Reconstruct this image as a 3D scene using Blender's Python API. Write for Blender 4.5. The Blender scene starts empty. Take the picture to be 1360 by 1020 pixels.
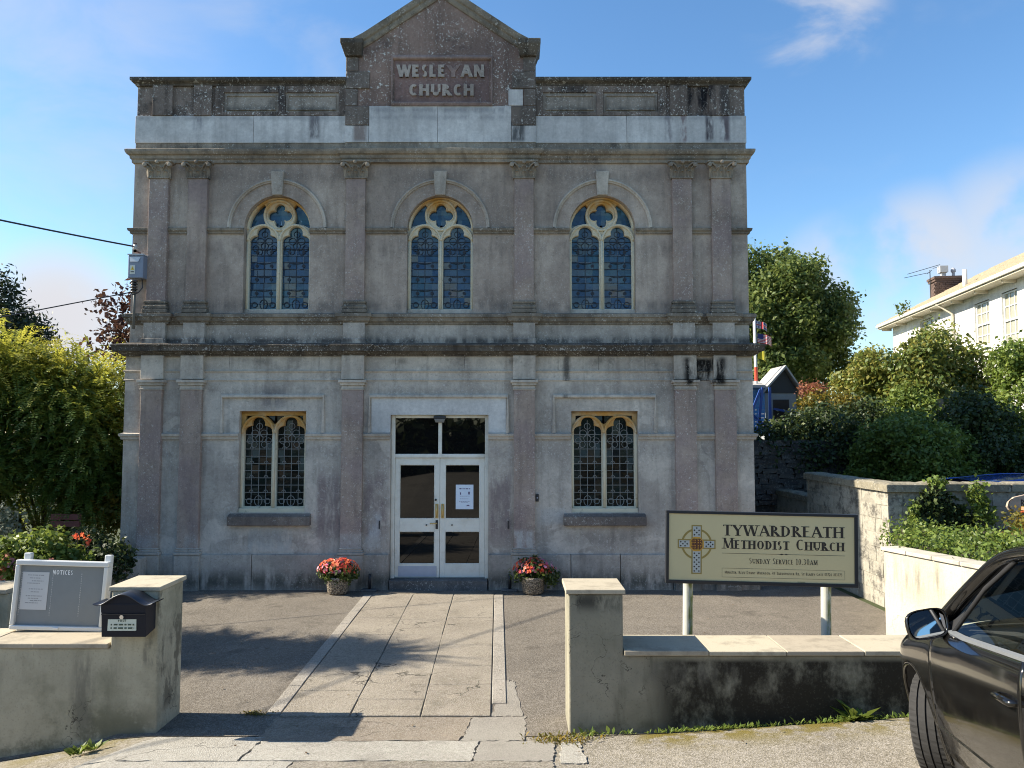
import bpy, bmesh, math, random
import numpy as np
from mathutils import Vector, Matrix
PI = math.pi
R = math.radians
# ------------------------------------------------------------------ camera, sky, sun, exposure
F = 1030.0                      # focal length in photograph pixels (1360 wide)
PITCH = math.atan(65 / F)
ZC = 2.47
S = bpy.context.scene
COL = S.collection
cd = bpy.data.cameras.new('camera'); cam = bpy.data.objects.new('camera', cd); COL.objects.link(cam)
cd.sensor_fit = 'HORIZONTAL'; cd.sensor_width = 36; cd.lens = F * 36 / 1360
cd.clip_start = 0.1; cd.clip_end = 2000
cam.location = (0, 0, ZC); cam.rotation_euler = (PI / 2 + PITCH, 0, 0)
S.camera = cam

def ray(u, v):
    a = (u - 680) / F; b = (510 - v) / F
    return Vector((a, math.cos(PITCH) - b * math.sin(PITCH), math.sin(PITCH) + b * math.cos(PITCH)))
def at(u, v, Y):                # point of the photograph pixel at a known depth
    d = ray(u, v); t = Y / d.y
    return Vector((d.x * t, Y, ZC + d.z * t))
def atz(u, v, Z=0.0):
    d = ray(u, v); t = (Z - ZC) / d.z
    return Vector((d.x * t, d.y * t, Z))

SUN_EL = R(36.0)
SUN_H = Vector((-1.0, 0.048, 0)).normalized()
SUN_V = Vector((SUN_H.x * math.cos(SUN_EL), SUN_H.y * math.cos(SUN_EL), math.sin(SUN_EL)))
SKY_STRENGTH = 0.092
SUN_STRENGTH = 4.8
EXPOSURE = 1.32

w = bpy.data.worlds.new('World'); S.world = w; w.use_nodes = True
nt = w.node_tree; nt.nodes.clear()
def wn(t, **k):
    n = nt.nodes.new(t)
    for a, b in k.items(): setattr(n, a, b)
    return n
sky = wn('ShaderNodeTexSky', sky_type='NISHITA'); sky.sun_disc = False
sky.sun_elevation = SUN_EL; sky.sun_rotation = math.atan2(SUN_H.x, SUN_H.y)
sky.altitude = 50; sky.air_density = 1.0; sky.dust_density = 0.4; sky.ozone_density = 2.2
tc = wn('ShaderNodeTexCoord')
mp = wn('ShaderNodeMapping'); mp.inputs['Scale'].default_value = (1, 1, 1.9)
nt.links.new(tc.outputs['Generated'], mp.inputs['Vector'])
def wmath(op, a, b=None, clamp=False):
    n = wn('ShaderNodeMath', operation=op); n.use_clamp = clamp
    for i, x in enumerate((a, b)):
        if x is None: continue
        if isinstance(x, (int, float)): n.inputs[i].default_value = x
        else: nt.links.new(x, n.inputs[i])
    return n.outputs[0]
def wmap(x, a, b, c=0.0, d=1.0):
    n = wn('ShaderNodeMapRange'); n.interpolation_type = 'SMOOTHSTEP'
    nt.links.new(x, n.inputs[0])
    for i, q in enumerate((a, b, c, d)): n.inputs[i + 1].default_value = q
    return n.outputs[0]
nz = wn('ShaderNodeTexNoise'); nz.inputs['Scale'].default_value = 5.5; nz.inputs['Detail'].default_value = 9; nz.inputs['Roughness'].default_value = 0.56
nz.inputs['Distortion'].default_value = 0.35
nt.links.new(mp.outputs[0], nz.inputs['Vector'])
nz2 = wn('ShaderNodeTexNoise'); nz2.inputs['Scale'].default_value = 1.6; nz2.inputs['Detail'].default_value = 5
nt.links.new(mp.outputs[0], nz2.inputs['Vector'])
nz3 = wn('ShaderNodeTexNoise'); nz3.inputs['Scale'].default_value = 9.0; nz3.inputs['Detail'].default_value = 7; nz3.inputs['Roughness'].default_value = 0.5
nt.links.new(tc.outputs['Generated'], nz3.inputs['Vector'])
wisp = wmath('MULTIPLY', wmap(nz.outputs[0], 0.48, 0.80), wmap(nz2.outputs[0], 0.44, 0.72))
wisp = wmath('MULTIPLY', wisp, 0.12)
cloud = wisp
for (u, v, rad, lo, hi, amt) in [(40, 190, 17, 0.26, 0.72, 0.45), (1225, 352, 6.0, 0.32, 0.56, 0.80), (1120, 378, 5.6, 0.32, 0.56, 0.6), (1345, 315, 6, 0.32, 0.56, 0.66), (1085, 35, 5.0, 0.42, 0.66, 0.75),
                                 (75, 425, 6.0, 0.28, 0.52, 1.0), (330, 60, 14, 0.40, 0.75, 0.25), (-300, 300, 26, 0.40, 0.66, 0.5), (1900, 200, 18, 0.45, 0.7, 0.4)]:
    d = ray(u, v).normalized()
    vm = wn('ShaderNodeVectorMath', operation='DOT_PRODUCT'); nt.links.new(tc.outputs['Generated'], vm.inputs[0]); vm.inputs[1].default_value = d
    g = wmap(vm.outputs['Value'], math.cos(R(rad)), 1.0)
    m = wmath('MULTIPLY', wmap(nz3.outputs[0] if 5.5 < rad < 8 else nz.outputs[0], lo, hi), g)
    m = wmath('MULTIPLY', m, amt)
    cloud = wmath('MAXIMUM', cloud, m)
mix = wn('ShaderNodeMix', data_type='RGBA'); nt.links.new(cloud, mix.inputs['Factor'])
hs = wn('ShaderNodeHueSaturation'); hs.inputs['Saturation'].default_value = 1.17; hs.inputs['Value'].default_value = 1.0
nt.links.new(sky.outputs[0], hs.inputs['Color'])
gm = wn('ShaderNodeGamma'); gm.inputs[1].default_value = 1.0; nt.links.new(hs.outputs[0], gm.inputs[0])
tint = wn('ShaderNodeMix', data_type='RGBA', blend_type='MULTIPLY'); tint.inputs['Factor'].default_value = 1.0; nt.links.new(gm.outputs[0], tint.inputs['A']); tint.inputs['B'].default_value = (0.96, 1.0, 1.0, 1)
nt.links.new(tint.outputs['Result'], mix.inputs['A']); mix.inputs['B'].default_value = (3.4, 3.4, 3.6, 1)
bg = wn('ShaderNodeBackground'); bg.inputs['Strength'].default_value = SKY_STRENGTH
nt.links.new(mix.outputs['Result'], bg.inputs['Color'])
wo = wn('ShaderNodeOutputWorld'); nt.links.new(bg.outputs[0], wo.inputs['Surface'])

ld = bpy.data.lights.new('sun', 'SUN'); ld.energy = SUN_STRENGTH; ld.angle = R(0.53); ld.color = (1.0, 0.91, 0.76)
sun = bpy.data.objects.new('sun', ld); COL.objects.link(sun)
sun.rotation_euler = (-SUN_V).to_track_quat('-Z', 'Y').to_euler(); sun.location = (-20, 5, 20)
S.view_settings.view_transform = 'Standard'; S.view_settings.look = 'None'
S.view_settings.exposure = EXPOSURE; S.view_settings.gamma = 1.0; S.view_settings.use_curve_mapping = False
S.render.engine = 'CYCLES'
S.cycles.max_bounces = 6; S.cycles.transparent_max_bounces = 8; S.cycles.diffuse_bounces = 3; S.cycles.glossy_bounces = 3
S.cycles.use_denoising = True; S.cycles.filter_width = 1.05
S.cycles.sample_clamp_indirect = 6.0

# ------------------------------------------------------------------ materials
class NB:
    def __init__(s, name):
        s.m = bpy.data.materials.new(name); s.m.use_nodes = True
        s.t = s.m.node_tree; s.t.nodes.clear()
        s.out = s.t.nodes.new('ShaderNodeOutputMaterial')
        s.p = s.t.nodes.new('ShaderNodeBsdfPrincipled')
        s.t.links.new(s.p.outputs[0], s.out.inputs[0])
        s._pos = None
    def link(s, a, b): s.t.links.new(a, b)
    def setin(s, sock, x):
        if isinstance(x, bpy.types.NodeSocket): s.link(x, sock)
        elif isinstance(x, tuple) and len(x) == 3 and sock.type == 'RGBA': sock.default_value = (*x, 1)
        else: sock.default_value = x
    @property
    def pos(s):
        if s._pos is None: s._pos = s.t.nodes.new('ShaderNodeNewGeometry').outputs['Position']
        return s._pos
    def vscale(s, v, sc):
        n = s.t.nodes.new('ShaderNodeVectorMath'); n.operation = 'MULTIPLY'; s.link(v, n.inputs[0]); n.inputs[1].default_value = sc; return n.outputs[0]
    def noise(s, scale, detail=4, rough=0.55, vec=None, dist=0.0):
        n = s.t.nodes.new('ShaderNodeTexNoise'); s.link(vec or s.pos, n.inputs['Vector'])
        n.inputs['Scale'].default_value = scale; n.inputs['Detail'].default_value = detail; n.inputs['Roughness'].default_value = rough; n.inputs['Distortion'].default_value = dist
        return n.outputs[0]
    def voro(s, scale, feature='F1', out=0, vec=None, rnd=1.0):
        n = s.t.nodes.new('ShaderNodeTexVoronoi'); n.feature = feature; s.link(vec or s.pos, n.inputs['Vector']); n.inputs['Scale'].default_value = scale
        n.inputs['Randomness'].default_value = rnd
        return n.outputs[out]
    def rng(s, x, a, b, c=0.0, d=1.0, smooth=True):
        n = s.t.nodes.new('ShaderNodeMapRange'); n.interpolation_type = 'SMOOTHSTEP' if smooth else 'LINEAR'
        s.setin(n.inputs[0], x)
        for i, q in enumerate((a, b, c, d)): n.inputs[i + 1].default_value = q
        return n.outputs[0]
    def math(s, op, a, b=0.0, clamp=False):
        n = s.t.nodes.new('ShaderNodeMath'); n.operation = op; n.use_clamp = clamp
        s.setin(n.inputs[0], a); s.setin(n.inputs[1], b); return n.outputs[0]
    def mix(s, f, a, b, mode='MIX'):
        n = s.t.nodes.new('ShaderNodeMix'); n.data_type = 'RGBA'; n.blend_type = mode
        s.setin(n.inputs['Factor'], f); s.setin(n.inputs['A'], a); s.setin(n.inputs['B'], b); return n.outputs['Result']
    def sep(s, v=None):
        n = s.t.nodes.new('ShaderNodeSeparateXYZ'); s.link(v or s.pos, n.inputs[0]); return n.outputs
    def attr(s, name):
        n = s.t.nodes.new('ShaderNodeAttribute'); n.attribute_name = name; return n.outputs
    def objrand(s):
        return s.t.nodes.new('ShaderNodeObjectInfo').outputs['Random']
    def bump(s, h, strength=0.3, dist=0.01):
        n = s.t.nodes.new('ShaderNodeBump'); n.inputs['Strength'].default_value = strength; n.inputs['Distance'].default_value = dist
        s.link(h, n.inputs['Height']); s.link(n.outputs[0], s.p.inputs['Normal'])
    def color(s, c): s.setin(s.p.inputs['Base Color'], c)
    def rough(s, r): s.setin(s.p.inputs['Roughness'], r)
    def spec(s, v): s.p.inputs['Specular IOR Level'].default_value = v
    def box(s, x0, x1, z0, z1, fx=0.05, fz=0.05):   # soft mask over a stain's own place on the wall
        xyz = s.sep()
        a = s.math('MULTIPLY', s.rng(xyz[0], x0, x0 + fx), s.rng(xyz[0], x1 - fx, x1, 1, 0))
        b = s.math('MULTIPLY', s.rng(xyz[2], z0, z0 + fz), s.rng(xyz[2], z1 - fz, z1, 1, 0))
        return s.math('MULTIPLY', a, b)

def plain(name, c, rough=0.6, metal=0.0, spec=0.5, var=0.12, scale=14):
    b = NB(name); n = b.noise(scale, 5)
    b.color(b.mix(n, tuple(x * (1 - var) for x in c), tuple(min(1, x * (1 + var)) for x in c)))
    b.rough(rough); b.p.inputs['Metallic'].default_value = metal; b.spec(spec)
    return b.m

def stucco(name, c1, c2, speck=0.3, grime=0.35, stains=(), purple=0.0, bump=0.35, streak=0.25, patch=0.0):
    b = NB(name)
    n1 = b.noise(0.8, 7, 0.62); col = b.mix(b.rng(n1, 0.38, 0.62), tuple(x * 1.06 for x in c1), tuple(x * 0.94 for x in c2))
    nA = b.noise(3.3, 6, 0.65); col = b.mix(b.math('MULTIPLY', b.rng(nA, 0.42, 0.72), 0.35), col, tuple(x * 0.66 for x in c2))
    sv = b.vscale(b.pos, (7.0, 7.0, 0.7)); n2 = b.noise(1.0, 6, 0.6, vec=sv)
    col = b.mix(b.math('MULTIPLY', b.rng(n2, 0.46, 0.68), min(1, streak * 1.4)), col, tuple(x * 0.45 for x in c2))
    if patch:
        col = b.mix(b.math('MULTIPLY', b.rng(b.noise(1.3, 4, 0.5, vec=b.vscale(b.pos, (1, 1, 1.25)), dist=0.6), 0.60, 0.625), patch), col, tuple(min(1, x * 1.38) for x in c1))
    if purple: col = b.mix(b.math('MULTIPLY', b.rng(b.noise(1.7, 5, 0.6), 0.40, 0.62), purple), col, (0.27, 0.205, 0.20))
    g = b.noise(2.1, 9, 0.72); col = b.mix(b.math('MULTIPLY', b.rng(g, 0.53, 0.68), grime), col, (0.05, 0.047, 0.045))
    for st in stains:
        x0, x1, z0, z1, c, k = st[:6]
        m = b.box(x0, x1, z0, z1, *(st[6:8] if len(st) > 6 else (0.06, 0.06)))
        s2 = b.noise(1.0, 6, 0.65, vec=b.vscale(b.pos, (6.0, 6.0, 1.6)))
        m = b.math('MULTIPLY', m, b.rng(s2, 0.36, 0.56)); col = b.mix(b.math('MULTIPLY', m, k), col, c)
    if speck:
        reg = b.rng(b.noise(1.1, 6, 0.65), 0.36, 0.60)
        sp = b.rng(b.noise(21, 3, 0.62), 0.615, 0.655); sp2 = b.rng(b.noise(44, 2, 0.5), 0.63, 0.67)
        col = b.mix(b.math('MULTIPLY', b.math('MULTIPLY', b.math('MAXIMUM', sp, sp2), reg), min(1.0, speck * 1.25)), col, (0.66, 0.64, 0.59))
        dk = b.rng(b.noise(27, 3, 0.6), 0.62, 0.68); col = b.mix(b.math('MULTIPLY', dk, 0.38), col, tuple(x * 0.45 for x in c2))
    fg = b.rng(b.noise(19, 8, 0.8), 0.34, 0.66, 0.86, 1.13, smooth=False); vv = b.t.nodes.new('ShaderNodeVectorMath'); vv.operation = 'SCALE'; b.link(col, vv.inputs[0]); b.link(fg, vv.inputs['Scale']); col = vv.outputs[0]
    b.color(col); b.rough(0.93); b.spec(0.15)
    h = b.math('ADD', b.noise(38, 5, 0.65), b.math('MULTIPLY', b.noise(4.5, 4), 1.6)); b.bump(h, bump, 0.012)
    return b.m

BX, BY = -1.2, 12.7            # middle of the church front
DK = (0.03, 0.028, 0.03)
CR = (0.018, 0.016, 0.015)
M = {}
M['wall_low'] = stucco('stucco_lower', (0.505, 0.450, 0.385), (0.397, 0.349, 0.302), 0.28, 0.22,
    stains=[(BX - 5.2, BX + 5.2, -0.1, 0.42, (0.07, 0.07, 0.06), 0.75, 0.1, 0.3), (BX - 0.62 - 1.4, BX - 0.78, 0.55, 2.0, (0.21, 0.165, 0.16), 0.8, 0.1, 0.4), (BX + 0.8, BX + 1.22, 0.55, 2.0, (0.21, 0.165, 0.16), 0.8, 0.08, 0.4),
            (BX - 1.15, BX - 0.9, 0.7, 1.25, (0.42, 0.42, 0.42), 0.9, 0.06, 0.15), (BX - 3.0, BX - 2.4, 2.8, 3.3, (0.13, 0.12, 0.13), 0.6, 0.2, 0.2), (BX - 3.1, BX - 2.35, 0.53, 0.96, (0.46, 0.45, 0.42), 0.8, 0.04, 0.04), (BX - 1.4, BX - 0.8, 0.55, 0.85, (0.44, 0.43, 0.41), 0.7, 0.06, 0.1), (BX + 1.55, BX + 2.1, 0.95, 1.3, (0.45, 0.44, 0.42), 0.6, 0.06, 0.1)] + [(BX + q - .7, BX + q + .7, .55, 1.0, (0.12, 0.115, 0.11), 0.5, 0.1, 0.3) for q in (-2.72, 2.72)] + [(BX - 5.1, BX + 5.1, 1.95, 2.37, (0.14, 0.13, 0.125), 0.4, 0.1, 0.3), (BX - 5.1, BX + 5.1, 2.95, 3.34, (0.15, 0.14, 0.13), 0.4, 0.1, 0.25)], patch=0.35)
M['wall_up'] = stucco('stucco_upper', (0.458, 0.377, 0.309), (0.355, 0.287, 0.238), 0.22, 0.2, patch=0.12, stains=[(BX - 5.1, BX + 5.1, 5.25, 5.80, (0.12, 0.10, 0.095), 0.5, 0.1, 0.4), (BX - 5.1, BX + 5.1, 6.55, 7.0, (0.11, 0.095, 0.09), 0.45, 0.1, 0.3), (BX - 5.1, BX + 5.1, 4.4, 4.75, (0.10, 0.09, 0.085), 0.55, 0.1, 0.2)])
M['pilaster'] = stucco('stucco_pilaster', (0.393, 0.312, 0.255), (0.315, 0.243, 0.203), 0.4, 0.25, purple=0.5, stains=[(BX + 1.0, BX + 1.8, 0.5, 0.95, (0.46, 0.45, 0.43), 0.8, 0.05, 0.1), (BX - 1.8, BX - 1.0, 0.5, 0.9, (0.40, 0.39, 0.37), 0.6, 0.05, 0.1), (BX - 5, BX - 3.8, 0.5, 0.9, (0.42, 0.41, 0.40), 0.5, 0.05, 0.2)])
M['frieze'] = stucco('stucco_frieze', (0.531, 0.469, 0.394), (0.410, 0.358, 0.303), 0.2, 0.35,
    stains=[(BX + 3.95, BX + 4.75, 3.2, 3.75, CR, 1.0, 0.12, 0.1), (BX + 2.0, BX + 2.2, 2.9, 3.8, (0.06, 0.055, 0.05), 0.8, 0.08, 0.1)] + [(BX + q, BX + q + .014, 3.49, 3.74, (0.10, 0.09, 0.08), 0.9, 0.004, 0.02) for q in (-3.45, -2.95, -1.98, -.72, .41, 1.95, 2.62, 3.38)] + [(BX + q, BX + q + .5, 3.55, 3.74, (0.12, 0.11, 0.09), 0.6, 0.2, 0.1) for q in (-3.2, -.9, .9, 2.4)])
M['base'] = stucco('stucco_plinth', (0.441, 0.397, 0.340), (0.346, 0.308, 0.267), 0.2, 0.3, stains=[(BX - 5.4, BX + 5.4, -0.2, 0.36, (0.06, 0.062, 0.05), 0.85, 0.1, 0.3)])
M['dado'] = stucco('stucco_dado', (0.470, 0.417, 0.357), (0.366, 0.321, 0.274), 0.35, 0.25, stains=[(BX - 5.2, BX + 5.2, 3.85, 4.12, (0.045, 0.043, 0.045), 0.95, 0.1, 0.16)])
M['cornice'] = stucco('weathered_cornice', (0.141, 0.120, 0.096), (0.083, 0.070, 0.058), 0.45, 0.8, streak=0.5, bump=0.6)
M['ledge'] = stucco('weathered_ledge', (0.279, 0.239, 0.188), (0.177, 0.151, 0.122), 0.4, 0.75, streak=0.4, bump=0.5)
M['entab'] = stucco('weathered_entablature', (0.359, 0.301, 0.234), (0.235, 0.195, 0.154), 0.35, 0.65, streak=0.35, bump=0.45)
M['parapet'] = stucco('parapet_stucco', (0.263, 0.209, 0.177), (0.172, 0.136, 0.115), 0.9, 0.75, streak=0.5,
    stains=[(BX + 4.12, BX + 4.66, 7.72, 8.40, (0.016, 0.015, 0.018), 1.0, 0.1, 0.05), (BX + 4.66, BX + 4.9, 7.72, 8.40, (0.05, 0.045, 0.045), 0.8, 0.08, 0.05), (BX - 3.1, BX - 2.5, 7.75, 8.36, DK, 0.7, 0.15, 0.08), (BX + 1.9, BX + 2.6, 7.8, 8.36, DK, 0.7, 0.15, 0.08)])
M['gable'] = stucco('gable_stucco', (0.297, 0.206, 0.168), (0.215, 0.151, 0.129), 1.0, 0.55, streak=0.3, bump=0.6)
M['panel'] = stucco('parapet_panel_stucco', (0.372, 0.326, 0.278), (0.286, 0.245, 0.207), 0.5, 0.5, streak=0.4, stains=[(BX - 5, BX + 5, 7.8, 8.02, (0.07, 0.065, 0.06), 0.7, 0.1, 0.12)])
M['plaque'] = stucco('plaque_stone', (0.254, 0.165, 0.145), (0.187, 0.127, 0.117), 0.25, 0.3)
M['letter'] = stucco('raised_letter_stone', (0.434, 0.365, 0.314), (0.335, 0.284, 0.246), 0.3, 0.2)
M['trim'] = stucco('plaque_frame_stone', (0.339, 0.244, 0.212), (0.246, 0.178, 0.159), 0.25, 0.5)
M['whiteband'] = stucco('patched_render', (0.632, 0.610, 0.583), (0.548, 0.529, 0.510), 0.0, 0.10, streak=0.22, bump=0.15,
    stains=[(BX + 4.42, BX + 4.62, 7.3, 7.9, (0.06, 0.05, 0.06), 0.95, 0.07, 0.12), (BX + 4.66, BX + 4.90, 7.3, 7.9, (0.10, 0.075, 0.085), 0.9, 0.08, 0.12), (BX + 4.0, BX + 4.16, 7.3, 7.9, (0.17, 0.10, 0.10), 0.85, 0.05, 0.1), (BX + 3.74, BX + 3.92, 7.3, 7.9, (0.22, 0.20, 0.21), 0.75, 0.06, 0.1),
            (BX - 1.5, BX - 1.2, 7.3, 7.75, (0.25, 0.20, 0.18), 0.9, 0.08, 0.1), (BX + 1.15, BX + 1.45, 7.3, 7.75, (0.10, 0.10, 0.10), 0.95, 0.08, 0.1), (BX - 2.25, BX - 2.0, 7.36, 7.9, (0.13, 0.12, 0.13), 0.85, 0.08, 0.1), (BX - 4.2, BX - 3.95, 7.5, 7.9, (0.25, 0.25, 0.27), 0.8, 0.08, 0.1),
            (BX - 1.2, BX + 1.12, 7.78, 8.0, (0.20, 0.20, 0.22), 0.6, 0.05, 0.12), (BX - 5.1, BX + 5.1, 7.68, 7.84, (0.20, 0.20, 0.22), 0.5, 0.05, 0.1)])
M['sillmat'] = stucco('window_sill_stone', (0.204, 0.171, 0.146), (0.144, 0.120, 0.106), 0.3, 0.4)
M['quoin'] = stucco('quoin_stucco', (0.210, 0.172, 0.146), (0.139, 0.115, 0.099), 0.6, 0.55)
M['whitepanel'] = stucco('painted_door_surround', (0.583, 0.565, 0.536), (0.513, 0.498, 0.478), 0.0, 0.05, streak=0.1, bump=0.1)
b = NB('window_tracery_stone')
zz = b.sep()[2]
top = b.math('MAXIMUM', b.math('MULTIPLY', b.rng(zz, 5.98, 6.34), b.rng(zz, 6.41, 6.5, 1, 0)), b.math('MULTIPLY', b.rng(zz, 2.30, 2.62), b.rng(zz, 3.0, 3.1, 1, 0)))
c = b.mix(b.noise(5, 6, 0.6), (0.68, 0.61, 0.46), (0.55, 0.485, 0.35))
c = b.mix(b.math('MULTIPLY', top, b.rng(b.noise(3.5, 5), 0.3, 0.62, 0.35, 1.0)), c, (0.50, 0.27, 0.075))
c = b.mix(b.math('MULTIPLY', b.rng(b.noise(9, 7, 0.7), 0.58, 0.7), 0.5), c, (0.12, 0.09, 0.06)); b.color(c); b.rough(0.85); b.spec(0.2); b.bump(b.noise(40, 4), 0.25, 0.006); M['tracery'] = b.m

def glassy(name, c, rough=0.07, ior=1.5, wob=0.0, metal=0.0, tones=None):
    b = NB(name)
    if tones:
        vc = b.voro(8.5, 'F1', 1); bw = b.t.nodes.new('ShaderNodeRGBToBW'); b.link(vc, bw.inputs[0])
        cc_ = b.mix(b.rng(b.noise(1.4, 4, 0.6), 0.38, 0.68), c, tones); b.color(b.mix(b.rng(bw.outputs[0], 0.25, .8, 0, .5), cc_, tuple(x * .35 for x in c)))
    else: b.color(c)
    b.rough(rough); b.p.inputs['IOR'].default_value = ior; b.p.inputs['Metallic'].default_value = metal
    if wob: b.bump(b.noise(9, 3), wob, 0.004)
    return b.m
M['glass_up'] = glassy('sky_painted_blue_glass', (0.022, 0.060, 0.130), 0.09, 1.55, 0.3, 0.0, (0.028, 0.10, 0.135))  # blue base colour stands in for reflected sky as well as tint
M['glass_low'] = glassy('dark_leaded_glass', (0.007, 0.008, 0.008), 0.12, 1.4, 0.3, 0.0, (0.008, 0.022, 0.022))
M['glass_door'] = glassy('dark_door_glass', (0.006, 0.006, 0.006), 0.015, 1.52)
M['lead_dark'] = plain('dark_lead', (0.016, 0.022, 0.034), 0.6)
M['lead_light'] = plain('pale_lead_wire', (0.20, 0.20, 0.19), 0.6)
b = NB('white_door_paint'); b.color(b.mix(b.rng(b.noise(3, 7, 0.7), 0.45, 0.75), (0.74, 0.72, 0.64), (0.58, 0.54, 0.45))); b.rough(0.42); b.bump(b.noise(25, 4), 0.06, 0.004); M['doorpaint'] = b.m
M['kick'] = plain('grey_kick_plate', (0.42, 0.44, 0.50), 0.4)
M['brass'] = plain('old_brass', (0.58, 0.44, 0.20), 0.35, 0.9)
M['black'] = plain('black_metal', (0.018, 0.019, 0.022), 0.4)
M['step'] = stucco('door_step_concrete', (0.15, 0.145, 0.14), (0.11, 0.105, 0.10), 0.25, 0.35)
M['slate'] = plain('roof_slate', (0.10, 0.10, 0.11), 0.7)

def ground_mat(name, c1, c2, stone=0.5, stains=0.4, scale=150, moss=(), crack=0.0, bumpk=0.55, light=(0.34, 0.31, 0.27)):
    b = NB(name)
    col = b.mix(b.rng(b.noise(0.9, 8, 0.65), 0.33, 0.68), c1, c2)
    v = b.voro(scale, 'F1', 1); bw = b.t.nodes.new('ShaderNodeRGBToBW'); b.link(v, bw.inputs[0])
    col = b.mix(b.math('MULTIPLY', b.rng(bw.outputs[0], 0.45, 0.85), stone), col, light)
    col = b.mix(b.math('MULTIPLY', b.rng(bw.outputs[0], 0.42, 0.12), stone * 0.85), col, tuple(x * 0.30 for x in c1))
    v3 = b.voro(scale * 0.42, 'F1', 1); bw3 = b.t.nodes.new('ShaderNodeRGBToBW'); b.link(v3, bw3.inputs[0])
    col = b.mix(b.math('MULTIPLY', b.rng(bw3.outputs[0], 0.45, 0.9), stone * 0.45), col, light)
    col = b.mix(b.math('MULTIPLY', b.rng(b.noise(1.7, 9, 0.75), 0.52, 0.68), stains), col, tuple(x * 0.48 for x in c2))
    col = b.mix(b.math('MULTIPLY', b.rng(b.noise(4.1, 6, 0.7), 0.56, 0.70), stains * 0.6), col, tuple(min(1, x * 1.5) for x in c1))
    pv = b.voro(0.55, 'F1', 1, vec=b.vscale(b.pos, (1, .7, 1))); pb = b.t.nodes.new('ShaderNodeRGBToBW'); b.link(pv, pb.inputs[0]); col = b.mix(b.math('MULTIPLY', b.rng(pb.outputs[0], .3, .75), .16), col, tuple(x * .5 for x in c1))
    if crack:
        wv = b.t.nodes.new('ShaderNodeVectorMath'); wv.operation = 'ADD'
        nn = b.t.nodes.new('ShaderNodeTexNoise'); nn.inputs['Scale'].default_value = 2.2; nn.inputs['Detail'].default_value = 6; b.link(b.pos, nn.inputs['Vector'])
        b.link(nn.outputs['Color'], wv.inputs[0]); b.link(b.pos, wv.inputs[1])
        e = b.voro(0.85, 'DISTANCE_TO_EDGE', 0, vec=wv.outputs[0])
        ck = b.math('MULTIPLY', b.rng(e, 0.003, 0.012, 1, 0), b.rng(b.noise(1.2, 3), 0.45, 0.6))
        col = b.mix(b.math('MULTIPLY', ck, crack), col, (0.03, 0.027, 0.022))
    for (x0, x1, y0, y1, k) in moss:
        xyz = b.sep()
        m = b.math('MULTIPLY', b.math('MULTIPLY', b.rng(xyz[0], x0, x0 + 0.3), b.rng(xyz[0], x1 - 0.3, x1, 1, 0)), b.math('MULTIPLY', b.rng(xyz[1], y0, y0 + (y1 - y0) * 0.75), b.rng(xyz[1], y1 - 0.04, y1 + 0.1, 1, 0)))
        m = b.math('MULTIPLY', m, b.rng(b.noise(4.5, 8, 0.7), 0.40, 0.56))
        col = b.mix(b.math('MULTIPLY', m, k), col, b.mix(b.noise(22, 4), (0.10, 0.085, 0.012), (0.165, 0.125, 0.03)))
    b.color(col); b.rough(0.9); b.spec(0.25)
    b.bump(b.math('ADD', b.voro(scale, 'F1', 0), b.math('MULTIPLY', b.noise(6, 5), 0.8)), bumpk, 0.008)
    return b.m
M['tarmac'] = ground_mat('forecourt_tarmac', (0.148, 0.128, 0.102), (0.108, 0.093, 0.074), 0.42, 0.5, 125)
M['roadmat'] = ground_mat('road_tarmac', (0.225, 0.2, 0.152), (0.17, 0.15, 0.115), 0.65, 0.45, 85, moss=[(0.85, 3.6, 5.75, 6.58, 1.0), (-4.2, -2.9, 5.9, 6.6, 0.6)])
M['slabmat'] = ground_mat('path_concrete', (0.265, 0.232, 0.18), (0.20, 0.172, 0.132), 0.5, 0.45, 100, crack=0.85)
M['kerbmat'] = ground_mat('granite_strip', (0.31, 0.28, 0.235), (0.24, 0.215, 0.18), 0.5, 0.35, 120, light=(0.42, 0.39, 0.34))
M['apron'] = ground_mat('threshold_concrete', (0.235, 0.195, 0.145), (0.175, 0.145, 0.11), 0.5, 0.6, 130, crack=0.5)
M['pale'] = ground_mat('pale_concrete', (0.33, 0.31, 0.265), (0.26, 0.24, 0.20), 0.5, 0.5, 120, crack=0.7, light=(0.46, 0.44, 0.39))
M['patch'] = ground_mat('cement_patch', (0.28, 0.26, 0.22), (0.22, 0.20, 0.17), 0.4, 0.4, 140)
M['soil'] = ground_mat('soil', (0.07, 0.055, 0.04), (0.05, 0.04, 0.03), 0.3, 0.4, 30, light=(0.12, 0.10, 0.08))
M['grassground'] = ground_mat('rough_grass_ground', (0.06, 0.075, 0.03), (0.045, 0.055, 0.025), 0.2, 0.4, 25, light=(0.09, 0.10, 0.05))
M['jointmat'] = ground_mat('joint_mortar', (0.19, 0.16, 0.12), (0.13, 0.11, 0.08), 0.3, 0.5, 60)

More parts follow.
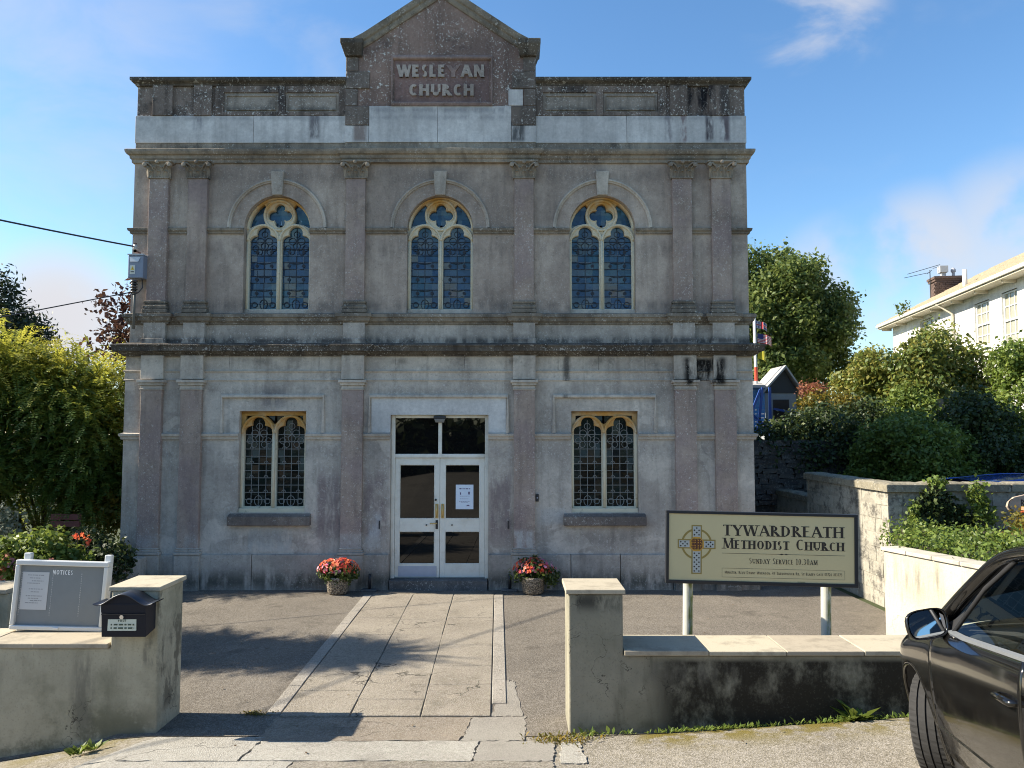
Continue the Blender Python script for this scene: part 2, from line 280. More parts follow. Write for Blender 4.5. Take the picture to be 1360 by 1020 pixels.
def render_wall(name, c1, c2, stains=(), grime=0.3, green=0.0, zoff=0.0):
    b = NB(name)
    col = b.mix(b.rng(b.noise(1.4, 8, 0.62), 0.33, 0.68), c1, c2)
    n2 = b.noise(1.0, 7, 0.62, vec=b.vscale(b.pos, (5.5, 5.5, 0.9)))
    col = b.mix(b.math('MULTIPLY', b.rng(n2, 0.50, 0.72), grime), col, tuple(x * 0.30 for x in c2))
    if green: col = b.mix(b.math('MULTIPLY', b.rng(b.noise(2.3, 6, 0.65), 0.45, 0.65), green), col, (0.10, 0.105, 0.06))
    for (x0, x1, z0, z1, c, k, fx, fz, lo, hi, sc) in stains:
        m = b.math('MULTIPLY', b.box(x0, x1, z0, z1, fx, fz), b.rng(b.noise(1.0, 8, 0.72, vec=b.vscale(b.pos, sc)), lo, hi))
        col = b.mix(b.math('MULTIPLY', m, k), col, c)
    wv = b.t.nodes.new('ShaderNodeVectorMath'); wv.operation = 'ADD'
    nn = b.t.nodes.new('ShaderNodeTexNoise'); nn.inputs['Scale'].default_value = 3.5; nn.inputs['Detail'].default_value = 6; b.link(b.pos, nn.inputs['Vector'])
    b.link(nn.outputs['Color'], wv.inputs[0]); b.link(b.pos, wv.inputs[1])
    e = b.voro(1.7, 'DISTANCE_TO_EDGE', 0, vec=wv.outputs[0])
    ck = b.math('MULTIPLY', b.rng(e, 0.002, 0.009, 1, 0), b.rng(b.noise(1.9, 3), 0.52, 0.62)); col = b.mix(b.math('MULTIPLY', ck, 0.8), col, (0.04, 0.035, 0.03))
    col = b.mix(b.math('MULTIPLY', b.rng(b.noise(60, 3), 0.55, 0.72), 0.35), col, tuple(x * 0.55 for x in c2))
    b.color(col); b.rough(0.92); b.spec(0.15); b.bump(b.math('ADD', b.noise(30, 5, 0.6), b.math('MULTIPLY', b.noise(5, 4), 1.5)), 0.4, 0.01)
    return b.m
BLK = (0.032, 0.028, 0.021)
M['rw_left'] = render_wall('cream_render_left', (0.46, 0.42, 0.31), (0.35, 0.32, 0.235), grime=0.35, green=0.35,
    stains=[(-6, -2.8, -0.4, 0.35, (0.12, 0.115, 0.075), 0.8, 0.3, 0.3, 0.42, 0.58, (2.5, 2.5, 2.5)), (-3.7, -3.4, -0.1, 0.72, (0.10, 0.095, 0.08), 0.6, 0.12, 0.2, 0.40, 0.62, (8, 8, 1.2)), (-2.96, -2.9, 0.1, 1.2, (0.09, 0.08, 0.06), 0.75, 0.01, 0.1, 0.48, 0.60, (2, 5, 2.2)),
            (-3.15, -2.93, 0.5, 1.1, (0.09, 0.085, 0.07), 0.6, 0.05, 0.1, 0.50, 0.64, (8, 8, 1.5))])
M['rw_right'] = render_wall('cream_render_right', (0.31, 0.285, 0.215), (0.22, 0.205, 0.155), grime=0.5, green=0.15,
    stains=[(1.05, 3.6, 0.0, 0.62, BLK, 1.0, 0.35, 0.05, 0.30, 0.52, (2.2, 2.2, 1.6)), (0.5, 0.95, 0.95, 1.2, (0.05, 0.048, 0.04), 0.9, 0.05, 0.12, 0.42, 0.58, (7, 7, 2.5)), (0.95, 2.0, 0.3, 0.68, (0.13, 0.12, 0.10), 0.5, 0.2, 0.2, 0.4, 0.6, (9, 9, 1)),
            (0.5, 1.2, 0.0, 0.14, (0.07, 0.07, 0.045), 0.8, 0.05, 0.1, 0.40, 0.58, (4, 4, 4))])
M['planterwhite'] = render_wall('white_planter_render', (0.50, 0.465, 0.37), (0.42, 0.385, 0.30), grime=0.6,
    stains=[(4.2, 6, 0.55, 1.2, (0.13, 0.12, 0.10), 0.95, 0.01, 0.45, 0.44, 0.60, (3, 3.5, .6)), (4.55, 6, 0.3, 1.15, (0.16, 0.145, 0.12), 0.75, 0.3, 0.2, 0.45, 0.62, (3, 3, 2.0))])
def tile_mat(name, c1, c2):
    b = NB(name); r = b.objrand()
    col = b.mix(r, c1, c2); col = b.mix(b.math('MULTIPLY', b.rng(b.noise(5, 8, 0.7), 0.48, 0.68), 0.5), col, tuple(x * 0.5 for x in c2))
    col = b.mix(b.math('MULTIPLY', b.rng(b.noise(70, 3), 0.55, 0.7), 0.3), col, tuple(x * 0.6 for x in c2))
    b.color(col); b.rough(0.8); b.spec(0.2); b.bump(b.noise(45, 4), 0.25, 0.006); return b.m
M['captile'] = tile_mat('coping_tile', (0.44, 0.39, 0.29), (0.36, 0.31, 0.235))
M['captile2'] = tile_mat('planter_coping_tile', (0.52, 0.47, 0.38), (0.44, 0.40, 0.33))
def stone_mat(name, c1, c2, lich=0.5, dark=0.5):
    b = NB(name); r = b.objrand()
    col = b.mix(r, c1, c2); col = b.mix(b.math('MULTIPLY', b.rng(b.noise(6, 8, 0.7), 0.45, 0.66), dark), col, (0.06, 0.055, 0.05))
    col = b.mix(b.math('MULTIPLY', b.rng(b.noise(26, 5, 0.7), 0.54, 0.64), lich), col, (0.48, 0.46, 0.40))
    b.color(col); b.rough(0.93); b.spec(0.15); b.bump(b.math('ADD', b.noise(30, 5, 0.7), b.noise(8, 4)), 0.6, 0.015); return b.m
M['block'] = stone_mat('concrete_block', (0.36, 0.335, 0.275), (0.30, 0.28, 0.23), 0.45, 0.85)
M['mortar'] = stone_mat('mortar', (0.27, 0.25, 0.205), (0.27, 0.25, 0.205), 0.2, 0.5)
M['blockcap'] = stone_mat('mossy_coping', (0.25, 0.225, 0.165), (0.19, 0.17, 0.125), 0.45, 0.55)
M['slatestone'] = stone_mat('slate_stone', (0.095, 0.085, 0.075), (0.055, 0.05, 0.05), 0.25, 0.4)

def leaf_mat(name, cols, transl=0.35, rough=0.5, scale=1.2):
    b = NB(name); t = b.attr('tone')[2]
    col = b.mix(b.rng(t, 0.0, 0.55, smooth=False), cols[0], cols[1]); col = b.mix(b.rng(t, 0.55, 1.0, smooth=False), col, cols[2])
    b.color(col); b.rough(rough); b.spec(0.35)
    tr = b.t.nodes.new('ShaderNodeBsdfTranslucent'); b.link(b.mix(0.5, col, tuple(min(1, x * 1.5) for x in cols[2])), tr.inputs[0])
    mx = b.t.nodes.new('ShaderNodeMixShader'); mx.inputs[0].default_value = transl
    b.link(b.p.outputs[0], mx.inputs[1]); b.link(tr.outputs[0], mx.inputs[2]); b.link(mx.outputs[0], b.out.inputs[0])
    return b.m
M['l_yew'] = leaf_mat('feathery_green', [(0.032, 0.08, 0.018), (0.10, 0.175, 0.034), (0.40, 0.375, 0.055)], 0.45)
M['l_purple'] = leaf_mat('purple_leaf', [(0.035, 0.012, 0.016), (0.055, 0.022, 0.022), (0.085, 0.045, 0.025)])
M['l_conifer'] = leaf_mat('dark_conifer', [(0.012, 0.022, 0.012), (0.022, 0.035, 0.015), (0.04, 0.055, 0.02)], 0.15)
M['l_tree'] = leaf_mat('broadleaf_green', [(0.035, 0.065, 0.016), (0.085, 0.125, 0.028), (0.20, 0.235, 0.06)])
M['l_hedge'] = leaf_mat('dark_hedge', [(0.018, 0.032, 0.012), (0.038, 0.060, 0.018), (0.085, 0.11, 0.028)], 0.2)
M['l_ivy'] = leaf_mat('ivy_green', [(0.06, 0.095, 0.018), (0.115, 0.165, 0.03), (0.21, 0.25, 0.045)], 0.25)
M['l_autumn'] = leaf_mat('autumn_leaf', [(0.05, 0.09, 0.02), (0.12, 0.165, 0.032), (0.28, 0.25, 0.055)])
M['l_yellow'] = leaf_mat('yellow_green_leaf', [(0.06, 0.07, 0.015), (0.14, 0.13, 0.02), (0.26, 0.17, 0.025)])
M['l_red'] = leaf_mat('red_leaf', [(0.12, 0.05, 0.03), (0.24, 0.07, 0.045), (0.34, 0.16, 0.07)])
M['l_bright'] = leaf_mat('bright_leaf', [(0.06, 0.10, 0.02), (0.12, 0.175, 0.03), (0.21, 0.255, 0.05)])
M['l_pot'] = leaf_mat('bedding_leaf', [(0.03, 0.05, 0.015), (0.06, 0.09, 0.02), (0.11, 0.14, 0.03)])
M['l_palebush'] = leaf_mat('pale_grey_leaf', [(0.14, 0.16, 0.10), (0.22, 0.24, 0.17), (0.36, 0.37, 0.30)])
M['f_red'] = leaf_mat('red_flower', [(0.55, 0.05, 0.06), (0.80, 0.12, 0.06), (0.85, 0.28, 0.12)], 0.35)
M['f_pink'] = leaf_mat('pink_flower', [(0.62, 0.10, 0.22), (0.72, 0.25, 0.42), (0.80, 0.5, 0.62)], 0.35)
M['f_salmon'] = leaf_mat('salmon_flower', [(0.55, 0.16, 0.08), (0.65, 0.24, 0.15), (0.70, 0.35, 0.28)], 0.35)
M['f_white'] = leaf_mat('white_flower', [(0.55, 0.52, 0.45), (0.68, 0.66, 0.6), (0.8, 0.78, 0.7)], 0.3)
M['bark'] = plain('bark', (0.07, 0.055, 0.04), 0.9, var=0.4)
M['woodpost'] = plain('weathered_wood', (0.19, 0.145, 0.10), 0.85, var=0.4, scale=8)

# ------------------------------------------------------------------ geometry helpers
class MB:
    def __init__(s): s.v = []; s.f = []
    def add(s, vs, fs):
        o = len(s.v); s.v += [tuple(v) for v in vs]; s.f += [tuple(i + o for i in f) for f in fs]; return s
    def quad(s, a, b, c, d): return s.add([a, b, c, d], [(0, 1, 2, 3)])
    def box(s, x0, x1, y0, y1, z0, z1):
        return s.add([(x0, y0, z0), (x1, y0, z0), (x1, y1, z0), (x0, y1, z0), (x0, y0, z1), (x1, y0, z1), (x1, y1, z1), (x0, y1, z1)],
                     [(3, 2, 1, 0), (4, 5, 6, 7), (0, 1, 5, 4), (1, 2, 6, 5), (2, 3, 7, 6), (3, 0, 4, 7)])
    def frust(s, c0, s0, z0, c1, s1, z1):   # box with different bottom and top rectangles: centre, half-size
        v = []
        for (c, h, z) in ((c0, s0, z0), (c1, s1, z1)):
            v += [(c[0] - h[0], c[1] - h[1], z), (c[0] + h[0], c[1] - h[1], z), (c[0] + h[0], c[1] + h[1], z), (c[0] - h[0], c[1] + h[1], z)]
        return s.add(v, [(3, 2, 1, 0), (4, 5, 6, 7), (0, 1, 5, 4), (1, 2, 6, 5), (2, 3, 7, 6), (3, 0, 4, 7)])
    def curve_tube(s, pts, r, n=14, sub=6):
        P = [Vector(p) for p in pts]; q = []; rr = []
        for i in range(len(P) - 1):
            a, b_, c_, d_ = P[max(i - 1, 0)], P[i], P[i + 1], P[min(i + 2, len(P) - 1)]
            for k in range(sub):
                t = k / sub; q.append(.5 * ((2 * b_) + (c_ - a) * t + (2 * a - 5 * b_ + 4 * c_ - d_) * t * t + (3 * b_ - a - 3 * c_ + d_) * t ** 3)); rr.append(r[i] + (r[i + 1] - r[i]) * t)
        return s.tube(q + [P[-1]], rr + [r[-1]], n)
    def tube(s, pts, r, n=8, cap=True):
        pts = [Vector(p) for p in pts]; rs = r if isinstance(r, (list, tuple)) else [r] * len(pts)
        vs = []; fs = []; prev = None
        for i, p in enumerate(pts):
            d = (pts[min(i + 1, len(pts) - 1)] - pts[max(i - 1, 0)])
            d = d.normalized() if d.length > 1e-9 else Vector((0, 0, 1))
            if prev is None: u = d.orthogonal().normalized()
            else:
                u = prev - d * prev.dot(d); u = u.normalized() if u.length > 1e-6 else d.orthogonal().normalized()
            prev = u; wv = d.cross(u)
            for k in range(n):
                a = 2 * PI * k / n; vs.append(p + (u * math.cos(a) + wv * math.sin(a)) * rs[i])
        for i in range(len(pts) - 1):
            for k in range(n):
                fs.append((i * n + k, i * n + (k + 1) % n, (i + 1) * n + (k + 1) % n, (i + 1) * n + k))
        if cap: fs.append(tuple(reversed(range(n)))); fs.append(tuple((len(pts) - 1) * n + k for k in range(n)))
        return s.add(vs, fs)
    def lathe(s, prof, n=24, c=(0, 0, 0), axis='z', cap=True):
        vs = []; fs = []
        for (r, h) in prof:
            for k in range(n):
                a = 2 * PI * k / n
                p = (r * math.cos(a), r * math.sin(a), h) if axis == 'z' else ((h, r * math.cos(a), r * math.sin(a)) if axis == 'x' else (r * math.cos(a), h, r * math.sin(a)))
                vs.append((p[0] + c[0], p[1] + c[1], p[2] + c[2]))
        m = len(prof)
        for i in range(m - 1):
            for k in range(n): fs.append((i * n + k, i * n + (k + 1) % n, (i + 1) * n + (k + 1) % n, (i + 1) * n + k))
        if cap: fs.append(tuple(reversed(range(n)))); fs.append(tuple((m - 1) * n + k for k in range(n)))
        return s.add(vs, fs)
    def moulding(s, path, prof):            # prof: (projection, z), outward is to the right of travel
        P = [Vector(p) for p in path]; m = len(prof); vs = []; fs = []
        for i, p in enumerate(P):
            ns = []
            if i > 0: d = (P[i] - P[i - 1]).normalized(); ns.append(Vector((d.y, -d.x)))
            if i < len(P) - 1: d = (P[i + 1] - P[i]).normalized(); ns.append(Vector((d.y, -d.x)))
            o = ns[0] if len(ns) == 1 else (ns[0] + ns[1]) / max(0.3, 1 + ns[0].dot(ns[1]))
            for (q, z) in prof: vs.append((p.x + o.x * q, p.y + o.y * q, z))
        for i in range(len(P) - 1):
            for k in range(m - 1): fs.append((i * m + k, (i + 1) * m + k, (i + 1) * m + k + 1, i * m + k + 1))
        fs.append(tuple(range(m))); fs.append(tuple(reversed(range((len(P) - 1) * m, len(P) * m))))
        return s.add(vs, fs)
    def sweepxz(s, pts, prof, y, closed=False):   # pts in the xz plane; prof: (offset to the left of travel, projection towards -y)
        n = len(pts); P = [Vector(p) for p in pts]; m = len(prof); vs = []; fs = []
        for i in range(n):
            a = P[(i - 1) % n] if (closed or i > 0) else P[i]; c = P[(i + 1) % n] if (closed or i < n - 1) else P[i]
            d = (c - a).normalized(); nn = Vector((-d.y, d.x))
            for (q, pr) in prof: vs.append((P[i].x + nn.x * q, y - pr, P[i].y + nn.y * q))
        for i in range(n if closed else n - 1):
            j = (i + 1) % n
            for k in range(m - 1): fs.append((i * m + k, j * m + k, j * m + k + 1, i * m + k + 1))
        if not closed: fs.append(tuple(range(m))); fs.append(tuple(reversed(range((n - 1) * m, n * m))))
        return s.add(vs, fs)
    def xform(s, mat, start=0):
        for i in range(start, len(s.v)): s.v[i] = tuple(mat @ Vector(s.v[i]))
        return s
    def mesh(s, name):
        me = bpy.data.meshes.new(name); me.from_pydata(s.v, [], s.f); me.update(); return me
    def build(s, name, m, parent=None, loc=(0, 0, 0), rot=(0, 0, 0), bevel=0.0, smooth=False, kind=None, seg=2):
        me = s.mesh(name); me.materials.append(m)
        return place(name, me, parent, loc, rot, bevel, smooth, kind, seg)
def fixnormals(me):
    bm = bmesh.new(); bm.from_mesh(me); bmesh.ops.recalc_face_normals(bm, faces=bm.faces); bm.to_mesh(me); bm.free()
def place(name, me, parent=None, loc=(0, 0, 0), rot=(0, 0, 0), bevel=0.0, smooth=False, kind=None, seg=2):
    fixnormals(me) if len(me.polygons) < 60000 else None
    o = bpy.data.objects.new(name, me); COL.objects.link(o); o.location = loc; o.rotation_euler = rot
    if parent: o.parent = parent
    if bevel:
        md = o.modifiers.new('bevel', 'BEVEL'); md.width = bevel; md.segments = seg; md.limit_method = 'ANGLE'; md.angle_limit = R(35); md.harden_normals = False
    if smooth:
        for p in me.polygons: p.use_smooth = True
    if kind: o['kind'] = kind
    return o
def tag(o, label=None, cat=None, group=None, kind=None):
    if label: o['label'] = label
    if cat: o['category'] = cat
    if group: o['group'] = group
    if kind: o['kind'] = kind
    return o
def thing(name, label, cat, loc=(0, 0, 0), rotz=0, group=None):
    o = bpy.data.objects.new(name, None); COL.objects.link(o); o.location = loc; o.rotation_euler = (0, 0, rotz); o.empty_display_size = 0.2
    return tag(o, label, cat, group)
def dup(o, parent=None):
    c = o.copy(); COL.objects.link(c)
    if parent: c.parent = parent
    for ch in list(o.children): dup(ch, c)
    return c
def dup_data(o, parent, name=None):
    c = o.copy(); COL.objects.link(c); c.parent = parent; return c
def arc(cx, cz, rx, rz, a0, a1, n=16):
    return [(cx + rx * math.cos(R(a0 + (a1 - a0) * i / n)), cz + rz * math.sin(R(a0 + (a1 - a0) * i / n))) for i in range(n + 1)]
def plate(outer, holes, half, bev, y=0.0):       # a stone plate in the xz plane, pierced and chamfered
    cu = bpy.data.curves.new('plate', 'CURVE'); cu.dimensions = '2D'; cu.fill_mode = 'BOTH'; cu.extrude = half; cu.bevel_depth = bev; cu.bevel_resolution = 1
    for pts in [outer] + holes:
        sp = cu.splines.new('POLY'); sp.points.add(len(pts) - 1); sp.use_cyclic_u = True
        for i, p in enumerate(pts): sp.points[i].co = (p[0], p[1], 0, 1)
    o = bpy.data.objects.new('plate', cu); COL.objects.link(o)
    dg = bpy.context.evaluated_depsgraph_get(); me = bpy.data.meshes.new_from_object(o.evaluated_get(dg))
    bpy.data.objects.remove(o); bpy.data.curves.remove(cu)
    me.transform(Matrix.Translation((0, y, 0)) @ Matrix.Rotation(PI / 2, 4, 'X'))
    return me

# ------------------------------------------------------------------ lettering drawn with strokes
GL = {
 'A': (0.78, [('L', .06, 0, .37, 1, 'n'), ('L', .37, 1, .72, 0, 'k'), ('L', .18, .36, .58, .36, 'n')], [(.06, 0), (.72, 0)]),
 'B': (0.62, [('L', .13, 0, .13, 1, 'k'), ('A', .13, .74, .36, .26, 90, -90), ('A', .13, .25, .42, .25, 90, -90)], [(.1, 0), (.1, 1)]),
 'C': (0.72, [('A', .42, .5, .36, .5, 52, 308)], []),
 'D': (0.76, [('L', .14, 0, .14, 1, 'k'), ('A', .2, .5, .48, .5, 90, -90), ('L', .14, 1, .22, 1, 'n'), ('L', .14, 0, .22, 0, 'n')], [(.12, 0), (.12, 1)]),
 'E': (0.58, [('L', .13, 0, .13, 1, 'k'), ('L', .13, 1, .5, 1, 'n'), ('L', .13, .52, .44, .52, 'n'), ('L', .13, 0, .52, 0, 'n')], [(.1, 0), (.1, 1)]),
 'G': (0.78, [('A', .42, .5, .36, .5, 52, 340), ('L', .7, 0.1, .7, .42, 'k')], [(.68, .42)]),
 'H': (0.80, [('L', .14, 0, .14, 1, 'k'), ('L', .66, 0, .66, 1, 'k'), ('L', .14, .52, .66, .52, 'n')], [(.14, 0), (.14, 1), (.66, 0), (.66, 1)]),
 'I': (0.30, [('L', .15, 0, .15, 1, 'k')], [(.15, 0), (.15, 1)]),
 'K': (0.70, [('L', .13, 0, .13, 1, 'k'), ('L', .13, .42, .58, 1, 'n'), ('L', .27, .58, .64, 0, 'k')], [(.13, 0), (.13, 1), (.58, 1), (.62, 0)]),
 'L': (0.56, [('L', .13, 0, .13, 1, 'k'), ('L', .13, 0, .5, 0, 'n')], [(.13, 0), (.13, 1)]),
 'M': (0.96, [('L', .12, 0, .16, 1, 'n'), ('L', .16, 1, .47, .05, 'k'), ('L', .47, .05, .80, 1, 'n'), ('L', .80, 1, .85, 0, 'k')], [(.12, 0), (.85, 0), (.14, 1), (.82, 1)]),
 'N': (0.80, [('L', .14, 0, .14, 1, 'n'), ('L', .14, 1, .66, 0, 'k'), ('L', .66, 0, .66, 1, 'n')], [(.14, 0), (.66, 1)]),
 'O': (0.84, [('A', .42, .5, .36, .5, 0, 360)], []),
 'P': (0.60, [('L', .13, 0, .13, 1, 'k'), ('A', .13, .72, .40, .28, 90, -90)], [(.13, 0), (.1, 1)]),
 'R': (0.70, [('L', .13, 0, .13, 1, 'k'), ('A', .13, .73, .38, .27, 90, -90), ('L', .3, .46, .64, 0, 'k')], [(.13, 0), (.1, 1), (.64, 0)]),
 'S': (0.56, [('A', .28, .74, .20, .26, 40, 270), ('A', .28, .24, .22, .24, 90, -140)], []),
 'T': (0.68, [('L', .34, 0, .34, 1, 'k'), ('L', .03, 1, .65, 1, 'n'), ('L', .05, .86, .05, 1, 'n'), ('L', .63, .86, .63, 1, 'n')], [(.34, 0)]),
 'U': (0.78, [('L', .13, .32, .13, 1, 'k'), ('A', .39, .32, .26, .32, 180, 360), ('L', .65, .32, .65, 1, 'n')], [(.13, 1), (.65, 1)]),
 'V': (0.76, [('L', .06, 1, .38, 0, 'k'), ('L', .38, 0, .70, 1, 'n')], [(.06, 1), (.70, 1)]),
 'W': (1.08, [('L', .05, 1, .32, 0, 'k'), ('L', .32, 0, .55, 1, 'n'), ('L', .55, 1, .80, 0, 'k'), ('L', .80, 0, 1.03, 1, 'n')], [(.05, 1), (1.03, 1), (.55, 1)]),
 'Y': (0.72, [('L', .04, 1, .36, .46, 'k'), ('L', .68, 1, .36, .46, 'n'), ('L', .36, 0, .36, .46, 'k')], [(.05, 1), (.67, 1), (.36, 0)]),
 'Z': (0.62, [('L', .06, 1, .56, 1, 'n'), ('L', .56, 1, .06, 0, 'k'), ('L', .06, 0, .58, 0, 'n')], []),
 '0': (0.60, [('A', .30, .5, .24, .5, 0, 360)], []),
 '1': (0.34, [('L', .18, 0, .18, 1, 'k'), ('L', .06, .82, .18, 1, 'n')], [(.18, 0)]),
 '2': (0.56, [('A', .27, .72, .2, .28, 160, -40), ('L', .43, .58, .06, 0, 'k'), ('L', .06, 0, .5, 0, 'n')], []),
 '3': (0.52, [('A', .24, .75, .2, .25, 150, -80), ('A', .24, .26, .23, .26, 85, -150)], []),
 '4': (0.58, [('L', .4, 0, .4, 1, 'k'), ('L', .4, 1, .05, .3, 'n'), ('L', .05, .3, .54, .3, 'n')], []),
 '6': (0.56, [('A', .28, .3, .22, .3, 0, 360), ('A', .42, .4, .36, .6, 100, 185)], []),
 '7': (0.52, [('L', .05, 1, .48, 1, 'n'), ('L', .48, 1, .18, 0, 'k')], []),
 '8': (0.56, [('A', .28, .75, .2, .25, 0, 360), ('A', .28, .26, .23, .26, 0, 360)], []),
 '9': (0.56, [('A', .28, .7, .22, .3, 0, 360), ('A', .14, .6, .36, .6, -80, 5)], []),
 '5': (0.54, [('L', .12, 1, .46, 1, 'n'), ('L', .12, 1, .1, .56, 'n'), ('A', .24, .32, .23, .32, 120, -140)], []),
 '.': (0.22, [('L', .11, 0, .11, .13, 'k')], []), ',': (0.22, [('L', .13, .1, .07, -.14, 'n')], []), ':': (0.22, [('L', .11, .05, .11, .17, 'k'), ('L', .11, .6, .11, .72, 'k')], []),
 "'": (0.18, [('L', .09, .8, .09, 1, 'n')], []), ' ': (0.36, [], []),
}
def text_quads(s, wk, wn, serif, gap=0.10, small=0.80):
    """strokes of a line of capitals (letters after a '^' are full height, the rest small capitals when small < 1)"""
    q = []; x = 0.0; big = False
    for ch in s:
        if ch == '^': big = True; continue
        k = 1.0 if (big or not ch.isalpha()) else small
        if small >= 1: k = 1.0
        big = False
        wdt, els, ser = GL[ch.upper()]
        def cl(y, t): return min(max(y, t / 2 / k), 1 - t / 2 / k) if -0.01 <= y <= 1.01 else y
        for e in els:
            if e[0] == 'L':
                _, x0, y0, x1, y1, t = e; t = wk if t == 'k' else wn
                if abs(y1 - y0) < 1e-6: y0 = y1 = cl(y0, t)
                a = Vector((x0, y0)) * k; c = Vector((x1, y1)) * k; d = (c - a).normalized()
                if abs(d.y) > 0.3:          # slanted and upright strokes end flat on the line
                    h = t / 2 / abs(d.y); q.append([(x + a.x - h, a.y), (x + a.x + h, a.y), (x + c.x + h, c.y), (x + c.x - h, c.y)])
                else:
                    n = Vector((-d.y, d.x)) * t / 2; q.append([(x + p.x, p.y) for p in (a - n, c - n, c + n, a + n)])
            else:
                _, cx, cy, rx, ry, a0, a1 = e; n = max(5, int(abs(a1 - a0) / 24)); prev = None
                for i in range(n + 1):
                    a = R(a0 + (a1 - a0) * i / n); t = wn + (wk - wn) * abs(math.cos(a)) ** 1.2
                    ro = (rx * k, ry * k); po = (x + cx * k + ro[0] * math.cos(a), cy * k + ro[1] * math.sin(a)); t = t if serif else (wk + wn) / 2; pi = (x + cx * k + (ro[0] - t) * math.cos(a), cy * k + (ro[1] - (max(wn, t * 0.5) if serif else t * .85)) * math.sin(a))
                    if prev: q.append([prev[0], po, pi, prev[1]])
                    prev = (po, pi)
        if serif:
            for (sx, sy) in ser:
                sw = 0.11 + wk * 0.5; y0 = 0 if sy < .5 else k - wn * 0.7
                q.append([(x + sx * k - sw, y0), (x + sx * k + sw, y0), (x + sx * k + sw, y0 + wn * 0.7), (x + sx * k - sw, y0 + wn * 0.7)])
        x += wdt * k + gap
    return q, x - gap
def text_mb(s, x0, z0, h, y, depth, width=None, wk=0.17, wn=0.07, serif=True, gap=0.10, small=1.0, center=None, mbx=None, skip=None, slant=0.0):
    q, tw = text_quads(s, wk, wn, serif, gap, small)
    sx = h if width is None else width / tw
    if center is not None: x0 = center - tw * sx / 2
    mb = mbx or MB()
    for i, qd in enumerate(q):
        dd = depth + (i % 11) * 0.00012
        f = [(x0 + (p[0] + slant * p[1]) * sx, y - dd, z0 + p[1] * h) for p in qd]; bk = [(p[0], y, p[2]) for p in f]
        mb.add(f + bk, [(0, 1, 2, 3), (0, 4, 5, 1), (1, 5, 6, 2), (2, 6, 7, 3), (3, 7, 4, 0)])
    return mb
def dashes(mb, x0, x1, z, h, y, rng, depth=0.0006):      # unreadable print
    x = x0
    while x < x1:
        l = rng.uniform(0.012, 0.035) * (h / 0.008) ** 0.5
        mb.box(x, min(x + l, x1), y - depth, y, z, z + h); x += l + h * 0.9
    return mb

# ------------------------------------------------------------------ ground
def gz(x, y):
    road = 0.0
    f = min(1, max(0, (6.62 - y) / 0.25)); f = f * f * (3 - 2 * f)
    up = 0.12 * max(0.0, 6.54 - max(y, -1.5))
    side = 0.068 * min(max(0.0, x - 0.5), 6.0)
    l = max(0.0, -2.95 - x); side -= 0.165 * min(l, 7.0)
    road = (up + side)
    yard = -0.05 * min(1.0, max(0.0, (y - 7.0) / 5.7))
    drive = side * min(1.0, max(0.0, (x - 3.0) / 1.0)) if x > 3 else 0
    e = min(1, max(0, (9.0 - y) / 2.5)) * (1 if x > 0 else 0)
    left = 0.0
    if x < -3.3 and y > 6.4: left = side * max(0, 1 - (y - 6.4) / 3.0)
    return f * road + (1 - f) * (yard + drive * e + left)
def frange(a, b, n): return [a + (b - a) * i / n for i in range(n + 1)]
def sheet(name, m, xs, ys, dz=0.0, mask=None, parent=None, fz=gz):
    mb = MB(); nx = len(xs)
    for y in ys:
        for x in xs: mb.v.append((x, y, fz(x, y) + dz))
    for j in range(len(ys) - 1):
        for i in range(nx - 1):
            if mask and not mask((xs[i] + xs[i + 1]) / 2, (ys[j] + ys[j + 1]) / 2): continue
            mb.f.append((j * nx + i, j * nx + i + 1, (j + 1) * nx + i + 1, (j + 1) * nx + i))
    return mb.build(name, m, parent, smooth=True)
gx = sorted(set([-400, -150, -60, -30, -18] + frange(-13, 11, 96) + [13, 18, 30, 60, 150, 400] + [0.5, -2.95, 3.0]))
gy = sorted(set([-300, -100, -40, -20, -12] + frange(-9, 5.6, 40) + frange(5.6, 7.2, 32) + frange(7.2, 13, 24) + [15, 18, 25, 40, 80, 200, 600]))
tag(sheet('ground', M['grassground'], gx, gy, -0.03), kind='structure')
fx = sorted(set(frange(-13, 11, 96) + [-2.95, 0.5, 3.0])); fyr = sorted(set(frange(-9, 5.6, 40) + frange(5.6, 7.2, 32)))
tag(sheet('road', M['roadmat'], fx, [y for y in fyr if y <= 6.75], -0.008), kind='structure')
tag(sheet('forecourt', M['tarmac'], [x for x in fx if -10 <= x <= 5.45], sorted(set([y for y in fyr if y >= 6.5] + frange(7.2, 13.2, 24))), -0.002), kind='structure')

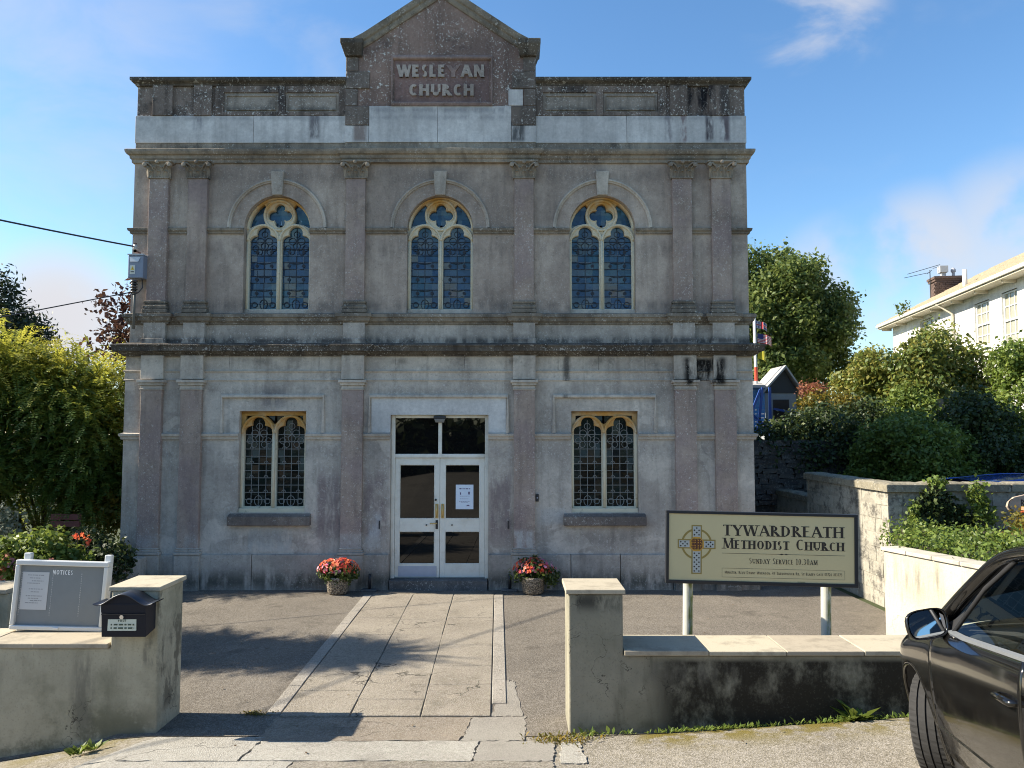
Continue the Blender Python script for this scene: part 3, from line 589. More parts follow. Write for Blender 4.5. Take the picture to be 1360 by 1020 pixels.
rg = random.Random(4)
def slab(mb_name, pts, top, thick, m, parent, bev=0.006):   # a flat stone laid into the ground: four corners in plan
    mb = MB(); c = sum((Vector((p[0], p[1])) for p in pts), Vector((0, 0))) / len(pts); n = len(pts)
    vt = [(p[0], p[1], gz(p[0], p[1]) + top) for p in pts]; vb = [(p[0], p[1], gz(p[0], p[1]) + top - thick) for p in pts]
    mb.add(vt + vb, [tuple(range(n))] + [(i, n + i, n + (i + 1) % n, (i + 1) % n) for i in range(n)])
    return mb.build(mb_name, m, parent, bevel=bev, seg=1)
path = thing('path', None, None); path['kind'] = 'structure'
def pl(y): return -2.03 + (-0.125) * (y - 7.0) / 5.0
def pr(y): return -0.185 + (-0.09) * (y - 7.0) / 5.0
ys = [6.93] + [7.0 + 0.66 * i for i in range(1, 8)] + [12.27]
for i in range(3):
    y = 6.93; k = 0
    while y < 12.2:
        l = rg.uniform(.55, .95) if k else (.66, .42, .85)[i]; ye = y + l if 12.27 - (y + l) > .3 else 12.27
        y0, y1 = y + .003, ye - .003
        a, c2 = i / 3, (i + 1) / 3; j0, j1 = rg.uniform(-.005, .005), rg.uniform(-.005, .005)
        X = lambda y, t: pl(y) + (pr(y) - pl(y)) * t
        slab('paving_slab', [(X(y0, a) + .0025 + (j0 if i else 0), y0 + j0 * .5), (X(y0, c2) - .0025 + (j1 if i < 2 else 0), y0 + j1 * .5), (X(y1, c2) - .0025 + (j0 if i < 2 else 0), y1), (X(y1, a) + .0025 + (j1 if i else 0), y1)], 0.014 + rg.uniform(-.002, .002), 0.05, M['slabmat'], path, 0.006)
        y = ye; k += 1
MB().add([(pl(6.9), 6.9, -.01), (pr(6.9), 6.9, -.01), (pr(12.4), 12.4, -.05), (pl(12.4), 12.4, -.05)], [(0, 1, 2, 3)]).xform(Matrix.Translation((0, 0, 0.0085))).build('joint_bed', M['jointmat'], path)
yb = [6.98, 7.75, 8.55, 9.5, 10.3, 11.2, 12.2]
for j in range(6):
    y0, y1 = yb[j] + 0.004, yb[j + 1] - 0.004
    slab('edging_stone', [(pl(y0) - .135, y0), (pl(y0) - .006, y0), (pl(y1) - .006, y1), (pl(y1) - .135, y1)], 0.014 + rg.uniform(-.003, .003), 0.06, M['kerbmat'], path, 0.006)
yb2 = [7.25, 7.95, 9.0, 9.9, 10.8, 12.25]
for j in range(5):
    y0, y1 = yb2[j] + 0.004, yb2[j + 1] - 0.004
    slab('edging_stone', [(pr(y0) + .006, y0), (pr(y0) + .14, y0), (pr(y1) + .14, y1), (pr(y1) + .006, y1)], 0.011 + rg.uniform(-.002, .002), 0.06, M['kerbmat'], path, 0.006)
# threshold and dropped kerb
pav = thing('pavement', None, None); pav['kind'] = 'structure'
def flatpoly(name, pts, m, dz, parent):
    P = [Vector((p[0], p[1])) for p in pts]
    mb = MB(); n = 14
    for j in range(n + 1):
        t = j / n
        for i in range(n + 1):
            s2 = i / n; p = (P[0] * (1 - s2) + P[1] * s2) * (1 - t) + (P[3] * (1 - s2) + P[2] * s2) * t
            ed = (j in (0, n)) or (i in (0, n)); jx, jy = (rg.uniform(-.014, .014), rg.uniform(-.012, .012)) if ed else (0, 0)
            mb.v.append((p.x + jx, p.y + jy, gz(p.x, p.y) + dz))
    for j in range(n):
        for i in range(n): mb.f.append((j * (n + 1) + i, j * (n + 1) + i + 1, (j + 1) * (n + 1) + i + 1, (j + 1) * (n + 1) + i))
    o = mb.build(name, m, parent)
    md = o.modifiers.new('solid', 'SOLIDIFY'); md.thickness = 0.012; md.offset = -1
    return o
flatpoly('threshold_slab', [(-2.05, 6.34), (-0.42, 6.34), (-0.36, 6.90), (-2.05, 6.90)], M['apron'], 0.003, pav)
flatpoly('threshold_slab', [(-0.405, 6.34), (0.10, 6.34), (0.12, 6.93), (-0.345, 6.90)], M['patch'], 0.0025, pav)
flatpoly('cement_patch', [(-0.18, 6.94), (0.10, 6.94), (0.02, 7.9), (-0.04, 7.95)], M['patch'], 0.003, pav)
flatpoly('kerb_slab', [(-1.98, 5.80), (-0.30, 5.80), (-0.26, 6.32), (-1.98, 6.30)], M['pale'], 0.005, pav)
flatpoly('kerb_slab', [(-0.285, 5.80), (0.30, 5.80), (0.34, 6.325), (-0.25, 6.32)], M['patch'], 0.003, pav)
flatpoly('kerb_slab', [(-3.15, 5.80), (-2.0, 5.80), (-2.0, 6.45), (-2.86, 6.45)], M['pale'], 0.003, pav)
flatpoly('kerb_slab', [(-3.15, 5.2), (-1.6, 5.2), (-1.6, 5.785), (-3.15, 5.785)], M['pale'], 0.003, pav)
flatpoly('kerb_slab', [(-1.585, 5.2), (0.3, 5.2), (0.3, 5.785), (-1.585, 5.785)], M['roadmat'], 0.003, pav)
flatpoly('kerb_slab', [(0.345, 5.75), (0.55, 5.75), (0.52, 6.40), (0.40, 6.42)], M['pale'], 0.003, pav)

# ------------------------------------------------------------------ the church
church = thing('church', 'two storey grey stuccoed Wesleyan church with arched windows and central gable', 'church', (BX, BY, 0))
HX, HXU, YU = 5.15, 5.13, 0.06
P1, P2, P3 = 4.68, 4.03, 1.40
PC = [-P1, -P2, -P3, P3, P2, P1]
WUP = [-2.72, 0.0, 2.71]; WLO = [-2.715, 2.715]
def front(mb, x0, x1, z0, z1, y, ops, depth, sill=True):
    xs = sorted(set([x0, x1] + [o[0] for o in ops] + [o[1] for o in ops])); zs = sorted(set([z0, z1] + [o[2] for o in ops] + [o[3] for o in ops]))
    for i in range(len(xs) - 1):
        for j in range(len(zs) - 1):
            cx, cz = (xs[i] + xs[i + 1]) / 2, (zs[j] + zs[j + 1]) / 2
            if any(o[0] < cx < o[1] and o[2] < cz < o[3] for o in ops): continue
            mb.quad((xs[i], y, zs[j]), (xs[i + 1], y, zs[j]), (xs[i + 1], y, zs[j + 1]), (xs[i], y, zs[j + 1]))
    for (a, c, d, e) in ops:
        mb.quad((a, y, d), (a, y, e), (a, y + depth, e), (a, y + depth, d)); mb.quad((c, y, d), (c, y + depth, d), (c, y + depth, e), (c, y, e))
        if d > z0 + .01: mb.quad((a, y, d), (a, y + depth, d), (c, y + depth, d), (c, y, d))
mb = MB(); ops = [(c - .545, c + .545, 1.177, 2.827) for c in WLO] + [(-.785, .815, 0.10, 2.765)]
front(mb, -HX, HX, 0.512, 3.331, 0.0, [(o[0], o[1], max(o[2], 0.512), o[3]) for o in ops], 0.42)
for (a, c, d, e) in ops: mb.quad((a, 0, e), (c, 0, e), (c, .42, e), (a, .42, e))
mb.quad((-HX, 0, .512), (-HX, 14, .512), (-HX, 14, 3.331), (-HX, 0, 3.331)); mb.quad((HX, 0, .512), (HX, 0, 3.331), (HX, 14, 3.331), (HX, 14, .512)); mb.quad((-HX, 14, .512), (HX, 14, .512), (HX, 14, 3.331), (-HX, 14, 3.331))
mb.build('lower_wall', M['wall_low'], church)
mb = MB(); UO = [(c - .55, c + .55, 4.455, 6.44) for c in WUP]
front(mb, -HXU, HXU, 4.30, 7.0, YU, UO, 0.40)
for c in WUP:
    A = arc(c, 5.89, .55, .55, 180, 0, 24)
    for i in range(24):
        (xa, za), (xb, zb) = A[i], A[i + 1]
        mb.quad((xa, YU, za), (xb, YU, zb), (xb, YU, 6.44), (xa, YU, 6.44)); mb.quad((xa, YU, za), (xa, YU + .4, za), (xb, YU + .4, zb), (xb, YU, zb))
mb.quad((-HXU, YU, 4.3), (-HXU, 4, 4.3), (-HXU, 4, 7.0), (-HXU, YU, 7.0)); mb.quad((HXU, YU, 4.3), (HXU, YU, 7.0), (HXU, 4, 7.0), (HXU, 4, 4.3)); mb.quad((-HXU, 4, 3.8), (HXU, 4, 3.8), (HXU, 4, 7.0), (-HXU, 4, 7.0))
mb.build('upper_wall', M['wall_up'], church)
# plinth in courses of blocks
mb = MB(); cuts = [-HX - .05, -4.2, -3.0, -1.25, -0.785]; cuts2 = [0.815, 1.25, 2.15, 2.95, 3.8, HX + .05]
for cs in (cuts, cuts2):
    for i in range(len(cs) - 1): mb.box(cs[i] + .004, cs[i + 1] - .004, -0.05 + rg.uniform(0, .004), 0.5, -0.2, 0.512)
mb.box(-HX - .05, -HX + .3, .5, 14, -.2, .51); mb.box(HX - .3, HX + .05, .5, 14, -.2, .51)
mb.build('plinth', M['base'], church, bevel=0.012)
# frieze, dado, entablature, parapet, all as solid bands
mb = MB().box(-HX, HX, 0.005, 14, 3.333, 3.74)
for c in PC: mb.box(c - .185, c + .185, -0.085, 0.1, 3.345, 3.735)
mb.moulding([(-HX, .6), (-HX, 0.0), (HX, 0.0), (HX, .6)], [(-.01, 3.32), (.02, 3.325), (.022, 3.345), (.008, 3.35), (.008, 3.46), (.03, 3.475), (.03, 3.49), (-.01, 3.495)])
mb.build('frieze', M['frieze'], church, bevel=0.006)
mb = MB().box(-HXU, HXU, YU, 4, 3.9, 4.29)
for c in PC: mb.box(c - .18, c + .18, -0.045, 0.2, 3.90, 4.28)
for c in PC: mb.box(c - .20, c + .20, -0.065, 0.2, 3.90, 4.02)
mb.build('dado', M['dado'], church, bevel=0.008)
def jogs(hx, y, blocks, proj, ret=0.7):
    p = [(-hx, y + ret), (-hx, y)]
    for (a, c) in blocks:
        if a <= -hx + .01: p[-1] = (-hx, y - proj); p.insert(len(p) - 1, (-hx, y + ret)); p = [(-hx, y + ret), (-hx, y - proj), (c, y - proj), (c, y)]
        elif c >= hx - .01: p += [(a, y), (a, y - proj), (hx, y - proj), (hx, y + ret)]; return p
        else: p += [(a, y), (a, y - proj), (c, y - proj), (c, y)]
    return p + [(hx, y), (hx, y + ret)]
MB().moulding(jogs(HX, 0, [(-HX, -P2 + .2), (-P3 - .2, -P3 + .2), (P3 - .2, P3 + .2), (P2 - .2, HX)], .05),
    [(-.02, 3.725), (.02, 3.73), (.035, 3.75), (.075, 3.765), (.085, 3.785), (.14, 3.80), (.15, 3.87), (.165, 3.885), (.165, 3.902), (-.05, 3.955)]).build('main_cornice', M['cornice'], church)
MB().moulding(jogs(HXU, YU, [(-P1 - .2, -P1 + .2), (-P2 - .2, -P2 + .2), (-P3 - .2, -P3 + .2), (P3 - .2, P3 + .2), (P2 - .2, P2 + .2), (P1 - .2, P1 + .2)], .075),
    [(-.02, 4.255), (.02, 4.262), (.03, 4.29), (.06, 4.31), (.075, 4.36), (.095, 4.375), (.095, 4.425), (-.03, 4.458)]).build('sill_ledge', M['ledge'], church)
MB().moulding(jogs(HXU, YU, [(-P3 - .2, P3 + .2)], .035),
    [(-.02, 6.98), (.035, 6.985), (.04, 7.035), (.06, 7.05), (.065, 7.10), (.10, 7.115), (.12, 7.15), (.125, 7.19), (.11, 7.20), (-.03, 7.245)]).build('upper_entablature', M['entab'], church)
# parapet: grey strip, pale patched band, panels, coping
mb = MB(); mb.box(-HXU, -1.6, YU, 0.5, 7.2, 7.334); mb.box(1.6, HXU, YU, .5, 7.2, 7.334); mb.box(-1.6, 1.6, YU - .03, .5, 7.2, 7.334)
mb.build('parapet_base', M['entab'], church, bevel=0.006)
wb = MB()
for (a, c, y) in [(-HXU - .01, -3.15, YU - .012), (-3.145, -1.6, YU - .014)]: wb.box(a, c, y, .5, 7.334, 7.80)
for (a, c, y) in [(1.6, 3.13, YU - .012), (3.135, HXU + .01, YU - .015)]: wb.box(a, c, y, .5, 7.334, 7.80)
wb.box(-1.6, -1.205, YU - .045, .5, 7.334, 7.62); wb.box(-1.2, -.05, YU - .046, .5, 7.334, 7.955); wb.box(-.045, 1.19, YU - .045, .5, 7.334, 7.955); wb.box(1.195, 1.6, YU - .044, .5, 7.334, 7.62)
wb.build('patched_band', M['whiteband'], church, bevel=0.006)
for s in (-1, 1):
    mb = MB(); B_ = lambda a, c, *r: mb.box(min(s * a, s * c), max(s * a, s * c), *r)
    B_(HXU, 1.6, YU + .02, .5, 7.80, 8.33)
    for (a, c) in [(4.86, 4.52), (4.16, 3.86)]: B_(a, c, YU - .03, .3, 7.802, 8.32)
    e = [1.6, 1.72, 2.62, 2.74, 3.66, 3.80]      # rails round the two sunk panels
    lo, hi = 7.87, 8.20
    for (a, c) in [(e[0], e[1]), (e[2], e[3]), (e[4], e[5])]: B_(a, c, YU - .02, .3, 7.803, 8.318)
    for (a, c) in [(e[1], e[2]), (e[3], e[4])]: B_(a, c, YU - .021, .3, hi, 8.317); B_(a, c, YU - .019, .3, 7.804, lo)
    pa = mb.build('parapet', M['parapet'], church, bevel=0.008)
    for (a, c) in [(1.72, 2.62), (2.74, 3.66)]:
        x0, x1 = min(s * a, s * c), max(s * a, s * c); pm = MB()
        pm.box(x0 + .005, x1 - .005, YU + .005, .2, 7.872, 8.198)
        pm.sweepxz([(x0 + .045, 7.90), (x1 - .045, 7.90), (x1 - .045, 8.165), (x0 + .045, 8.165)], [(0, 0), (0, .02), (.022, .02), (.022, 0)], YU + .005, closed=True)
        pm.build('sunk_panel', M['panel'], pa)
cp = [(-.02, 8.315), (.02, 8.318), (.03, 8.345), (.075, 8.375), (.09, 8.395), (.09, 8.44), (.07, 8.448), (-.4, 8.475)]
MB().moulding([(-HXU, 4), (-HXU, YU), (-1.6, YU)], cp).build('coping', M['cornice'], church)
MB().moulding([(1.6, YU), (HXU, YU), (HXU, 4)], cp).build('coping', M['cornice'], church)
for s in (-1, 1): MB().box(min(s * HXU, s * (HXU - .3)), max(s * HXU, s * (HXU - .3)), .5, 4, 7.0, 8.33).build('side_parapet', M['parapet'], church)
MB().add([(-4.85, .5, 7.1), (0, .5, 8.05), (4.85, .5, 7.1), (-4.85, 4, 7.1), (0, 4, 8.05), (4.85, 4, 7.1)], [(0, 1, 4, 3), (1, 2, 5, 4), (0, 2, 1), (3, 4, 5)]).build('roof', M['slate'], church)
MB().add([(-5.25, 4.01, 3.75), (0, 4.01, 5.6), (5.25, 4.01, 3.75), (-5.25, 14.1, 3.75), (0, 14.1, 5.6), (5.25, 14.1, 3.75)], [(0, 1, 4, 3), (1, 2, 5, 4), (0, 2, 1), (3, 4, 5)]).build('hall_roof', M['slate'], church)
# the gable with plaque and quoins
YG = YU - .03
mb = MB(); mb.add([(-1.56, YG, 7.7), (1.56, YG, 7.7), (1.56, YG, 8.95), (.30, YG, 9.78), (0, YG, 9.98), (-.30, YG, 9.78), (-1.56, YG, 8.95)] + [(-1.56, .45, 7.7), (1.56, .45, 7.7), (1.56, .45, 8.95), (.30, .45, 9.78), (0, .45, 9.98), (-.30, .45, 9.78), (-1.56, .45, 8.95)],
    [(0, 1, 2, 3, 4, 5, 6), (13, 12, 11, 10, 9, 8, 7)] + [(i, i + 7, (i + 1) % 7 + 7, (i + 1) % 7) for i in range(7)])
mb.build('gable', M['gable'], church)
for s in (-1, 1):                      # raking copings and kneelers
    p = [(s * 1.62, 8.89), (s * 1.25, 9.09), (0, 9.935)] if s < 0 else [(0, 9.935), (s * 1.25, 9.09), (s * 1.62, 8.89)]
    q = MB().sweepxz(p, [(-.08, -.4), (-.08, .025), (-.055, .04), (.0, .045), (.02, .075), (.085, .095), (.11, .095), (.13, -.4)], YG)
    q.build('raking_coping', M['ledge'], church)
    x0, x1 = (min(s * 1.30, s * 1.68), max(s * 1.30, s * 1.68))
    q = MB().box(x0, x1, YG - .14, .5, 8.99, 9.075); cx = s * 1.47
    q.frust((cx, .15), (.14, .20), 8.80, (s * 1.49, .13), (.185, .265), 8.99)
    q.build('kneeler', M['cornice'], church, bevel=0.012)
    for k, (z0, z1, wd) in enumerate([(7.625, 7.95, .40), (7.955, 8.25, .20), (8.255, 8.55, .40), (8.555, 8.80, .21)]):
        xa, xb = (-1.6, -1.6 + wd) if s < 0 else (1.6 - wd, 1.6)
        MB().box(xa, xb, YG - .028, .4, z0, z1).build('quoin_stone', M['quoin'], church, bevel=0.012)
MB().box(1.14, 1.385, YG - .02, .1, 7.96, 8.24).build('patch_block', M['whiteband'], church, bevel=0.006)
pq = MB().box(-.78, .81, YG - .004, .2, 8.0, 8.76).build('plaque', M['plaque'], church)
MB().sweepxz([(-.82, 7.985), (.86, 7.985), (.86, 8.79), (-.82, 8.79)], [(-.035, -.01), (-.035, .035), (0, .05), (.03, .045), (.05, .01), (.05, -.01)], YG, closed=True).build('plaque_frame', M['trim'], pq)
def letters(word, x0, x1, z, h):
    qs, tw = text_quads(word, .27, .22, False, .13, 1.0); k = (x1 - x0) / tw; x = x0
    for chx in word:
        wd = text_quads(chx, .27, .22, False, .13, 1.0)[1]
        text_mb(chx, x, z, h, YG - .004, .034, width=wd * k, wk=.27, wn=.22, serif=False, gap=.13).build('letter', M['letter'], pq); x += (GL[chx][0] + .13) * k
letters('WESLE', -.73, .075, 8.45, .21); letters('AN', .345, .735, 8.45, .21); letters('CHURCH', -.54, .555, 8.125, .20)
text_mb('Y', .115, 8.45, .21, YG - .004, .014, width=.19, wk=.26, wn=.22, serif=False).build('letter', M['trim'], pq)
# pilasters
def pil(mat_s, tiers_cap, tiers_base, hw, y0, z0, z1, cap_fn=None):
    o = MB().box(-hw, hw, y0, .12, z0, z1).build('pilaster', mat_s, church, bevel=0.008)
    return o
def tiers(name, rows, m, parent, yb, back=.1, bevel=0.006):
    mb = MB()
    for (z0, z1, h, pr_) in rows: mb.box(-h, h, yb - pr_, back, z0, z1)
    return mb.build(name, m, parent, bevel=bevel)
lowp = MB().box(-.172, .172, -.085, .12, .62, 3.172).build('pilaster', M['pilaster'], church, bevel=0.008)
tiers('capital', [(3.172, 3.195, .185, .10), (3.196, 3.245, .178, .092), (3.246, 3.285, .20, .115), (3.286, 3.332, .225, .14)], M['frieze'], lowp, 0.0)
tiers('base', [(-.18, .505, .205, .105), (.506, .555, .215, .115), (.556, .59, .20, .10), (.591, .622, .185, .095)], M['base'], lowp, 0.0, bevel=0.012)
upp = MB().box(-.16, .16, YU - .09, .2, 4.64, 6.703).build('pilaster', M['pilaster'], church, bevel=0.008)
tiers('base', [(4.44, 4.51, .205, .135), (4.511, 4.565, .20, .13), (4.566, 4.60, .18, .11), (4.601, 4.645, .19, .12)], M['ledge'], upp, YU, bevel=0.014)
cm = MB(); yc = YU - .09                 # Corinthian capital: necking, bell, two rows of leaves, volutes, abacus
cm.box(-.178, .178, yc - .02, .1, 6.70, 6.722)
cm.frust((0, yc + .05), (.155, .05), 6.722, (0, yc + .04), (.185, .08), 6.945)
cm.frust((0, yc + .03), (.20, .09), 6.945, (0, yc + .03), (.235, .115), 6.962); cm.box(-.235, .235, yc - .085, .1, 6.962, 6.984)
def cleaf(x, z, h, wd, out, lean=0.0):
    pr2 = [(0, .012), (.35, .02), (.65, .03), (.85, .05), (1.0, .075), (.95, .095), (.84, .10)]
    vs = []; ws = [.75, .95, 1.0, .9, .7, .55, .35]
    for (t, o2), w2 in zip(pr2, ws):
        for s in (-1, -.45, 0, .45, 1):
            vs.append((x + lean * t + s * wd * w2, yc - out * o2 / .1 * .1 - (.012 if s == 0 else (.0 if abs(s) < .9 else -.012)), z + t * h - abs(s) * h * .08))
    fs = [(i * 5 + k, i * 5 + k + 1, (i + 1) * 5 + k + 1, (i + 1) * 5 + k) for i in range(6) for k in range(4)]
    cm.add(vs, fs)
for x in (-.115, 0, .115): cleaf(x, 6.722, .10, .045, .55)
for x in (-.165, -.058, .058, .165): cleaf(x, 6.724, .165, .04, .8)
for s in (-1, 1):
    cm.tube([(s * .07, yc - .03, 6.83), (s * .10, yc - .05, 6.89), (s * .15, yc - .075, 6.93), (s * .20, yc - .09, 6.94)], [.012, .014, .016, .016], 6)
    cm.lathe([(.012, -.05), (.036, -.045), (.04, -.01), (.036, .02), (.012, .025)], 10, (s * .205, yc - .06, 6.905), 'y')
    cm.tube([(s * .05, yc - .03, 6.83), (s * .045, yc - .05, 6.88), (s * .02, yc - .06, 6.90)], [.01, .012, .014], 6)
cm.lathe([(.01, -.03), (.03, -.025), (.034, 0), (.02, .02)], 10, (0, yc - .075, 6.955), 'y')
cm.build('capital', M['entab'], upp, smooth=False)
for proto in (lowp, upp):
    for i, c in enumerate(PC):
        o = proto if i == 0 else dup(proto, church)
        o.location = (c, 0, 0)
# string courses
sc_lo = [(.0, 2.36), (.03, 2.365), (.035, 2.40), (.055, 2.42), (.06, 2.455), (.0, 2.475)]
def strings(segs, y, prof, name, ends):
    m = M['ledge'] if name == 'impost_course' else M['frieze']
    for (a, c) in segs: MB().moulding([(a, y), (c, y)], prof).build(name, m, church)
    for (pth) in ends: MB().moulding(pth, prof).build(name, m, church)
g = .17
strings([(-P1 + g, -P2 - g), (-P2 + g, WLO[0] - .545), (-P3 + g, -.785), (P2 + g, P1 - g), (WLO[1] + .545, P2 - g), (.815, P3 - g), (WLO[0] + .545, -P3 - g), (P3 + g, WLO[1] - .545)], 0.0, sc_lo, 'string_course',
    [[(-HX, .5), (-HX, 0), (-P1 - g, 0)], [(P1 + g, 0), (HX, 0), (HX, .5)]])
sc_up = [(0, 5.78), (.03, 5.785), (.035, 5.815), (.06, 5.83), (.068, 5.868), (0, 5.89)]
g = .16
strings([(-P1 + g, -P2 - g), (-P2 + g, WUP[0] - .55), (-P3 + g, -.55), (P2 + g, P1 - g), (WUP[2] + .55, P2 - g), (.55, P3 - g), (WUP[0] + .55, -P3 - g), (P3 + g, WUP[2] - .55)], YU, sc_up, 'impost_course',
    [[(-HXU, .5), (-HXU, YU), (-P1 - g, YU)], [(P1 + g, YU), (HXU, YU), (HXU, .5)]])
for c in WUP:
    MB().sweepxz(arc(c, 5.885, .80, .80, 180, 0, 36), [(-.03, 0), (-.028, .022), (-.008, .03), (.0, .045), (.022, .045), (.03, .03), (.03, 0)], YU).build('hood_mould', M['frieze'], church)
    q = MB(); q.add([(c - .085, YU - .05, 6.435), (c + .085, YU - .05, 6.435), (c + .112, YU - .065, 6.84), (c - .112, YU - .065, 6.84), (c - .085, YU + .1, 6.435), (c + .085, YU + .1, 6.435), (c + .112, YU + .1, 6.84), (c - .112, YU + .1, 6.84)],
        [(0, 1, 2, 3), (4, 7, 6, 5), (0, 4, 5, 1), (1, 5, 6, 2), (2, 6, 7, 3), (3, 7, 4, 0)]); q.build('keystone', M['frieze'], church, bevel=0.01)
lm = [(-.03, 0), (-.03, .03), (-.012, .045), (.02, .045), (.03, .03), (.03, 0)]
for (c, h) in [(WLO[0], .83), (WLO[1], .83), (.0, 1.13)]:
    MB().sweepxz([(c + h, 2.47), (c + h, 3.07), (c - h, 3.07), (c - h, 2.47)], lm, 0.0).build('label_mould', M['frieze'], church)
MB().box(-1.10, -.785, -.006, .05, 2.476, 3.04).box(.815, 1.10, -.006, .05, 2.476, 3.04).box(-.785, .815, -.0065, .05, 2.765, 3.04).build('door_surround', M['whitepanel'], church)
for c in WLO:
    MB().box(c - .68, c + .655, -.10, .3, .975, 1.125).frust((c - .012, .1), (.667, .2), 1.125, (c - .012, .14), (.66, .16), 1.165).build('window_sill', M['sillmat'], church, bevel=0.012)

# windows: pierced stone tracery, glass quarry by quarry, lead
def light_hole(xc, hw, z0, zs, zl, cw, lobe):
    p = [(xc - hw, z0), (xc + hw, z0)]
    p += arc(xc + cw, zs, hw - cw, zl - zs, 0, 80, 6) + arc(xc, zl + lobe * .25, lobe, lobe, -12, 192, 14) + arc(xc - cw, zs, hw - cw, zl - zs, 100, 180, 6)
    return p
def quarries(xc, hw, z0, z1, nx, nz, y, rng, tilt=.028):
    mb = MB(); dx = 2 * hw / nx; dz = (z1 - z0) / nz
    for i in range(nx):
        for j in range(nz):
            x0, zz0 = xc - hw + i * dx, z0 + j * dz; a, b2 = rng.uniform(-tilt, tilt), rng.uniform(-tilt, tilt)
            f = lambda sx, sz: (x0 + sx * dx, y + a * (sx - .5) * dx * 10 * .3 + b2 * (sz - .5) * dz * 10 * .3, zz0 + sz * dz)
            mb.quad(f(0, 0), f(1, 0), f(1, 1), f(0, 1))
    return mb
def leading(xc, hw, z0, z1, nx, nz, y, wd, style):
    mb = MB(); dx = 2 * hw / nx; dz = (z1 - z0) / nz; d = .007
    for i in range(nx + 1):
        x = xc - hw + i * dx
        if style == 'up' and i in (1, 3):
            for j in range(1, nz - 2):
                if (j + i) % 2: mb.box(x - wd * .35, x + wd * .35, y - d * .8, y, z0 + j * dz, z0 + (j + 1) * dz)
        else: mb.box(x - wd / 2, x + wd / 2, y - d - .0004 * i, y, z0, z1 - (.0 if i in (1, 2, 3) else .2))
    for j in range(nz + 1):
        z = z0 + j * dz
        if z < z1 - .12: mb.box(xc - hw, xc + hw, y - d - .001 - .0002 * j, y, z - wd / 2, z + wd / 2)
    for (rx, rz_, r) in [(-.62, .095, .045), (.62, .095, .045), (0, .10, .062)]:
        mb.sweepxz(arc(xc + rx * hw, z0 + rz_, r, r * (1.35 if rx == 0 else 1), 0, 360, 14)[:-1], [(-wd / 2, 0), (-wd / 2, d + .004), (wd / 2, d + .004), (wd / 2, 0)], y, closed=True)
    for (rx, rz_, r) in [(0, -.10, .05), (-.3, -.22, .06), (.3, -.22, .06), (0, -.30, .06), (-.62, -.34, .05), (.62, -.34, .05), (-.35, -.40, .05), (.35, -.40, .05)]:
        mb.sweepxz(arc(xc + rx * hw, z1 + rz_, r, r, 0, 360, 12)[:-1], [(-wd * .4, 0), (-wd * .4, d + .004), (wd * .4, d + .004), (wd * .4, 0)], y, closed=True)
    if style == 'up':
        for j in (2, 4, 6, 8):
            for s in (-.5, .5): mb.lathe([(.028, 0), (.028, .011)], 10, (xc + s * hw, y - .0115, z0 + j * dz + dz * .5), 'y')
            mb.sweepxz(arc(xc, z0 + (j + 1) * dz + .0, hw * .45, .022, 200, 340, 8), [(-wd / 2, 0), (-wd / 2, d + .004), (wd / 2, d + .004), (wd / 2, 0)], y)
    else:
        for j in (1, 3, 5, 7):
            for s in (-.5, .5): mb.sweepxz(arc(xc + s * hw, z0 + (j + 1) * dz + .01, .03, .03, 0, 180, 6), [(-wd / 2, 0), (-wd / 2, d + .003), (wd / 2, d + .003), (wd / 2, 0)], y)
    return mb
rw = random.Random(11); M['lead_glint_paint'] = plain('painted_lead_glint', (0.12, 0.16, 0.21), 0.5)
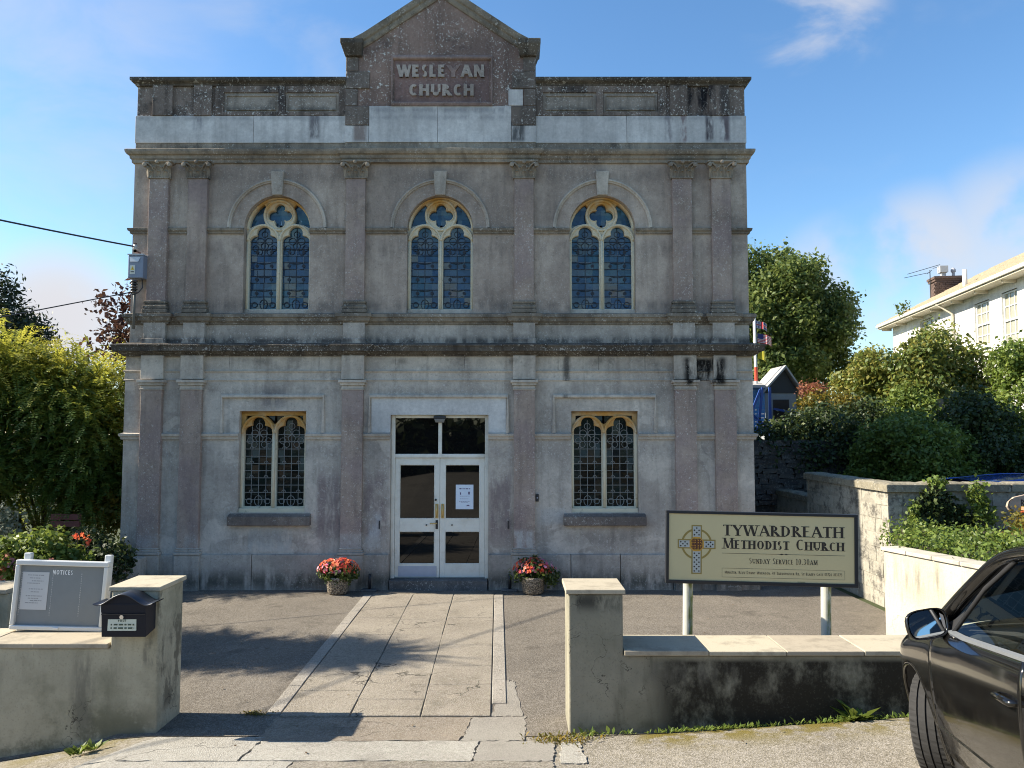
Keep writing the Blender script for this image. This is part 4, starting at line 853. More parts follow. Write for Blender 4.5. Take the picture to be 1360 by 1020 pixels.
def make_upper_window():
    y = YU + .19
    outer = [(-.55, 4.45), (.55, 4.45)] + arc(0, 5.89, .55, .55, 0, 180, 28)
    holes = [light_hole(s * .272, .243, 4.53, 5.70, 5.80, .125, .128) for s in (-1, 1)]
    q = []
    for k in range(4): q += arc(.118 * math.cos(k * PI / 2), 6.13 + .118 * math.sin(k * PI / 2), .097, .097, k * 90 - 115, k * 90 + 115, 10)
    holes.append(q)
    sp = arc(0, 5.89, .522, .522, 175, 121, 10) + arc(0, 6.13, .258, .258, 146, 206, 8) + arc(-.272, 5.80, .275, .175, 84, 146, 6)
    holes.append(sp); holes.append([(-p[0], p[1]) for p in reversed(sp)])
    for s in (-1, 1):
        holes.append([(s * .075, 5.92), (s * .035, 5.84), (s * .015, 5.885)])
    win = place('window', plate(outer, holes, .045, .012, y), church); win.data.materials.append(M['tracery'])
    m = MB(); rp = [(-.021, 0), (-.015, .026), (.0, .036), (.015, .026), (.021, 0)]
    m.sweepxz(arc(0, 6.13, .252, .252, 0, 360, 36)[:-1], rp, y - .06, closed=True); m.sweepxz([p for p in q][::-1], [(-.010, 0), (-.006, .012), (.004, .012), (.008, 0)], y - .055, closed=True)
    for s in (-1, 1):
        m.sweepxz(arc(s * .272, 5.70, .26, .265, 180, 0, 24), rp, y - .058)
        m.tube([(s * .538, y - .05, 4.5), (s * .538, y - .05, 5.7)], .018, 8)
    m.sweepxz(arc(0, 5.89, .535, .535, 180, 0, 30), rp, y - .056)
    m.tube([(0, y - .065, 4.5), (0, y - .065, 5.78)], .022, 10)
    m.build('mullion_moulding', M['tracery'], win, smooth=True)
    MB().box(-.55, .55, y - .12, y + .1, 4.44, 4.525).build('sill', M['frieze'], win, bevel=0.01)
    for s in (-1, 1):
        quarries(s * .272, .25, 4.5, 5.98, 4, 12, y + .03, rw).build('pane', M['glass_up'], win)
        tag(leading(s * .272, .243, 4.53, 5.93, 4, 12, y + .026, .011, 'up').build('leading', M['lead_dark'], win), kind='stuff')
        pm = MB()
        for k in range(26): i_, j_ = rw.randrange(4), rw.randrange(1, 11); x0 = s * .272 - .243 + i_ * .1215; z0 = 4.53 + j_ * (1.4 / 12); pm.box(x0 + .01, x0 + rw.choice((.06, .11)), y + .016, y + .018, z0 - .004, z0 + .004) if k % 3 else pm.box(x0 - .004, x0 + .004, y + .0155, y + .0175, z0, z0 + .10)
        tag(pm.build('lead_glint', M['lead_glint_paint'], win), kind='stuff')  # pale strips painted as glints on the leads
    quarries(0, .52, 5.985, 6.42, 6, 5, y + .032, rw).build('pane', M['glass_up'], win)
    return win
wu = make_upper_window()
def make_lower_window():
    y = .16
    outer = [(-.545, 1.165), (.545, 1.165), (.545, 2.827), (-.545, 2.827)]
    holes = [light_hole(s * .268, .240, 1.255, 2.50, 2.595, .118, .120) for s in (-1, 1)]
    for s in (-1, 1):
        holes.append([(s * p[0], p[1]) for p in ([(-.478, 2.765), (-.478, 2.66)] + arc(-.262, 2.50, .245, .255, 150, 100, 6) + [(-.31, 2.765)])][::s])
    holes.append([(-.17, 2.765)] + arc(-.262, 2.50, .245, .255, 66, 30, 5) + [(0, 2.60)] + arc(.262, 2.50, .245, .255, 150, 114, 5) + [(.17, 2.765)])
    win = place('window', plate(outer, holes, .045, .012, y), church); win.data.materials.append(M['tracery'])
    m = MB(); rp = [(-.021, 0), (-.015, .026), (.0, .036), (.015, .026), (.021, 0)]
    for s in (-1, 1):
        m.sweepxz(arc(s * .268, 2.47, .256, .275, 180, 0, 24), rp, y - .06); m.tube([(s * .532, y - .05, 1.2), (s * .532, y - .05, 2.80)], .018, 8)
    m.tube([(0, y - .068, 1.2), (0, y - .068, 2.52)], .022, 10); m.tube([(-.54, y - .05, 2.80), (.54, y - .05, 2.80)], .022, 8)
    m.build('mullion_moulding', M['tracery'], win, smooth=True)
    MB().box(-.545, .545, y - .13, y + .1, 1.16, 1.245).build('sill', M['tracery'], win, bevel=0.01)
    for s in (-1, 1):
        quarries(s * .268, .25, 1.2, 2.80, 4, 13, y + .03, rw).build('pane', M['glass_low'], win)
        tag(leading(s * .268, .240, 1.255, 2.68, 4, 12, y + .026, .010, 'low').build('leading', M['lead_light'], win), kind='stuff')
    return win
wl = make_lower_window()
for i, c in enumerate(WUP): o = wu if i == 0 else dup(wu, church); o.location.x = c
for i, c in enumerate(WLO): o = wl if i == 0 else dup(wl, church); o.location.x = c

# doors
YD = .13
fr = MB(); fr.box(-.785, -.725, YD - .03, YD + .08, .10, 2.765); fr.box(.755, .815, YD - .03, YD + .08, .10, 2.765); fr.box(-.725, .755, YD - .03, YD + .08, 2.715, 2.765); fr.box(-.725, .755, YD - .028, YD + .08, 2.062, 2.125)
fr.box(-.015, .045, YD - .025, YD + .08, 2.125, 2.715)
frame = fr.build('door_frame', M['doorpaint'], church, bevel=0.008)
MB().box(-.725, -.015, YD + .02, YD + .03, 2.125, 2.715).build('pane', M['glass_door'], frame); MB().box(.045, .755, YD + .02, YD + .03, 2.125, 2.715).build('pane', M['glass_door'], frame)
def leaf(s):
    x0, x1 = (-.722, .012) if s < 0 else (.017, .752)
    a, c = (x0 + .075, x1 - .082) if s < 0 else (x0 + .085, x1 - .082)
    d = MB(); y0, y1 = YD + .0, YD + .05
    d.box(x0, a, y0, y1, .115, 2.058); d.box(c, x1, y0, y1, .115, 2.058)
    for (z0, z1) in [(.115, .335), (.86, 1.07), (1.945, 2.058)]: d.box(a, c, y0 + .0006, y1, z0, z1)
    for (z0, z1) in [(.335, .86), (1.07, 1.945)]:
        d.sweepxz([(a, z0), (c, z0), (c, z1), (a, z1)], [(.0, 0), (.0, .012), (.014, .004), (.014, 0)], y0 + .008, closed=True)
    o = d.build('door', M['doorpaint'], church, bevel=0.004)
    for (z0, z1) in [(.335, .86), (1.07, 1.945)]: MB().box(a, c, YD + .022, YD + .03, z0, z1).build('pane', M['glass_door'], o)
    h = MB(); hx = x1 - .045 if s < 0 else x0 + .045
    h.box(hx - .026, hx + .026, YD - .006, YD + .01, 1.075, 1.31); h.build('handle_plate', M['brass'], o, bevel=0.003)
    h = MB(); h.tube([(hx, YD, 1.295), (hx, YD - .045, 1.285), (hx, YD - .045, 1.10), (hx, YD, 1.09)], .011, 8); h.build('handle', M['brass'], o, smooth=True)
    MB().lathe([(.013, -.01), (.013, .0)], 12, (x0 + (.52 if s < 0 else .20), YD - .001, .965), 'y').build('keyhole', M['black'], o)
    if s < 0:
        MB().box(hx - .02, hx + .02, YD - .007, YD, .90, 1.045).build('lock_plate', M['black'], o, bevel=0.003)
        MB().tube([(hx, YD, .995), (hx, YD - .05, .995), (hx - .11, YD - .055, .995)], .011, 8).build('lever_handle', M['brass'], o, smooth=True)
        MB().lathe([(.018, -.012), (.018, .0)], 14, (hx - .02, YD - .001, 1.375), 'y').build('lock', M['black'], o)
        MB().box(x0 + .06, x1 - .045, YD - .005, YD + .001, .13, .30).build('kick_plate', M['kick'], o, bevel=0.002)
    return o
leaf(-1); leaf(1)
MB().box(-.775, .805, -.10, .3, -.2, .108).build('door_step', M['step'], church, bevel=0.012)

# ------------------------------------------------------------------ things fixed to the church
def cw(x, y, z): return (BX + x, BY + y, z)
t = thing('wall_lamp', 'small black bulkhead lamp fixed over the church double doors', 'lamp', cw(.015, YD - .03, 2.70))
MB().box(-.10, .10, -.10, 0, .0, .05).build('lamp_base', M['black'], t, bevel=0.01)
MB().frust((0, -.055), (.07, .04), -.06, (0, -.055), (.09, .05), 0.0).build('lamp_glass', plain('frosted_lamp_glass', (0.16, 0.16, 0.15), 0.25), t, bevel=0.008)
t = thing('door_notice', 'white paper notice taped inside the right hand door glass', 'notice', cw(.42, YD + .018, 1.22))
MB().box(-.145, .145, -.002, 0, 0, .40).build('paper', plain('notice_paper', (0.66, 0.74, 0.84), 0.6, var=.03), t)
r9 = random.Random(9); mb = MB()
dashes(mb, -.085, -.03, .325, .018, -.002, r9); dashes(mb, -.02, .10, .325, .016, -.002, r9)
mb.box(-.075, -.058, -.0027, -.002, .235, .275); mb.box(.06, .085, -.0027, -.002, .24, .285)
for z, a, c in [(.21, -.08, .08), (.165, -.075, .06), (.125, -.09, .09), (.11, -.06, .06)]: dashes(mb, a, c, z, .006, -.002, r9)
mb.add([(.02, -.0028, .05), (.09, -.0028, .05), (.06, -.0028, .075)], [(0, 1, 2)])
mb.build('print', plain('notice_print', (0.10, 0.07, 0.16), 0.7), t)
t = thing('doorbell', 'small black doorbell box on the pilaster right of the doors', 'doorbell', cw(1.61, -.0, 1.42))
MB().box(-.025, .025, -.04, 0, -.06, .06).build('case', M['black'], t, bevel=0.006)
MB().lathe([(.01, -.048), (.012, -.04)], 10, (0, 0, 0), 'y').build('button', M['kick'], t)
for i, x in enumerate((-1.08, 1.16)):
    lab = ['black downpipe stub above a gully left of the doors', 'black downpipe stub above a gully right of the doors'][i]
    t = thing('gully_pipe', lab, 'pipe', cw(x, -.10, -.06), 0, 'pipe stubs beside the doors')
    MB().tube([(0, 0, .02), (0, 0, .22), (0, .03, .26)], .022, 10).build('pipe', M['black'], t, smooth=True)
    MB().box(-.13, .13, -.11, .05, 0.01, .04).build('gully_surround', M['step'], t, bevel=0.01)
    q = MB(); q.box(-.009, .009, -.012, -.003, 0, .13); q.build('bracket', M['black'], t, loc=(-.02 if i else .13, .095, .98))
# electrical box, insulators and overhead cables at the left corner
grey = plain('grey_box_paint', (0.20, 0.23, 0.30), 0.45); steel = plain('galvanised_steel', (0.42, 0.43, 0.44), 0.4, 0.6)
e0 = at(185, 356, 12.66)
t = thing('electrical_box', 'grey electrical supply box with yellow warning label on upper left corner', 'electrical box', (e0.x, 12.62, e0.z))
MB().box(-.125, .125, -.09, .12, -.19, .19).build('case', grey, t, bevel=0.012)
MB().box(-.13, .13, -.11, .12, .19, .205).add([(-.10, -.093, .155), (.08, -.093, .155), (.05, -.105, .075), (-.085, -.105, .075)], [(0, 1, 2, 3)]).build('hood', plain('pale_hood', (0.55, 0.58, 0.62), 0.4), t)
lbl = MB().box(-.085, -.005, -.0965, -.09, -.125, .02).build('warning_label', plain('label_cream', (0.62, 0.62, 0.54), 0.5), t)
MB().add([(-.075, -.0975, -.06), (-.015, -.0975, -.06), (-.045, -.0975, .005)], [(0, 1, 2)]).build('warning_triangle', plain('warning_yellow', (0.75, 0.50, 0.05), 0.5), lbl)
MB().box(-.048, -.042, -.0985, -.0976, -.048, -.02).box(-.072, -.018, -.0982, -.097, -.098, -.083).build('warning_mark', M['black'], lbl)
t = thing('cable_bracket', 'rusty bracket with white insulator above the electrical box', 'bracket', (e0.x - .02, 12.60, e0.z + .30))
MB().lathe([(.03, -.04), (.045, -.03), (.03, -.012), (.045, 0), (.03, .02), (.035, .04)], 12, (0, -.05, .02)).build('insulator', plain('porcelain', (0.50, 0.45, 0.42), 0.3), t, smooth=True)
MB().box(-.02, .02, -.07, .1, -.06, -.03).box(-.02, .02, -.07, -.05, -.06, .09).build('bracket_arm', plain('rusty_iron', (0.16, 0.09, 0.07), 0.8), t)
t = thing('insulator_stack', 'dark coiled insulator stack under the grey electrical box', 'insulator', (e0.x - .03, 12.60, e0.z - .40))
for k in range(5): MB().lathe([(.03, -.018), (.055, -.006), (.055, .006), (.03, .018)], 12, (0, -.03, .16 - k * .045)).build('insulator_disc', M['black'] if k % 2 else plain('dark_porcelain', (0.09, 0.075, 0.07), 0.3), t, smooth=True)
MB().tube([(0, -.01, .18), (0, -.01, -.62)], .022, 10).build('conduit', plain('grey_conduit', (0.12, 0.12, 0.11), 0.6), t, smooth=True)
MB().tube([(-.06, -.04, -.02), (0, -.07, -.07), (.08, -.05, -.03), (.12, 0, .06), (.11, .0, .2)], .009, 6).build('loose_wire', M['black'], t, smooth=True)
def cable(name, label, a, bpt, sag, r):
    n = 26; p = [a.lerp(bpt, i / n) + Vector((0, 0, -sag * 4 * (i / n) * (1 - i / n))) for i in range(n + 1)]
    tag(MB().tube(p, r, 6).build(name, M['black'], smooth=True), label, 'cable')
ca = Vector((e0.x - .02, 12.55, e0.z + .33)); cz = at(0, 281, 11.0)
cable('overhead_cable', 'thick black overhead cable running to the bracket above the box', ca, ca + (cz - ca) * 6, .22, .014)
ca = Vector((e0.x - .05, 12.55, e0.z - .42)); cz = at(0, 424, 11.5)
cable('overhead_cable', 'thin grey overhead wire joining the wall below the box', ca, ca + (cz - ca) * 6, -.05, .009)

# ------------------------------------------------------------------ boundary walls at the front
def lwall(name, m, pts, y0, y1, parent, bev=.012):
    n = len(pts); mb = MB(); mb.add([(p[0], y0, p[1]) for p in pts] + [(p[0], y1, p[1]) for p in pts], [tuple(range(n)), tuple(range(2 * n - 1, n - 1, -1))] + [(i, n + i, n + (i + 1) % n, (i + 1) % n) for i in range(n)])
    return mb.build(name, m, parent, bevel=bev)
def wallbody(name, m, parts, parent, bev=0.012):
    mb = MB()
    for p in parts: mb.box(*p)
    return mb.build(name, m, parent, bevel=bev)
LW = thing('boundary_wall', 'low cream rendered wall with tiled top and taller end pier on the left', 'wall', (-2.94, 6.57, 0))
# polygon wall: foot follows the falling ground
lwall('wall', M['rw_left'], [(-6.5, -1.6), (0, -1.6), (0, 1.155), (-.40, 1.155), (-.40, .685), (-6.5, .685)], 0, .47, LW)
MB().box(-.42, .016, -.018, .50, 1.156, 1.192).build('pier_cap', M['captile'], LW, bevel=0.006)
x = -.405
for k in range(10):
    MB().box(x - .632, x - .004, -.022 + rg.uniform(-.004, .004), .49, .687, .728 + rg.uniform(-.003, .003)).build('coping_tile', M['captile'], LW, bevel=0.006); x -= .636 if k else .40
RW = thing('boundary_wall', 'stained low rendered wall with paved top and square end pier on the right', 'wall', (.47, 6.54, 0))
lwall('wall', M['rw_right'], [(0, -.3), (3.6, -.3), (3.6, .635), (.45, .635), (.45, 1.135), (0, 1.135)], 0, .46, RW)
MB().box(-.025, .47, -.02, .48, 1.136, 1.175).build('pier_cap', M['captile'], RW, bevel=0.006)
x = .455
for k in range(6):
    l = .64 if k else .70
    MB().box(x + .002, min(x + l, 3.62) - .004, -.025 + rg.uniform(-.004, .004), .49, .637, .676 + rg.uniform(-.003, .003)).build('coping_tile', M['captile'], RW, bevel=0.006); x += l
    if x > 3.4: break
SW = thing('garden_wall', 'low rendered side wall with stone cap behind the noticeboard', 'wall', (-5.05, 7.9, 0))
wallbody('wall', M['rw_left'], [(-3, 0, 0, .42, -.9, .86)], SW)
for k in range(5): MB().box(-.60 * k - .597, -.60 * k - .003, -.03, .45, .862, .905).build('coping_tile', M['captile'], SW, bevel=0.006)

# noticeboard, letterbox
ali = plain('aluminium', (0.66, 0.66, 0.63), 0.38, 0.2, var=.06)
NBX = thing('noticeboard', 'grey noticeboard in an aluminium frame leaning behind the low wall', 'noticeboard', (-4.01, 6.97, .735))
NBX.rotation_euler = (R(-3.5), R(2.0), R(2))
fr = MB(); W2, H2 = .375, .60
fr.box(-W2 - .028, W2 + .028, -.045, .02, 0, .038).box(-W2 - .028, W2 + .028, -.045, .02, H2 - .045, H2); fr.box(-W2 - .028, -W2 + .008, -.043, .02, .038, H2 - .045).box(W2 - .008, W2 + .028, -.043, .02, .038, H2 - .045)
fr.build('frame', ali, NBX, bevel=0.008)
bd = MB().box(-W2, W2, -.012, .0, .03, H2 - .03).build('board', plain('grey_pinboard', (0.20, 0.215, 0.215), 0.55, var=.08), NBX)
tq = text_mb('NOTICES', 0, H2 - .122, .040, -.0125, .0008, width=.175, wk=.20, wn=.18, serif=False, gap=.14, center=.0); tq.build('lettering', plain('white_print', (0.8, 0.8, 0.78), 0.5), bd)
pap = MB().box(-.345, -.115, -.0155, -.0125, .17, .495).build('paper', plain('white_paper', (0.52, 0.52, 0.51), 0.6, var=.04), bd)
mb = MB()
for k, z in enumerate([.465, .44, .415, .395, .345, .32, .285, .265, .245, .225]): dashes(mb, -.30 + (k % 3) * .02, -.16 - (k % 2) * .03, z, .006, -.0156, r9)
mb.build('print', plain('grey_print', (0.25, 0.25, 0.25), 0.7), pap)
mb = MB()
for xx in (-.355, -.085, .165):
    z = .12
    while z < .50: mb.box(xx + r9.uniform(-.002, .002), xx + .006, -.0135, -.0125, z, z + .012); z += .02
mb.build('tape_mark', plain('tape_residue', (0.42, 0.42, 0.4), 0.6), bd)
MB().box(-.02, .03, -.055, -.044, .012, .03).build('catch', plain('white_catch', (0.7, 0.7, 0.7), 0.4), NBX, bevel=0.004)
for s in (-.345, .365): MB().box(s - .03, s + .03, .022, .075, -.8, H2 + .055).build('post', ali, NBX, bevel=0.008)
LB = thing('letterbox', 'black metal letterbox with curved lid fixed to the left pier', 'letterbox', (-3.145, 6.565, .82))
blk = plain('black_letterbox_paint', (0.004, 0.007, 0.016), 0.5, 0.0, 0.3, var=.1)
W2 = .18
MB().add([(-W2, -.17, 0), (W2, -.17, 0), (W2, 0, .03), (-W2, 0, .03), (-W2, -.19, .27), (W2, -.19, .27), (W2, 0, .27), (-W2, 0, .27)], [(3, 2, 1, 0), (4, 5, 6, 7), (0, 1, 5, 4), (1, 2, 6, 5), (2, 3, 7, 6), (3, 0, 4, 7)]).build('box', blk, LB, bevel=0.005)
prof = [(-.235 + .475 * k / 28, .256 + .088 * (.5 + .5 * math.cos(PI * min(1, abs(-.235 + .475 * k / 28) / .20))) ** .85 + (.012 * max(0, abs(-.235 + .475 * k / 28) - .20) / .04)) for k in range(29)]
mb = MB(); n = len(prof)
for (y, dz) in [(-.215, 0), (0, .0)]:
    for (x, z) in prof: mb.v.append((x, y, z + dz + .008))
for (y, dz) in [(-.215, 0), (0, .0)]:
    for (x, z) in prof: mb.v.append((x, y, z + dz))
for i in range(n - 1):
    mb.f += [(i, i + 1, n + i + 1, n + i), (2 * n + i, 3 * n + i, 3 * n + i + 1, 2 * n + i + 1), (i, 2 * n + i, 2 * n + i + 1, i + 1), (n + i, n + i + 1, 3 * n + i + 1, 3 * n + i)]
mb.build('lid', plain('dusty_black_lid', (0.03, 0.035, 0.048), 0.32, var=.15), LB, smooth=True)
mb = MB(); mb.v = [(x, -.186, z) for (x, z) in prof[1:-1] if abs(x) <= .185]; k = len(mb.v); mb.v += [(W2, -.186, .20), (-W2, -.186, .20)]; mb.f = [tuple(range(k + 2))]
mb.v += [(v[0], -.01, v[2]) for v in mb.v]; m2 = k + 2; mb.f += [tuple(range(2 * m2 - 1, m2 - 1, -1))] + [(i, i + m2, (i + 1) % m2 + m2, (i + 1) % m2) for i in range(m2)]
mb.build('flap', blk, LB)
MB().box(-W2 + .004, W2 - .004, -.193, -.186, .183, .19).build('hinge', M['black'], LB)
MB().lathe([(.016, -.196), (.018, -.19), (.018, -.18)], 14, (-.01, 0, .165), 'y').build('lock', plain('chrome', (0.7, 0.7, 0.7), 0.2, 0.9), LB)
pl_ = MB().box(-.125, .105, -.188, -.176, .045, .14).build('name_plate', plain('cream_plate', (0.60, 0.62, 0.50), 0.5), LB, rot=(R(-3), 0, 0))
mb = text_mb('POST', 0, .115, .017, -.189, .0008, width=.065, wk=.2, wn=.16, serif=False, gap=.15, center=-.01)
dashes(mb, -.075, .09, .087, .012, -.189, r9, .0009); dashes(mb, -.10, -.09, .087, .012, -.189, r9, .0009); dashes(mb, -.075, .09, .06, .012, -.189, r9, .0009); dashes(mb, -.10, -.09, .06, .012, -.189, r9, .0009)
mb.build('lettering', plain('green_print', (0.06, 0.08, 0.05), 0.6), pl_)

# church sign on two posts
SG = thing('church_sign', 'cream church name board in a black frame on two posts behind the right wall', 'sign', (2.32, 7.3, 1.395))
SG.rotation_euler = (0, R(1.15), R(-1.5))
W2, H2 = .885, .335
cream = plain('sign_cream', (0.60, 0.50, 0.275), 0.42, var=.06, scale=3)
fr = MB(); fr.box(-W2, W2, -.02, .03, -H2, -H2 + .032).box(-W2, W2, -.02, .03, H2 - .026, H2); fr.box(-W2, -W2 + .028, -.019, .03, -H2 + .032, H2 - .026).box(W2 - .032, W2, -.019, .03, -H2 + .032, H2 - .026)
fr.build('frame', M['black'], SG, bevel=0.004)
pn = MB().box(-W2 + .02, W2 - .02, -.008, .02, -H2 + .02, H2 - .02).build('panel', cream, SG)
ink = plain('brown_black_ink', (0.028, 0.02, 0.014), 0.5)
yy = -.0085; mb = MB()
text_mb('TYWARDREATH', 0, .115, .100, yy, .0006, width=1.115, wk=.19, wn=.075, serif=True, gap=.07, center=.20, mbx=mb)
text_mb('^METHODIST ^CHURCH', 0, -.005, .098, yy, .0006, width=1.12, wk=.185, wn=.07, serif=True, gap=.08, small=.80, center=.20, mbx=mb)
text_mb('^SUNDAY ^SERVICE 10.30AM', 0, -.137, .052, yy, .0006, width=.63, wk=.13, wn=.065, serif=True, gap=.10, small=.80, center=.20, mbx=mb)
text_mb('^MINISTER: ^REVD ^DANNY ^WHEADON, 49 ^TRENOVISSICK ^RD, ^ST ^BLAZEY ^GATE 01726 813775', 0, -.235, .026, yy, .0006, width=1.08, wk=.13, wn=.07, serif=False, gap=.12, small=.78, center=.20, mbx=mb)
mb.box(-.365, .165, yy - .0009, yy, -.049, -.046); mb.box(.235, .765, yy - .0009, yy, -.049, -.046); mb.add([(.16, yy - .001, -.0475), (.185, yy - .001, -.054), (.21, yy - .001, -.0475), (.185, yy - .001, -.041)], [(0, 1, 2, 3)]); mb.add([(.205, yy - .0011, -.0475), (.225, yy - .0011, -.053), (.25, yy - .0011, -.0475), (.225, yy - .0011, -.042)], [(0, 1, 2, 3)])
for (a, c, z0, z1) in [(-.365, .765, -.268, -.266), (-.365, .765, -.186, -.184), (-.365, -.363, -.266, -.186), (.763, .765, -.266, -.186)]: mb.box(a, c, yy - .0008, yy, z0, z1)
mb.box(.33, .40, yy - .0008, yy, -.298, -.294)
mb.build('lettering', ink, pn)
cx, cz = -.60, .03; gold = plain('gold_print', (0.30, 0.21, 0.05), 0.5); silver = plain('silver_print', (0.45, 0.46, 0.42), 0.5); amber = plain('amber_print', (0.62, 0.30, 0.03), 0.5)
mb = MB(); mb.sweepxz(arc(cx, cz, .135, .135, 0, 360, 40)[:-1], [(-.009, 0), (-.009, .0008), (.009, .0008), (.009, 0)], yy, closed=True)
mb.box(cx - .048, cx + .048, yy - .0014, yy, cz - .275, cz + .175); mb.box(cx - .175, cx + .175, yy - .0016, yy, cz - .043, cz + .043)
crs = mb.build('cross', gold, pn)
mb = MB(); mb.box(cx - .036, cx + .036, yy - .0022, yy, cz - .263, cz + .163); mb.box(cx - .163, cx + .163, yy - .0024, yy, cz - .031, cz + .031); mb.build('cross_inlay', silver, crs)
mb = MB()
for (x0, x1, z0, z1) in [(-.032, .032, .075, .158), (-.032, .032, -.258, -.075), (-.158, -.078, -.027, .027), (.078, .158, -.027, .027)]:
    nx, nzz = max(3, round((x1 - x0) / .02)), max(3, round((z1 - z0) / .02)); k = 0
    for i in range(nx):
        for j in range(nzz):
            if (i + j) % 2: continue
            xm, zm = cx + x0 + (i + .5) * (x1 - x0) / nx, cz + z0 + (j + .5) * (z1 - z0) / nzz; h = .0092
            mb.add([(xm - h, yy - .003, zm), (xm, yy - .003, zm - h), (xm + h, yy - .003, zm), (xm, yy - .003, zm + h)], [(0, 1, 2, 3)])
mb.build('knotwork', ink, crs)
mb = MB(); mb.v = [(p[0], yy - .0034, p[1]) for p in arc(cx, cz, .072, .072, 22.5, 382.5, 8)[:-1]]; mb.f = [tuple(range(8))]; mb.build('boss', amber, crs)
mb = MB(); mb.v = [(p[0], yy - .0040, p[1]) for p in arc(cx, cz, .062, .062, 22.5, 382.5, 8)[:-1]]; mb.f = [tuple(range(8))]; mb.build('boss_ring', gold, crs)
mb = MB(); mb.v = [(p[0], yy - .0045, p[1]) for p in arc(cx, cz, .055, .055, 22.5, 382.5, 8)[:-1]]; mb.f = [tuple(range(8))]; mb.build('boss_field', amber, crs)
mb = MB()
for k in (-.026, 0, .026):
    mb.sweepxz([(cx - .048, cz + k), (cx + .048, cz + k)], [(-.005, 0), (-.005, .0006), (.005, .0006), (.005, 0)], yy - .0048); mb.sweepxz([(cx + k, cz - .048), (cx + k, cz + .048)], [(-.005, 0), (-.005, .0009), (.005, .0009), (.005, 0)], yy - .0048)
for dx in (-.024, .024):
    for dz in (-.024, .024): mb.sweepxz(arc(cx + dx, cz + dz, .022, .022, 0, 360, 10)[:-1], [(-.003, 0), (-.003, .0012), (.003, .0012), (.003, 0)], yy - .005, closed=True)
mb.build('boss_knot', plain('dark_red_print', (0.10, 0.03, 0.015), 0.5), crs)
b = NB('algae_post'); xyz = b.sep(b.t.nodes.new('ShaderNodeTexCoord').outputs['Object'])
mk = b.math('MULTIPLY', b.rng(xyz[0], -0.02, 0.01), b.rng(b.noise(5, 6, 0.7, vec=b.vscale(b.pos, (4, 4, 1))), 0.36, 0.55))
b.color(b.mix(mk, b.mix(b.noise(9, 5), (0.50, 0.50, 0.44), (0.38, 0.38, 0.33)), b.mix(b.noise(30, 4), (0.12, 0.14, 0.03), (0.24, 0.25, 0.06)))); b.rough(0.6)
for (dx, tp) in ((-.66, -.33), (.625, -.33)):
    MB().lathe([(.046, -1.42), (.046, .20), (.040, .21)], 20, (0, 0, 0)).build('post', b.m, SG, loc=(dx, .085, 0), smooth=False)

# ------------------------------------------------------------------ flower pots
def leaf_arrays(P, Nn, size, asp, rng, fold=0.0):
    """rhombic leaves: centres P, rough facing Nn"""
    n = len(P); u = rng.normal(size=(n, 3)); u -= Nn * np.sum(u * Nn, axis=1, keepdims=True); u /= np.linalg.norm(u, axis=1, keepdims=True) + 1e-9
    v = np.cross(Nn, u); sz = size * rng.uniform(.65, 1.35, size=(n, 1))
    a = P - u * sz * .5; c = P + u * sz * .5; b1 = P + v * sz * asp * .5 + Nn * sz * fold; d = P - v * sz * asp * .5 + Nn * sz * fold
    return np.stack([a, b1, c, d], axis=1).reshape(-1, 3)
def quads_mesh(name, V, m, tone=None):
    n = len(V) // 4; me = bpy.data.meshes.new(name)
    me.vertices.add(len(V)); me.vertices.foreach_set('co', V.astype(np.float32).ravel())
    me.loops.add(4 * n); me.loops.foreach_set('vertex_index', np.arange(4 * n, dtype=np.int32))
    me.polygons.add(n); me.polygons.foreach_set('loop_start', np.arange(0, 4 * n, 4, dtype=np.int32)); me.polygons.foreach_set('loop_total', np.full(n, 4, dtype=np.int32))
    me.update(calc_edges=True)
    at_ = me.attributes.new('tone', 'FLOAT', 'FACE'); at_.data.foreach_set('value', (tone if tone is not None else np.random.rand(n)).astype(np.float32))
    me.materials.append(m); return me
def link(name, me, parent=None, kind=None, loc=(0, 0, 0)):
    o = bpy.data.objects.new(name, me); COL.objects.link(o); o.location = loc
    if parent: o.parent = parent
    if kind: o['kind'] = kind
    return o
def unit(rng, n):
    d = rng.normal(size=(n, 3)); return d / np.linalg.norm(d, axis=1, keepdims=True)
def crown(lobes, twigs, per, spread, size, asp, rng, inner=0.25, flat=0.35, tonef=None):
    L = np.array(lobes); wgt = (L[:, 3] * L[:, 4] + L[:, 4] * L[:, 5] + L[:, 3] * L[:, 5]); k = rng.choice(len(L), size=twigs, p=wgt / wgt.sum())
    d = unit(rng, twigs); r = np.where(rng.random(twigs) < inner, rng.uniform(.25, .8, twigs), rng.uniform(.80, 1.06, twigs))
    c = L[k, :3] + d * L[k, 3:6] * r[:, None]
    P = np.repeat(c, per, axis=0) + rng.normal(size=(twigs * per, 3)) * spread
    nn = np.repeat(d, per, axis=0) * .6 + unit(rng, twigs * per) + np.array([0, 0, flat]); nn /= np.linalg.norm(nn, axis=1, keepdims=True)
    tone = np.clip(np.repeat(rng.uniform(.0, .75, twigs), per) + rng.uniform(-.1, .3, twigs * per), 0, 1)
    if tonef is not None: tone = np.clip(tone + tonef(P), 0, 1)
    return leaf_arrays(P, nn, size, asp, rng, .08), tone
def bumps(c, rad, n, rr, rng, zmin=None):           # lobes spread over an ellipsoid
    d = unit(rng, n); d[:, 2] = np.abs(d[:, 2]) * .9 - .15 if zmin is not None else d[:, 2]
    out = []
    for k in range(n):
        s = rng.uniform(.75, 1.25); out.append([*(np.array(c) + d[k] * np.array(rad) * rng.uniform(.72, 1.0)), rr * s, rr * s, rr * s * .85])
    return out
pebble = stone_mat('pebbledash_pot', (0.26, 0.22, 0.165), (0.26, 0.22, 0.165), 0.0, 0.1)
